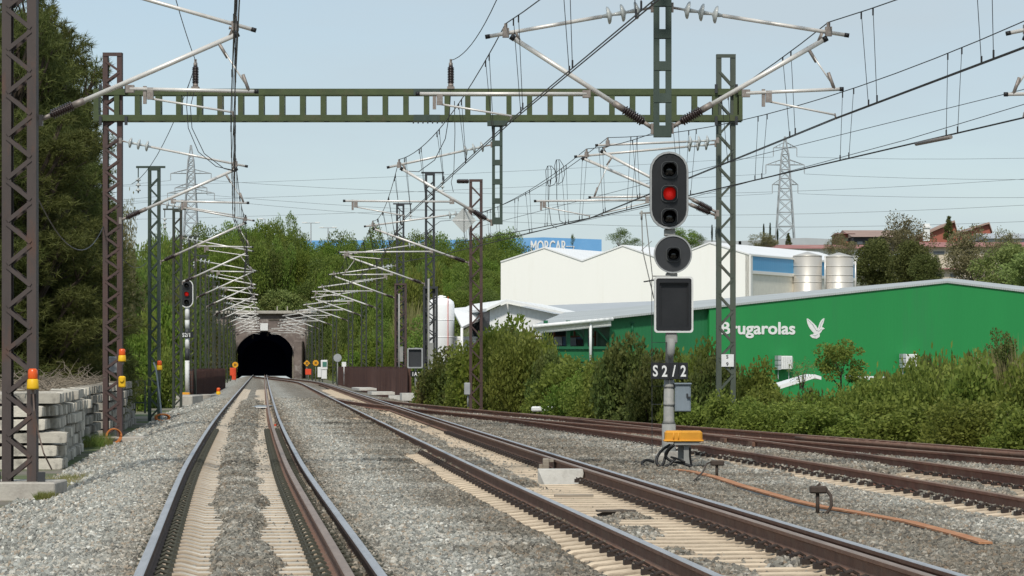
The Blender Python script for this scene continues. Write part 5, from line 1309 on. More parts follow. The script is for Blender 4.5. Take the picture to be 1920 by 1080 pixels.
def pine(seed, mat, h=1.0, npad=34, clumps=2600, ln=.035, spread=.36, low=.22, tmat='bark', conic=.75, wd=.055, k=9, pm=1.0):
    rr = random.Random(seed); r = np.random.default_rng(seed); pads = []; mb = MB()
    tp = []; x = y = 0
    for i in range(9): tp.append(V((x,y,h*.97*i/8-.1 if i == 0 else h*.97*i/8))); x += rr.uniform(-.012,.012); y += rr.uniform(-.012,.012)
    mb.tube(tp, .02, 8, radii=[.022*(1-.11*i) for i in range(9)])
    for i in range(npad):
        t = low+(1-low)*((i+.5)/npad); a = i*2.4+rr.uniform(-.4,.4); rad = spread*(1-conic*((t-low)/(1-low))**1.3)*rr.uniform(.55,1.1)
        c = V((math.cos(a)*rad, math.sin(a)*rad, h*t+rr.uniform(-.03,.03))); pr = rr.uniform(.06,.14)*(1.15-.5*t)*pm
        pads.append((c.x,c.y,c.z,pr)); b0 = tp[min(8,max(0,int(t*8)-1))]
        mb.tube([b0, b0.lerp(c,.55)+V((0,0,-.012)), c], .005, 5, radii=[.0075,.005,.002])
        for q in range(2):
            e = c+V((rr.uniform(-1,1),rr.uniform(-1,1),rr.uniform(-.3,.4)))*pr; mb.tube([b0.lerp(c,.7), e], .002, 4, radii=[.003,.001])
    C, Nn = blob_points(pads, clumps, seed, .35, .62)
    # young shoots along the crown's edge
    return Proto('crown', needle_mesh('crown', C, Nn*.6, ln, mat, k, seed, wd), mb, tmat)
def cane(seed, mat, n=1500, h=1.0, rad=.4):
    r = np.random.default_rng(seed); a = r.random(n)*6.283; q = np.sqrt(r.random(n))*rad; base = np.stack([np.cos(a)*q,np.sin(a)*q,np.zeros(n)],1)
    d = np.stack([np.cos(a)*q*.8,np.sin(a)*q*.8,np.ones(n)],1)+r.normal(size=(n,3))*.18; d /= np.linalg.norm(d,axis=1)[:,None]
    L_ = h*r.uniform(.45,1.05,size=n)[:,None]; w_ = .008*h; s = np.cross(d, r.normal(size=(n,3))); s /= np.linalg.norm(s,axis=1)[:,None]
    mid = base+d*L_*.6; tip = base+d*L_+np.stack([np.cos(a),np.sin(a),-.4*np.ones(n)],1)*.12*h
    V_ = np.stack([base-s*w_, base+s*w_, mid+s*w_*1.2, tip, mid-s*w_*1.2],1).reshape(-1,3)
    me = bpy.data.meshes.new('foliage'); me.from_pydata(V_.tolist(), [], [[5*i,5*i+1,5*i+2,5*i+3,5*i+4] for i in range(n)]); me.materials.append(MT[mat])
    return Proto('foliage', me, None, None)

rnd = random.Random(21)
def gz(x, y): return TX(x, y)
# big pines at left behind the stack
PN = [pine(1,'needle',npad=85,clumps=12000,ln=.021,spread=.21,low=.06,conic=.5,pm=.62,k=10), pine(2,'needle_lt',npad=70,clumps=10500,ln=.021,spread=.15,low=.08,conic=.55,pm=.6,k=10), pine(3,'needle',npad=75,clumps=11000,ln=.021,spread=.17,low=.05,conic=.4,pm=.62,k=10)]
for k, (px, Y, top, wd_, lab) in enumerate(((20,97,0,.95,'tall dark pine half cut off at the left edge, behind the nearest mast'),(70,100,14,1.0,'tall dark pine behind the stacked sleepers, right of the nearest mast'),(112,104,120,1.0,'dark pine leaning towards the rusty gantry mast'),(40,112,70,1.2,'dark pine farther back between the nearest mast and the gantry mast'),(-70,92,90,1.2,'dark pine at the very left edge of the wood'),(60,94,235,1.5,'low dark pine just behind the stacked sleepers, left'),(118,98,330,1.25,'low dark pine just behind the stacked sleepers, right'))):
    x = XP(px,Y); z = gz(x,Y); h = ZP(top,Y)-z
    PN[k%3].put('pine_tree', lab, 'pine tree', (x,Y,z), k*1.3, (h*wd_,h*wd_,h*1.02))
# dark undergrowth behind the stack, leafy shrubs beyond
BS = [bush(1,'green_leaf',leaf=.062), bush(2,'green_leaf',leaf=.06), bush(3,'green_leaf_b',leaf=.06), bush(4,'dark_leaf',leaf=.06), bush(5,'green_leaf',leaf=.052), bush(6,'green_leaf_b',leaf=.075)]
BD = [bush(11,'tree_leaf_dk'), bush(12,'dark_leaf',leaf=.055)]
def put_bush(pr, px, Y, top, wpx, lab, grp=None, name='shrub', cat='shrub', rz=None, base=None):
    x = XP(px,Y); z = gz(x,Y)-.05 if base is None else ZP(base,Y); h = max(.4, ZP(top,Y)-z); w_ = wpx*Y/F/1.35
    return pr.put(name, lab, cat, (x,Y,z), rz if rz is not None else rnd.random()*6.28, (w_,w_,h*1.0), grp)
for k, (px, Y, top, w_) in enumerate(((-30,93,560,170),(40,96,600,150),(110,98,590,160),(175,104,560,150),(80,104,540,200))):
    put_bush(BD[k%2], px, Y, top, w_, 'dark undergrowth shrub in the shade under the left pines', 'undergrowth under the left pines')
for k, (px, Y, top, w_) in enumerate(((248,140,600,80),(278,150,572,85),(308,165,560,85),(333,190,560,80),(352,215,585,60),(368,242,610,40),(262,132,660,80),(296,142,650,80),(325,172,640,70))):
    put_bush(BS[(2,0,5,0)[k%4]], px, Y, top, w_, 'bright green leafy shrub among the green masts left of the banded signal pole', 'leafy shrubs left of the tracks')
for k, (px, Y, top, w_) in enumerate(((345,240,560,80),(365,300,560,70),(378,330,575,60),(396,390,585,50),(406,404,600,40),(330,190,540,80),(350,260,510,90))):
    put_bush(BD[k%2], px, Y, top, w_, 'dark green shrub along the left side near the tunnel', 'shrubs on the left bank near the tunnel')
# hedge right of the tracks : px, depth, top, width, kind
H_ = [(845,124,650,110,3,'bush of dark mixed leaves under the white tank, left of the brown mast'),(905,112,640,120,0,'green bush round the foot of the brown mast'),
 (815,135,690,70,0,'low green bush right of the small 1A3 signal'),(975,100,588,150,2,'tallest bright green bush, in front of the open loading bay'),(930,104,610,110,5,'bright bush rising left of the tallest one'),(1030,96,650,130,0,'green bush right of the tallest one'),(1062,92,668,130,0,'green bush between the tallest bush and the loading bay posts'),(1118,90,690,110,4,'green bush under the bay downpipe'),(1085,93,690,120,2,'low bright bush before the loading bay'),
 (1175,88,625,110,3,'dark reddish-green bush left of the red signal post'),(1140,90,668,100,0,'green bush between the low bright bush and the dark one'),(1225,86,655,90,3,'dark bush directly behind the signal cabinet'),(1290,85,632,110,0,'green bush between the red signal and the grey-green mast'),(1335,84,660,90,3,'dark-leaved bush hugging the grey-green mast'),(1395,84,668,110,0,'green bush right of the grey-green mast'),
 (1450,82,722,130,0,'low green bush under the left air conditioner'),(1520,80,735,130,2,'low bright bush in front of the white canopy'),(1600,79,720,130,0,'green bush under the small tree'),(1670,76,690,150,4,'dense green bush below the right air conditioner'),(1760,74,662,160,4,'tall dense hedge bush before the green wall'),(1850,71,655,160,0,'dense green hedge bush near the right edge'),(1935,69,640,150,4,'hedge bush cut off by the right edge'),
 (2030,70,640,190,4,'hedge bush beyond the right edge'),(2030,62,735,170,0,'low hedge bush beyond the right edge'),(2140,68,645,200,0,'farther hedge bush beyond the right edge'),(2260,66,650,210,4,'last hedge bush beyond the right edge'),(960,90,700,150,0,'low green bush in front of the tallest one'),(1050,86,735,120,4,'lowest bush behind the white equipment case'),(880,100,700,90,0,'low green bush right of the brown mast foot'),(1440,76,745,150,4,'low bush just beyond the outermost rail, centre right'),(1560,73,752,150,0,'low bush just beyond the outermost rail under the small tree'),(1690,70,745,160,0,'low dense bush just beyond the outermost rail, right of centre'),(1810,66,740,170,4,'low dense bush just beyond the outermost rail, near the right'),(1930,63,740,160,0,'low dense bush at the right edge beside the outermost rail'),
 (925,110,735,120,0,'low green bush at the foot of the bright bush, left part'),(985,104,742,120,4,'low green bush just left of the white equipment case'),(1085,92,745,120,0,'low green bush right of the white equipment case'),(1130,83,740,110,4,'low dark bush left of the signal post foot'),(1220,80,740,110,3,'low dark bush behind the amber cable box'),(1310,79,735,110,0,'low green bush left of the grey-green mast foot'),(1385,78,730,110,0,'low green bush right of the grey-green mast foot')]
def clear_Y(px, Y, w_):
    # far enough from the outermost track to leave the rails free
    while True:
        hw = w_*Y/F*.5; e = max(M(Y), A(Y) if Y < 143 else -99, B(Y) if Y < 97 else -99)
        if XP(px,Y)-e > (2.9 if 970 < px < 1080 else 1.75)+hw or Y > 230: return Y
        Y += 1.0
for k, (px, Y, top, w_, kd, lab) in enumerate(H_):
    pr = BS[kd]; Y = clear_Y(px, Y, w_*.9)
    put_bush(pr, px, Y, top, w_*1.25, lab, 'bushes of the hedge right of the tracks')
prof = interp([(800,690),(850,660),(900,640),(975,600),(1040,655),(1100,690),(1180,645),(1250,655),(1300,645),(1350,670),(1400,685),(1450,714),(1500,716),(1600,708),(1650,684),(1700,662),(1760,652),(1850,652),(1920,632)])
for k in range(95):      # infill of the same hedge, further back
    px = 830+1130*(k+rnd.random())/95; Y = 112-40*(px-830)/1100+rnd.uniform(1,9); top = prof(px)+rnd.uniform(4,30)
    w_ = rnd.uniform(80,130); Y = clear_Y(px, Y, w_)
    put_bush(BS[(0,4,0,2,3,4)[k%6]], px, Y, top, w_, 'ordinary green bush filling the hedge between the taller ones', 'filler bushes of the hedge')
# small tree with large leaves, reeds at the right edge
lt = broad(31,'green_leaf',3600,.52,.40,.58,24,.16,.06,0,'bark',8)
put_bush(lt, 1578, 84, 646, 125, 'small large-leaved tree standing before the green wall', None, 'small_tree', 'tree', None, 726)
tw = bush(32,'pale_leaf',700,.5,.5,.5,18,.2,.05,.1)
put_bush(tw, 1505, 86, 668, 70, 'thin pale bare shrub left of the small large-leaved tree', None, 'shrub', 'shrub', None, 722)
lc = broad(33,'dark_leaf',1100,.5,.40,.6,16,.15,.07,0,'bark',9)
put_bush(lc, 1882, 72, 620, 85, 'spindly shrub with broad leaves rising over the hedge at right', None, 'shrub', 'shrub', None, 700)
CN = cane(1,'dry',900,1,.35)
CN.put('reed_clump', 'straw-coloured reed clump at the right edge of the hedge', 'reeds', (XP(1908,72),72,-.6), 0, (1.3,1.3,ZP(618,72)+.6))
# hill woods
TR = [broad(i,'tree_leaf' if i%3 else 'tree_leaf_dk',7500,.5,.45,.56,30,.18,.040,.12) for i in range(1,7)]
RP = [broad(i,'olive_pine',12000,.42,.42,.50,44,.17,.042,.30) for i in (71,72)]
TB = [broad(41,'brown_leaf',9500,.48,.42,.56,26,.17,.034,.1,'bark_grey',14), broad(42,'brown_leaf',8000,.5,.45,.55,20,.16,.03,.1,'bark_grey',14)]
TP = [broad(51,'pale_leaf',8500,leaf=.045), broad(52,'green_leaf_b',8000,leaf=.04)]
TC = [broad(61,'tree_leaf_dk',4200,.46,.46,.53,30,.13,.028,.72), pine(62,'needle',npad=40,clumps=2600,ln=.05,spread=.27,low=.05,conic=.92,k=8,wd=.09)]
TY = Proto('crown', leaf_mesh('crown', blob_points([(0,0,.06+.9*i/14,.085*math.sin(PI*min(1,.16+.84*(1-i/15)))) for i in range(15)], 3200, 3, .4)[0], .03, 'cypress', 1.2, .5, 3), trunk_mb(.5,.02,3), 'bark')
def tree_at(pr, px, Y, top, wpx, name, lab, cat='tree', grp=None, base=None):
    x = XP(px,Y); z = gz(x,Y)-.15 if base is None else ZP(base,Y); h = max(1.2, ZP(top,Y)-z); w_ = wpx*Y/F/1.15
    return pr.put(name, lab, cat, (x,Y,z), rnd.random()*6.28, (w_,w_,h/1.04), grp)
# skyline of the wood over the tunnel, read off the photograph
sky = interp([(330,440),(400,428),(455,424),(490,416),(530,412),(560,432),(590,455),(620,442),(650,436),(690,438),(740,440),(790,436),(835,432),(880,438),(925,432),(955,446),(985,465)])
rnd = random.Random(33); cntt = 0
for row in range(7):
    Y = 452-row*14
    px = 325+rnd.uniform(0,20)
    while px < 985:
        if px < 470 and Y < 400: px += 25; continue
        x = XP(px,Y); s_ = x-L(Y)
        top = sky(px)+row*17+rnd.uniform(-5,11)+(16 if row == 0 and (585 < px < 612 or 856 < px < 882) else 0)
        if Y < 414 and -9 < s_ < 9.5: px += 20; continue
        if row >= 4 and 610 < px < 660: top += 20
        if px > 930: top += row*4
        zg = gz(x,Y)
        if ZP(top,Y)-zg > 2.0:
            w_ = rnd.uniform(52,92)
            tree_at((TR[cntt%6] if cntt%5 else TP[1]), px+rnd.uniform(-8,8), Y+rnd.uniform(-5,5), top, w_, 'hill_tree', 'round green tree in the wood on the hill over the tunnel', 'tree', 'trees of the wood on the hill'); cntt += 1
        px += rnd.uniform(22,36)
tree_at(TC[0], 530, 448, 411, 60, 'hill_tree', 'pointed brownish-green tree topping the hill skyline left of the street lamps')
for k, (px, Y, top, w_) in enumerate(((545,440,432,75),(505,436,444,60),(470,444,430,60))): tree_at(TP[1], px, Y, top, w_, 'hill_tree', ['bright green rounded tree just right of the pointed one','bright green tree left of the pointed one','bright green tree over the tunnel, left part of the skyline'][k])
# right bank by the tunnel : trees and shrubs down to the track
rnd = random.Random(44)
for k in range(34):
    Y = rnd.uniform(265,392); s_ = rnd.uniform(10.5,26); x = L(Y)+s_; px = 960+x*F/Y
    if px > 815: continue
    z = gz(x,Y); h = rnd.uniform(2.6,6.0)
    (TR[k%6] if k%4 else TP[1]).put('bank_tree', 'green tree on the right-hand bank before the tunnel', 'tree', (x,Y,z-.2), rnd.random()*6, (h*.95,h*.95,h), 'trees on the right bank')
for k, (px, Y, top, w_) in enumerate(((690,275,618,70),(655,300,640,60),(725,262,628,60),(665,270,655,60),(745,250,640,60),(700,262,650,60))):
    put_bush(BS[(2,5)[k%2]], px, Y, top, w_, 'bright yellow-green bush behind the long rusty pile fence', 'bright bushes behind the rusty fence')
for k, (px, Y, top, w_) in enumerate(((780,330,480,70),(765,320,530,60),(800,345,470,70),(815,300,560,60),(760,300,570,60))):
    x = XP(px,Y); put_bush(CN if k%2 else BS[0], px, Y, top+20, w_, 'straw-green scrub on the slope between the two caged masts', 'scrub on the slope')
CA = bush(21,'pale_leaf',7000,.55,.42,.42,30,.19,.06,.12)
for k, (px, Y, top, h_) in enumerate(((505,424,548,2.6),(530,424,536,3.2),(552,426,545,3.0),(575,425,560,2.4),(485,424,560,2.2),(455,425,566,2.0))):
    x = XP(px,Y); z = gz(x,Y); CA.put('cane_clump', 'pale green leafy clump on top of the tunnel portal', 'canes', (x,Y-3,z-.6), k, (h_*1.3,h_*1.3,max(1.5,ZP(top-6,Y)-z)), 'pale clumps over the tunnel')
for k, (px, Y, top, w_) in enumerate(((600,398,650,36),(614,396,628,44),(630,388,600,52),(650,376,590,60),(594,408,604,36),(620,406,582,48),(676,360,590,60),(585,411,596,26),(432,411,600,30),(422,405,620,34))):
    put_bush(BD[k%2] if k%3 else BS[0], px, Y, top, w_, 'dark shrub overhanging the right shoulder of the tunnel portal', 'shrubs beside the tunnel portal')
# left background wood beyond the shrubs
rnd = random.Random(55)
for k in range(46):
    px = rnd.uniform(120,440); Y = rnd.uniform(230,400); x = XP(px,Y)
    if x-L(Y) > -8: continue
    top = rnd.uniform(430,560) if px < 330 else rnd.uniform(470,600)
    tree_at(TR[k%6], px, Y, top, rnd.uniform(60,110), 'wood_tree', 'green tree in the wood left of the tunnel', 'tree', 'trees of the wood left of the tunnel')
tree_at(TB[0], 170, 210, 378, 150, 'wood_tree', 'pale brownish tree beyond the rusty gantry mast'); tree_at(TB[1], 235, 230, 400, 90, 'wood_tree', 'pale brownish tree right of the rusty gantry mast')
# trees among the buildings on the right
RB = [(TC[0],1162,330,424,72,'olive-brown conifer rising behind the white warehouse roof',470),(TC[0],1190,335,444,50,'small olive conifer at the right shoulder of the taller one',470),(TR[0],1288,340,428,66,'green round tree behind the red signal head',468),(TC[0],1310,345,436,50,'bright green tree just left of the grey-green mast',468),(TB[0],1428,330,436,66,'brownish tree at the foot of the dark cypresses',470),
 (TB[1],1692,300,408,135,'large olive tree in front of the red brick houses',520),(TB[1],1575,285,440,70,'bare brown tree behind the right-hand silo',500),(RP[0],1640,262,444,108,'round dark green pine right of the silos',545),(RP[1],1708,258,446,104,'middle one of the round dark green pines',545),(RP[0],1738,255,474,84,'smaller round pine before the other two',545),(TB[0],1822,268,424,120,'large grey-brown tree right of the round pines',540),(TB[1],1885,275,436,95,'grey-brown tree near the right edge',530),(TP[0],1885,245,460,140,'pale green leafy tree behind the green roof at right',560),(TP[0],1930,240,470,140,'pale green tree cut by the right edge',560),(RP[1],1665,266,515,90,'low green tree at the foot of the round pines',556),(TC[0],1074,338,437,14,'tiny tree top over the blue building',462)]
for pr, px, Y, top, w_, lab, base in RB: tree_at(pr, px, Y, top, w_, 'background_tree', lab, 'tree', None, base)
for k, (px, top) in enumerate(((1432,418),(1444,416),(1458,428),(1335,420),(1343,424))): tree_at(TY, px, 500, top, 26, 'cypress_tree', ['left dark cypress of the trio by the pylon foot','middle dark cypress of the trio by the pylon foot','short right dark cypress of the trio by the pylon foot','dark cypress peeping left of the grey-green mast','dark cypress touching the grey-green mast'][k], 'cypress', None, 462)
tree_at(TC[1], 1779, 380, 404, 44, 'spruce_tree', 'dark blue-green spruce before the red brick gables', 'spruce', None, 450)
tree_at(TC[1], 1478, 480, 436, 26, 'spruce_tree', 'small dark spruce right of the pylon foot', 'spruce', None, 462)
# ---------------------------------------------------------------- buildings
class Plane2:
    """vertical wall plane: P(s, z) with origin, direction u; v points behind the wall"""
    def __init__(q, px0, Y0, deg):
        q.o = V((XP(px0,Y0), Y0, 0)); a = math.radians(deg); q.u = V((math.cos(a), math.sin(a), 0)); q.v = V((-math.sin(a), math.cos(a), 0))
    def s(q, px):
        k = (px-960)/F; return (k*q.o.y-q.o.x)/(q.u.x-k*q.u.y)
    def P(q, s, z, d=0): p = q.o+q.u*s+q.v*d; return V((p.x, p.y, z))
    def at(q, px, py, d=0):
        s = q.s(px); Y = q.o.y+q.u.y*s; return q.P(s, ZP(py,Y), d)
# green gabled warehouse with the company name
g = Plane2(1013, 140, 15); GB = thing('green_warehouse', 'bright green gabled warehouse with white lettering and a grey sheet roof', 'warehouse', g.P(0,-3))
sl = g.s(1147); sm_ = g.s(1330); srg = g.s(1775); send = srg*2
z0 = ZP(609,140); zr = g.at(1775,527.5).z
zroof = lambda s: z0+(zr-z0)*(s/srg if s < srg else (send-s)/(send-srg))
mb = MB(); mb.prism([g.P(sm_,-3.2), g.P(send,-3.2), g.P(send,zroof(send)-.03), g.P(srg,zr-.03), g.P(sm_,zroof(sm_)-.03)], g.v*0, g.v*.25)
part('front_wall', mb, 'green_sheet', GB)
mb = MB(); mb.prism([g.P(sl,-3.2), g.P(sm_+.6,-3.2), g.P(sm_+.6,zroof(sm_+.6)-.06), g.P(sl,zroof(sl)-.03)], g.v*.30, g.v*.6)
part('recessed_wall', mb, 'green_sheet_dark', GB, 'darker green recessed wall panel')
mb = MB(); mb.tube([g.at(1189,605,.3), g.at(1189,628,.3)], .06, 6); mb.bar(g.at(1186,605,.3), g.at(1193,605,.3), .08,.08); part('vent_pipe', mb, 'green_frame', GB)
D = 20
mb = MB()
for sa, sb in ((-.35,srg),(srg,send+.3)):
    a, b = g.P(sa,zroof(sa)+.02,-.07), g.P(sb,zroof(sb)+.02,-.07)
    c4 = {-.35: W(1058,586,166)}.get(sa, W(1783,521.5,170)); c3_ = W(1783,521.5,170) if sa < 0 else b+V((6,22,.5))
    vs = [a, b, c3_, c4]; mb.add(vs+[p-V((0,0,.09)) for p in vs], [(0,1,2,3),(7,6,5,4),(0,4,5,1),(1,5,6,2),(2,6,7,3),(3,7,4,0)])
part('roof', mb, 'grey_roof', GB)
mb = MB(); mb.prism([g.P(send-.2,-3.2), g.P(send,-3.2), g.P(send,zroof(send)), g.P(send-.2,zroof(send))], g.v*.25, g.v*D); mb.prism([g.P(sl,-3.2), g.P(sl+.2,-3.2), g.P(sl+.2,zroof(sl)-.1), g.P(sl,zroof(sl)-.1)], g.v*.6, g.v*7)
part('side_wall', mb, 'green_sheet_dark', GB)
# eaves gutter, canopy posts, open loading bay
mb = MB(); mb.tube([g.P(-.4,z0-.08,-.2), g.P(sl,zroof(sl)-.08,-.2)], .09, 6); mb.prism([g.P(-.3,z0-.4), g.P(sl,zroof(sl)-.4), g.P(sl,zroof(sl)-.1), g.P(-.3,z0-.1)], g.v*.1, g.v*.2); part('gutter', mb, 'white_clad', GB)
mb = MB()
for px in (1029,1071,1104): mb.box(g.P(g.s(px),(.2+z0)/2-1,.5),(.16,.16,z0+2.2), math.radians(15))
for px in (1071,1112): mb.bar(g.at(px,604,.5), g.at(px+34,640,.5), .08,.08)
mb.bar(g.at(1020,652,.3), g.at(1147,652,.3), .08, .12); mb.bar(g.at(1020,684,.3), g.at(1147,684,.3), .1, .18)
part('bay_post', mb, 'green_frame', GB)
mb = MB(); mb.tube([g.at(1106,600,-.1), g.at(1106,690,-.1)], .07, 6); part('downpipe', mb, 'white_clad', GB)
mb = MB(); mb.prism([g.at(1016,655), g.at(1147,655), g.at(1147,678), g.at(1016,678)], g.v*.35, g.v*.5); mb.prism([g.at(1016,690), g.at(1147,690), g.at(1147,684), g.at(1016,684)], g.v*.35, g.v*.5); part('parapet', mb, 'green_sheet_dark', GB)
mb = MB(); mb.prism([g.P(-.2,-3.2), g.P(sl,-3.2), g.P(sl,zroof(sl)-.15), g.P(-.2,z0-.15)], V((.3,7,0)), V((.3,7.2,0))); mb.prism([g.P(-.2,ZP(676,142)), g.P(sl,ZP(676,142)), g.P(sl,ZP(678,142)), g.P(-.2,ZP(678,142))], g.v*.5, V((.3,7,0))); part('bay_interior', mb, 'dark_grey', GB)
# goods on racks in the bay
gv_ = V((.04,1,0))
RK = thing('storage_rack', 'dark storage rack loaded with drums and boxes in the open green loading bay', 'rack', g.P(1.5,1.5,3))
rr = random.Random(12); mb = MB()
for s_ in np.arange(.3, sl, .95): mb.box(g.P(s_,2.2,2.2),(.08,.08,1.5), math.radians(15))
for zz in (1.75,2.25,2.7): mb.bar(g.P(.2,zz,2.1), g.P(sl-.1,zz,2.1), .1, .07)
part('rack_frame', mb, mk('rack_orange',(.25,.09,.04),(.2,.07,.03),2,.6), RK)
gm = [mk('goods_a',(.30,.32,.34),(.2,.22,.25),3,.5), mk('goods_b',(.16,.09,.06),(.12,.07,.05),3,.7), mk('goods_c',(.10,.16,.26),(.08,.12,.2),3,.5), mk('goods_d',(.55,.55,.54),(.45,.45,.44),3,.5)]
for k in range(4):
    mb = MB()
    for zz in (1.62,1.80,2.30):
        for s_ in np.arange(.35, sl-.3, .33):
            if rr.randrange(4) != k: continue
            h_ = rr.uniform(.25,.40)
            if rr.random() < .5: mb.tube([g.P(s_,zz,1.9), g.P(s_,zz+h_,1.9)], .13, 8)
            else: mb.box(g.P(s_,zz+h_/2,1.9),(.28,.3,h_), math.radians(15))
    part('stored_goods', mb, gm[k], RK)
# lettering and bird
zt = g.at(1352,626).z; sx_ = g.s(1352); wl = g.s(1491)-sx_
tb = text_mb('Brugarolas', 1.0, .03, g.u, (0,0,1), g.P(sx_,zt,-.05), 0)
base_v, base_f = list(tb.v), list(tb.f)
for bx, bz, bd in ((.03,0,.004),(-.03,0,.008),(0,.025,.012),(0,-.025,.016),(.022,.02,.02),(-.022,.02,.024),(.022,-.02,.028),(-.022,-.02,.032)): tb.add([V(p)+g.u*bx+V((0,0,bz))-g.v*bd for p in base_v], base_f)
ss_ = [(V(p)-g.P(sx_,zt)).dot(g.u) for p in tb.v]; kx = wl/(max(ss_)-min(ss_)); kz = (g.at(1352,603).z-zt)/.72
tb.v = [tuple(g.P(sx_,0,-.008)+g.u*((V(p)-g.P(sx_,zt)).dot(g.u)-min(ss_))*kx+g.v*0+V((0,0,zt+(p[2]-zt)*kz))+g.v*(((V(p)-g.P(sx_,zt)).dot(g.v))+.05)*.4) for p in tb.v]
part('lettering', tb, 'white_letter', GB)
bp = [(657,178),(664,177),(677,186),(690,198),(703,210),(712,220),(719,231),(722,236),(726,224),(733,203),(741,189),(750,180),(760,175),(759,187),(755,203),(748,220),(745,227),(752,228),(757,233),(763,236),(756,239),(748,243),(744,252),(738,260),(731,266),(734,274),(732,284),(722,290),(715,294),(702,292),(690,290),(683,284),(675,276),(684,271),(694,268),(701,262),(694,257),(686,248),(676,236),(668,222),(661,204)]
mb = MB(); c3 = [g.at(1300+x/3.097, 540+y/3.097) for x, y in bp]; mb.prism(c3, g.v*-.02, g.v*-.004); bo = part('bird_emblem', mb, 'white_letter', GB)
mb = MB()
for ln in (((664,184),(690,212),(712,244)),((690,206),(702,228),(716,250)),((755,182),(740,206),(732,236)),((712,244),(728,250),(744,236)),((690,270),(704,276),(722,268)),((704,276),(706,288))):
    for i in range(len(ln)-1):
        a, b = [g.at(1300+x/3.097, 540+y/3.097, -.022) for x, y in (ln[i], ln[i+1])]; mb.bar(a, b, .012, .022, g.v)
part('feather_lines', mb, 'lamp_grey', bo)
for px, py, lab in ((1464,680,'white air conditioner unit on brackets, left one on the green wall'),(1697,676.5,'white air conditioner unit right of the small tree on the green wall')):
    c = g.at(px,py,-.35); ac = thing('air_conditioner', lab, 'air conditioner', c)
    mb = MB(); mb.mi = 0; mb.cbox(c+g.u*.08, (.52,.5,.6), .02, math.radians(15)); part('casing', mb, 'white_letter', ac)
    mb = MB()
    for k in range(3): mb.box(c-g.u*.26+V((0,0,-.22+.22*k)), (.14,.45,.19), math.radians(15))
    part('side_grille', mb, 'lamp_grey', ac)
    mb = MB()
    for d_ in (-.25,.25): mb.bar(c+g.u*d_+V((0,0,-.3)), c+g.u*d_+V((0,0,-.75)), .03,.03); mb.bar(c+g.u*d_-g.v*.2+V((0,0,-.31)), c+g.u*d_+g.v*.3+V((0,0,-.31)), .04,.03)
    for k in range(6): mb.bar(c+g.u*(-.1+.09*k)-g.v*.26+V((0,0,-.24)), c+g.u*(-.1+.09*k)-g.v*.26+V((0,0,.24)), .012,.012)
    part('bracket', mb, 'lamp_grey', ac)
# white sloping canopy behind the hedge
mb = MB(); Yw = 118; a = [W(1456,724,Yw), W(1528,702,Yw), W(1540,706,Yw), W(1540,712,Yw), W(1528,709,Yw), W(1460,730,Yw)]
mb.prism(a, (0,0,0), (0,4,0)); mb.prism([W(1600,705,Yw+1), W(1660,706,Yw+1), W(1660,713,Yw+1), W(1600,711,Yw+1)], (0,0,0), (0,3,0))
solo('white_canopy', mb, 'white_roof', 'white sloping canopy roof half hidden behind the hedge under the green wall', 'canopy', W(1500,730,Yw))

# white three-gabled warehouse
w = Plane2(939, 232, -25); WB = thing('white_warehouse', 'large cream-white warehouse with three gables and a blue band on its right side', 'warehouse', w.P(0,-2))
pts = [(939,491),(1021,464.5),(1092,489),(1168,460.5),(1247,488),(1331,455),(1405,477)]
top = [w.at(*p) for p in pts]; s_e = w.s(1405)
_k = (1603-960)/F; _c = w.P(s_e,0); DW = (_k*_c.y-_c.x)/(w.v.x-_k*w.v.y)
mb = MB(); mb.prism([w.P(0,-2.5), w.P(s_e,-2.5)]+top[::-1], w.v*0, w.v*.3); part('front_wall', mb, 'cream_sheet', WB)
mb = MB()
for i in range(6):
    a, b = top[i]+V((0,0,.06)), top[i+1]+V((0,0,.06)); e0 = -w.v*.06
    vs = [a+e0, b+e0, b+w.v*DW, a+w.v*DW]; mb.add(vs+[p-V((0,0,.1)) for p in vs], [(0,1,2,3),(7,6,5,4),(0,4,5,1),(1,5,6,2),(2,6,7,3),(3,7,4,0)])
part('roof', mb, 'white_roof', WB)
def sw(px, py, out=0.0):
    c = w.P(s_e,0); k = (px-960)/F; t = (k*c.y-c.x)/(w.v.x-k*w.v.y); Y = c.y+w.v.y*t; p = c+w.v*t+w.u*out; return V((p.x, p.y, ZP(py,Y)))
ze = top[6].z
def swz(t, z, out=0.0): p = w.P(s_e,0)+w.v*t+w.u*out; return V((p.x,p.y,z))
mb = MB(); mb.prism([swz(0,-2.5), swz(DW,-2.5), swz(DW,ze), swz(0,ze)], -w.u*.3, w.u*0); part('side_wall', mb, 'beige_brick', WB)
zb_t, zb_b = sw(1406,480).z, sw(1406,507).z
mb = MB(); mb.prism([swz(.3,zb_b), swz(DW-.2,zb_b), swz(DW-.2,zb_t), swz(.3,zb_t)], w.u*.0, w.u*.08); part('blue_panel', mb, 'blue_sheet', WB)
mb = MB(); mb.prism([swz(-.05,-2), swz(.35,-2), swz(.35,ze), swz(-.05,ze)], w.u*.0, w.u*.12); mb.prism([swz(.3,zb_b-.22), swz(DW,zb_b-.22), swz(DW,zb_b), swz(.3,zb_b)], w.u*.0, w.u*.12); mb.prism([swz(0,zb_t), swz(DW,zb_t), swz(DW,ze), swz(0,ze)], w.u*0, w.u*.14); part('trim', mb, 'white_metal', WB)
mb = MB(); mb.prism([w.P(-0,-2.5), w.P(.3,-2.5), V((w.P(.3,0).x,w.P(.3,0).y,top[0].z)), top[0]], w.v*.3, w.v*DW); part('left_wall', mb, 'cream_sheet', WB)
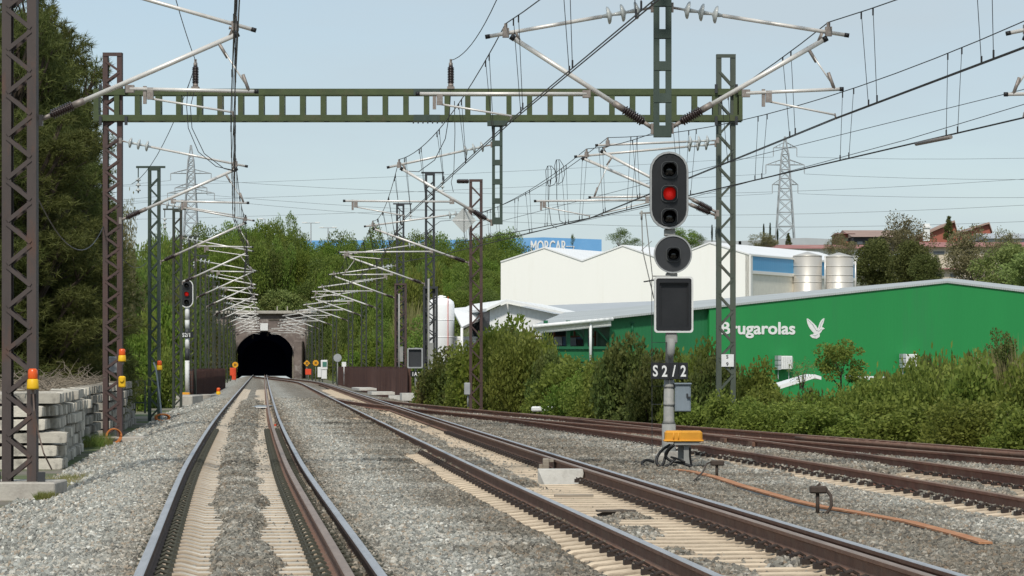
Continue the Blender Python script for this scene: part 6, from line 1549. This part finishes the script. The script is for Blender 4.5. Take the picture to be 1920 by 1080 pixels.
# lean-to grey roof in front of the white warehouse
l1 = [W(936,576,205), W(1240,564,205), W(1240,585,188), W(960,592,188)]
mb = MB(); mb.add(l1+[p-V((0,0,.15)) for p in l1], [(0,3,2,1),(4,5,6,7),(0,1,5,4),(1,2,6,5),(2,3,7,6),(3,0,4,7)]); 
mb.prism([W(960,593,188.2), W(1240,586,188.2), W(1240,660,188.2), W(960,660,188.2)], (0,0,0), (0,.2,0)); mb.prism([W(1240,566,205), W(1240,590,205), W(1400,590,205), W(1400,566,205)], (0,0,0), (0,.2,0))
solo('lean_to', mb, 'lamp_grey', 'long low lean-to with a plain grey roof along the foot of the white warehouse', 'lean-to', W(1100,640,188))
# white gabled shed with leaning panel
S1 = thing('white_shed', 'weathered white gabled shed left of the green loading bay', 'shed', W(980,650,168))
Ysd = 168
mb = MB(); mb.prism([W(918,700,Ysd), W(1052,700,Ysd), W(1052,590,Ysd), W(1038,588,Ysd), W(950,569,Ysd), W(918,582,Ysd)], (0,0,0), (0,.3,0)); part('front_wall', mb, 'white_clad', S1)
mb = MB()
for a, b in (((912,583),(950,566)),((950,566),(1060,590))):
    p, q = W(*a,Ysd-.5), W(*b,Ysd-.5); mb.prism([p, q, q+V((0,0,.13)), p+V((0,0,.13))], (0,0,0), (-2 if b == (950,566) else 2,14,0))
part('roof', mb, 'white_clad', S1)
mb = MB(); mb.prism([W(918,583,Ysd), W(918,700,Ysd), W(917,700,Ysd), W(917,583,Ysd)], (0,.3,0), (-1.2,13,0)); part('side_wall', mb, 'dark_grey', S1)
mb = MB(); a, b, c_, d_ = W(848,578,176), W(918,572,182), W(902,596,172), W(866,613,170)
mb.add([a,b,c_,d_]+[p-V((0,0,.12)) for p in (a,b,c_,d_)], [(0,3,2,1),(4,5,6,7),(0,1,5,4),(1,2,6,5),(2,3,7,6),(3,0,4,7)])
mb.tube([a-V((0,0,.05)), V((a.x,a.y,-2))], .08, 6); mb.tube([d_-V((0,0,.05)), V((d_.x,d_.y,-2))], .08, 6)
solo('awning', mb, 'white_roof', 'tilted white awning sheet between the white tank and the shed', 'awning', d_)
mb = MB(); mb.prism([W(903,592,174), W(919,583,174), W(919,660,174), W(890,640,174), W(884,610,174)], (0,0,0), (0,.2,0)); solo('shade_sheet', mb, 'dark_grey', 'dark sheet standing in for the shade between the awning and the white shed', 'shade sheet', W(905,650,174))  # dark sheet added where only shade lies beside the awning
# white tank
Yt = 172; kt = Yt/F; c = W(827,690,Yt); TK = thing('white_tank', 'tall white cylindrical tank with a red ladder line, beside the dark cage mast', 'tank', (c.x,Yt,-2.6))
r = 25*kt; zt = ZP(558,Yt)
mb = MB(); mb.lathe((c.x,Yt,-2.6), (c.x,Yt,9), [(0,r),(zt+2.6-.42,r),(zt+2.6-.22,r*.94),(zt+2.6-.08,r*.7),(zt+2.6,r*.3)], 32); part('shell', mb, 'white_tank', TK)
mb = MB(); 
for py in (600,632): mb.lathe((c.x,Yt,ZP(py,Yt)-.02), (c.x,Yt,9), [(0,r+.012),(.04,r+.012)], 32)
mb.tube([(c.x,Yt,zt-.02),(c.x,Yt,zt+.12)], .12, 8); mb.bar(W(836,556,Yt),W(815,556,Yt),.05,.05); part('fittings', mb, 'white_tank', TK)
mb = MB(); mb.tube([W(840,556,Yt-r*.9), W(840,690,Yt-r*.9)], .016, 5); part('ladder', mb, 'sign_red', TK)
mb = MB(); mb.cbox(W(873,664,Yt+2), (1.35,2.5,1.9), .05); mb.cbox(W(873,700,Yt+2), (1.2,2.4,1.2), .03); solo('white_kiosk', mb, 'white_tank', 'white box-shaped kiosk right of the tall white tank', 'kiosk', W(873,700,Yt+2))
# steel silos
for px, lab, tp in ((1514,'shiny steel silo beside the blue band, left of the pair',472),(1573,'shiny steel silo, right of the pair next to the round pines',473.5)):
    Yz = 232; kz_ = Yz/F; c = W(px,560,Yz); SI = thing('steel_silo', lab, 'silo', (c.x,Yz,-1)); r = 27*kz_; zt = ZP(tp,Yz); zs = ZP(tp+9,Yz)
    mb = MB(); mb.lathe((c.x,Yz,-1), (c.x,Yz,20), [(0,r),(zs+1,r)], 40); mb.smooth = True; part('shell', mb, 'silo', SI)
    mb = MB(); mb.lathe((c.x,Yz,zs), (c.x,Yz,20), [(0,r*1.02),(.06,r*1.02),((zt-zs)*.6,r*.5),(zt-zs,r*.06)], 40); part('cone_roof', mb, 'silo', SI)
    mb = MB()
    for py in (500,517,530): mb.lathe((c.x,Yz,ZP(py,Yz)), (c.x,Yz,20), [(0,r+.015),(.05,r+.015)], 40)
    part('hoop', mb, 'alu', SI)
mb = MB(); mb.tube([W(1547,480,231), W(1547,560,231)], .06, 6); mb.tube([W(1604,490,231), W(1604,560,231)], .06, 6); solo('silo_pipe', mb, 'alu', 'thin pipes running down beside the steel silos', 'pipe', W(1547,560,231))
# blue building with its name
YB_ = 600
BB = thing('blue_building', 'long sky-blue industrial building with a white name on its facade, beyond the wood', 'building', W(860,470,YB_))
mb = MB(); mb.prism([W(960,520,YB_), W(1128,520,YB_), W(1128,449,YB_), W(1020,445,YB_), W(960,446.5,YB_)], (0,0,0), (0,30,0)); mb.prism([W(960,560,YB_-.01),W(1128,560,YB_-.01),W(1128,519,YB_-.01),W(960,519,YB_-.01)],(0,0,0),(0,29,0)); part('front_wall', mb, 'sky_blue_sheet', BB)
mb = MB(); mb.prism([W(560,520,YB_+8), W(961,520,YB_+8), W(961,449,YB_+8), W(560,451,YB_+8)], (0,0,0), (0,30,0)); part('wing_wall', mb, 'sky_blue_sheet', BB)
tb = text_mb('MORCAR', 1.0, .05, (1,0,0), (0,0,1), W(995,474,YB_-.1), .0, 1)
base_v, base_f = list(tb.v), list(tb.f)
for bx, bd in ((.025,.01),(-.025,.02)): tb.add([V(p)+V((bx,-bd,0)) for p in base_v], base_f)
xs = [p[0] for p in tb.v]; zs_ = [p[2] for p in tb.v]; kx = (1062-995)*YB_/F/(max(xs)-min(xs)); kz = (476-453)*YB_/F/(max(zs_)-min(zs_))
tb.v = [(W(995,474,YB_).x+(p[0]-min(xs))*kx, p[1], W(995,474,YB_).z+(p[2]-min(zs_))*kz) for p in tb.v]
tb.bar(W(1061,462,YB_-.1), W(1077,462,YB_-.1), .05, .12); tb.bar(W(1077,462,YB_-.1), W(1073,470,YB_-.1), .05, .12); part('lettering', tb, 'white_letter', BB)
# houses and sheds on the far right
def house(name, lab, px0, px1, pr, pe, pb, Y, wall, roof, dep=14, gable=None, wins=0, cat='house'):
    t = thing(name, lab, cat, W((px0+px1)/2,pb,Y))
    mb = MB(); mb.prism([W(px0,pb,Y), W(px1,pb,Y), W(px1,pe,Y), W(px0,pe,Y)], (0,0,0), (0,dep,0)); part('wall', mb, wall, t)
    mb = MB()
    if gable:
        xm = gable; mb.prism([W(px0,pe,Y), W(px1,pe,Y), W(xm,pr,Y)], (0,0,0), (0,dep,0)); part('gable', mb, wall, t); mb = MB()
        for a, b in (((px0-3,pe+1),(xm,pr-1.5)),((xm,pr-1.5),(px1+3,pe+1))):
            p, q = W(*a,Y-.6), W(*b,Y-.6); mb.prism([p,q,q+V((0,0,.25)),p+V((0,0,.25))], (0,0,0), (0,dep+1,0))
    else:
        a, b = W(px0-2,pe,Y-.6), W(px1+2,pe,Y-.6); kz_ = (pe-pr)*Y/F
        vs = [a, b, b+V((0,dep*.5,kz_)), a+V((0,dep*.5,kz_)), b+V((0,dep+1,0)), a+V((0,dep+1,0))]
        mb.add(vs, [(0,1,2,3),(3,2,4,5),(0,3,5),(1,4,2)])
    part('roof', mb, roof, t)
    for k in range(wins):
        x0 = px0+(px1-px0)*(k+.3)/wins; x1 = px0+(px1-px0)*(k+.7)/wins; m = MB(); m.prism([W(x0,pe+8,Y-.05),W(x1,pe+8,Y-.05),W(x1,pe+14,Y-.05),W(x0,pe+14,Y-.05)],(0,0,0),(0,.1,0)); part('window', m, 'window', t)
    return t
house('long_hall', 'long hall with a dull red roof behind the white warehouse, left of the silos', 1440, 1640, 454, 466, 500, 352, 'white_clad', 'red_roof', 16, None, 0, 'hall')
house('long_hall', 'long cream hall with a dull red roof behind the round pines', 1735, 1990, 449, 463, 545, 345, 'cream_wall', 'red_roof', 16, None, 5, 'hall')
house('brick_house', 'brick shed with a wide brown roof left of the olive tree', 1600, 1700, 424, 444, 470, 420, 'dark_grey', 'brown_roof', 26, None, 4)
house('brick_house', 'red brick gabled house before the spruce, right gable end', 1722, 1795, 418, 446, 470, 410, 'brick_wall', 'brown_roof', 14, 1790, 0)
house('brick_house', 'farther brick house with a brown roof and a stepped red end wall', 1800, 1858, 421, 436, 470, 430, 'brick_wall', 'brown_roof', 14, 1855, 0)
house('brick_house', 'small brick house with a low red roof at the left of the brick group', 1574, 1602, 434, 438, 470, 425, 'brick_wall', 'red_roof', 10, None, 1)
house('grey_shed', 'grey-roofed shed at the right edge beyond the trees', 1852, 1990, 432, 447, 480, 405, 'lamp_grey', 'lamp_grey', 20, None, 0, 'shed')
house('cream_house', 'low cream house with dark windows between the pines and the grey-brown tree', 1748, 1800, 500, 505, 560, 300, 'cream_wall', 'red_roof', 8, None, 2)
mb = MB(); mb.cbox(W(1737,436,402),(.8,.8,2.2),.05); mb.box(W(1737,426,402),(1.1,1.1,.2)); solo('chimney_stack', mb, 'white_letter', 'white chimney stack in front of the red brick gable', 'chimney', W(1737,446,402))
mb = MB(); mb.prism([W(1385,470,560), W(1575,470,560), W(1575,449,560), W(1510,446,560), W(1480,447,560), W(1385,452,560)], (0,0,0), (0,12,0)); mb.prism([W(1235,470,560), W(1390,470,560), W(1390,452,560), W(1270,449,560), W(1235,455,560)], (0,0,0), (0,12,0))
solo('distant_buildings', mb, 'lamp_grey', 'low grey roofs on the skyline left of the brick houses', 'buildings', W(1480,470,560))
# street lamps beyond the wood
for px, top, lab in ((583,418,'tall twin-arm street lamp on the skyline, left of its pair'),(615,427,'lower twin-arm street lamp on the skyline, right of the taller one'),(497,411,'single street lamp head on the skyline above the wood'),(186,402,'pale lamp post beyond the rusty gantry mast, left one'),(238,424,'pale lamp post beyond the rusty gantry mast, right one')):
    Y = 470 if px > 400 else 240; c = W(px,480,Y); t = thing('street_lamp', lab, 'street lamp', c); mb = MB(); mb.tube([W(px,520 if px > 400 else 560,Y), W(px,top,Y)], .11 if px > 400 else .05, 5, radii=[.13,.08] if px > 400 else [.06,.05]); ar_ = (12 if px > 550 else 8)
    if px > 550: mb.tube([W(px-ar_,top,Y),W(px+ar_,top,Y)], .06, 5)
    else: mb.tube([W(px,top,Y),W(px-ar_,top-2,Y)], .05, 5)
    part('pole', mb, 'lamp_grey', t); mb = MB()
    for sgn in ((-1,1) if px > 550 else (-1,)): mb.cbox(W(px+sgn*ar_,top-.5,Y),(.75 if px > 400 else .4,.35,.14),.04)
    part('lamp_head', mb, 'white_letter', t)
# pylons
def pylon(px, top, Y, hw0, arms, lab, r=.13):
    c = W(px,top,Y); zb = gz(c.x,Y)-.5; t = thing('electricity_pylon', lab, 'pylon', (c.x,Y,zb)); hh = c.z-zb; mb = MB()
    wid = lambda z: max(.25, hw0*((c.z-z)/hh)**.85*.95+.42) if z < c.z-3 else .42
    lv = [zb]; 
    while lv[-1] < c.z-1.2: lv.append(lv[-1]+max(1.6, wid(lv[-1])*1.7))
    lv[-1] = c.z
    for i in range(len(lv)-1):
        a, b = wid(lv[i]), (wid(lv[i+1]) if i < len(lv)-2 else .12)
        cr = [(-1,-1),(1,-1),(1,1),(-1,1)]
        for k in range(4):
            p = [V((c.x+cr[k][0]*a,Y+cr[k][1]*a,lv[i])), V((c.x+cr[k][0]*b,Y+cr[k][1]*b,lv[i+1]))]; q = cr[(k+1)%4]
            mb.tube(p, r, 4, caps=False); mb.tube([p[0], V((c.x+q[0]*b,Y+q[1]*b,lv[i+1]))], r*.55, 4, caps=False); mb.tube([V((c.x+q[0]*a,Y+q[1]*a,lv[i])), p[1]], r*.55, 4, caps=False)
            mb.tube([p[0], V((c.x+q[0]*a,Y+q[1]*a,lv[i]))], r*.5, 4, caps=False)
    part('tower', mb, 'pylon', t); tips = []
    for py, half in arms:
        z = ZP(py,Y); w_ = half*Y/F; mb = MB()
        for sgn in (-1,1):
            e = V((c.x+sgn*w_,Y,z)); ww = wid(z)
            for d_ in (-1,1): mb.tube([V((c.x+sgn*ww,Y+d_*ww,z)), e], r*.7, 4, caps=False); mb.tube([V((c.x+sgn*ww,Y+d_*ww,z+1.1)), e], r*.6, 4, caps=False)
            for f_ in (.33,.66): mb.tube([V((c.x+sgn*(ww+(w_-ww)*f_),Y,z)), V((c.x+sgn*(ww+(w_-ww)*f_),Y,z+1.1*(1-f_)))], r*.4, 4, caps=False)
            mb.tube([e, e-V((0,0,1.9))], r*.8, 5); tips.append(e-V((0,0,2)))
        part('cross_arm', mb, 'pylon', t)
    return tips
t1 = pylon(1472, 256, 700, 1.9, ((277,22),(309,36),(346,24)), 'tall lattice electricity pylon at right above the white warehouse')
t2 = pylon(358, 272, 900, 2.8, ((325,38),(352,30),(362,44)), 'faint distant lattice pylon at left between the gantry mast and wires', .16)
for k, tp in enumerate(t1):
    e = V((tp.x+150, 420-30*(k%3), tp.z-4-(k%2)*2)) if k%2 else V((tp.x-420, 900, tp.z+6))
    wire('power_line', sag_pts(tp, e, 5, 16), 'thin high-voltage line from the right pylon, %s of six' % ORD[k], .035, 'far_wire', 4)
for k, tp in enumerate(t2[:6]):
    e = V((tp.x+260, 760, tp.z-3-3*(k//2))) if k%2 else V((tp.x-300, 1000, tp.z))
    wire('power_line', sag_pts(tp, e, 6, 16), 'faint high-voltage line from the left distant pylon, %s of six' % ORD[k], .045, 'far_wire', 4)
# a bit of grass by the nearest mast
r = np.random.default_rng(4)
def grass_patch(name, lab, cx, cy, rx, ry, n, h, mat, z=-.44):
    a = r.random(n)*6.28; q = np.sqrt(r.random(n)); b = np.stack([cx+np.cos(a)*q*rx, cy+np.sin(a)*q*ry, np.full(n,z)],1)
    d = r.normal(size=(n,3))*.35; d[:,2] = 1; L_ = h*r.uniform(.4,1.1,size=n)[:,None]; s = np.cross(d,r.normal(size=(n,3))); s /= np.linalg.norm(s,axis=1)[:,None]
    V_ = np.stack([b-s*.006,b+s*.006,b+d*L_],1).reshape(-1,3); me = bpy.data.meshes.new(name); me.from_pydata(V_.tolist(),[],[[3*i,3*i+1,3*i+2] for i in range(n)]); me.materials.append(MT[mat])
    o = bpy.data.objects.new(name, me); link(o); o['kind'] = 'stuff'; o['label'] = lab; o['category'] = 'grass'
grass_patch('grass', 'dry grass in front of the nearest sleeper pile', XP(120,52), 52, .45, 3.0, 1600, .12, 'dry')
grass_patch('grass', 'small green tuft beside the foot of the nearest mast', XP(85,45.8), 45.8, .14, .3, 700, .13, 'grass')
grass_patch('grass', 'green weeds at the foot of the middle sleeper pile', XP(178,76), 76, .35, 2.0, 900, .32, 'grass')
for k, (px, Y, w_, d_, h_, lab) in enumerate(((205,92,.25,.2,.2,'small stone at the stack foot'),)): pass
# weeds over the earth left of the ballast and on the slopes
def slope_grass(name, lab, n, f, h, mat):
    P_ = []
    while len(P_) < n:
        s_, y = f(); P_.append((L(y)+s_, y, T(s_,y)))
    P_ = np.array(P_); d = r.normal(size=(n,3))*.35; d[:,2] = 1; L_ = h*r.uniform(.4,1.2,size=n)[:,None]; s = np.cross(d,r.normal(size=(n,3))); s /= np.linalg.norm(s,axis=1)[:,None]; w_ = .012*h/.3
    V_ = np.stack([P_-s*w_,P_+s*w_,P_+d*L_],1).reshape(-1,3); me = bpy.data.meshes.new(name); me.from_pydata(V_.tolist(),[],[[3*i,3*i+1,3*i+2] for i in range(n)]); me.materials.append(MT[mat])
    o = bpy.data.objects.new(name, me); link(o); o['kind'] = 'stuff'; o['label'] = lab; o['category'] = 'grass'
rs = random.Random(2)
slope_grass('slope_grass', 'rough grass and scrub on the slopes round the tunnel', 40000, lambda: (rs.choice((-1,1))*rs.uniform(8,40), rs.uniform(250,455)), .8, 'pale_leaf')
slope_grass('verge_grass', 'thin weeds on the earth verge left of the tracks', 9000, lambda: (-rs.uniform(4.6,9), rs.uniform(95,260)), .22, 'dry')

# ---------------------------------------------------------------- light, sky, camera
wd = bpy.data.worlds.new('World'); S.world = wd; wd.use_nodes = True; nt = wd.node_tree; N = nt.nodes; N.clear()
EL, AZ = math.radians(50), math.radians(190)
sk = N.new('ShaderNodeTexSky'); sk.sky_type = 'NISHITA'; sk.sun_disc = False; sk.sun_elevation = EL; sk.sun_rotation = AZ; sk.air_density = 1.0; sk.dust_density = .7; sk.ozone_density = 2.2; sk.altitude = 200
bg = N.new('ShaderNodeBackground'); bg.inputs['Strength'].default_value = .12; ow = N.new('ShaderNodeOutputWorld'); 
tc = N.new('ShaderNodeTexCoord'); mp = N.new('ShaderNodeMapping'); mp.inputs['Scale'].default_value = (2.2,2.2,9); cl = N.new('ShaderNodeTexNoise'); cl.inputs['Scale'].default_value = 2.0; cl.inputs['Detail'].default_value = 5; cl.inputs['Roughness'].default_value = .55
nt.links.new(tc.outputs['Generated'], mp.inputs[0]); nt.links.new(mp.outputs[0], cl.inputs['Vector'])
mr = N.new('ShaderNodeMapRange'); mr.inputs[1].default_value = .3; mr.inputs[2].default_value = .7; mr.inputs[3].default_value = .36; mr.inputs[4].default_value = .95; nt.links.new(cl.outputs[0], mr.inputs[0])
mx = N.new('ShaderNodeMixRGB'); nt.links.new(mr.outputs[0], mx.inputs[0]); nt.links.new(sk.outputs[0], mx.inputs[1]); mx.inputs[2].default_value = (4.5,5.32,5.88,1)   # thin high veil of cloud
nt.links.new(mx.outputs[0], bg.inputs[0]); nt.links.new(bg.outputs[0], ow.inputs[0])
ld = bpy.data.lights.new('sun', 'SUN'); ld.energy = 3.35; ld.angle = math.radians(6.0); ld.color = (1,.95,.87); lo = bpy.data.objects.new('sun', ld); COL.objects.link(lo)
sd = V((math.sin(AZ)*math.cos(EL), math.cos(AZ)*math.cos(EL), math.sin(EL))); lo.rotation_euler = sd.to_track_quat('Z','Y').to_euler(); lo.location = (0,-20,60)
cd = bpy.data.cameras.new('camera'); cd.sensor_width = 36; cd.lens = F/1920*36; cd.shift_y = (HZ-540)/1920; cd.clip_start = .5; cd.clip_end = 8000
co = bpy.data.objects.new('camera', cd); COL.objects.link(co); co.location = (0,0,H); co.rotation_euler = (PI/2,0,0); S.camera = co
S.view_settings.view_transform = 'Standard'; S.view_settings.look = 'None'; S.view_settings.exposure = 0; S.view_settings.gamma = 1
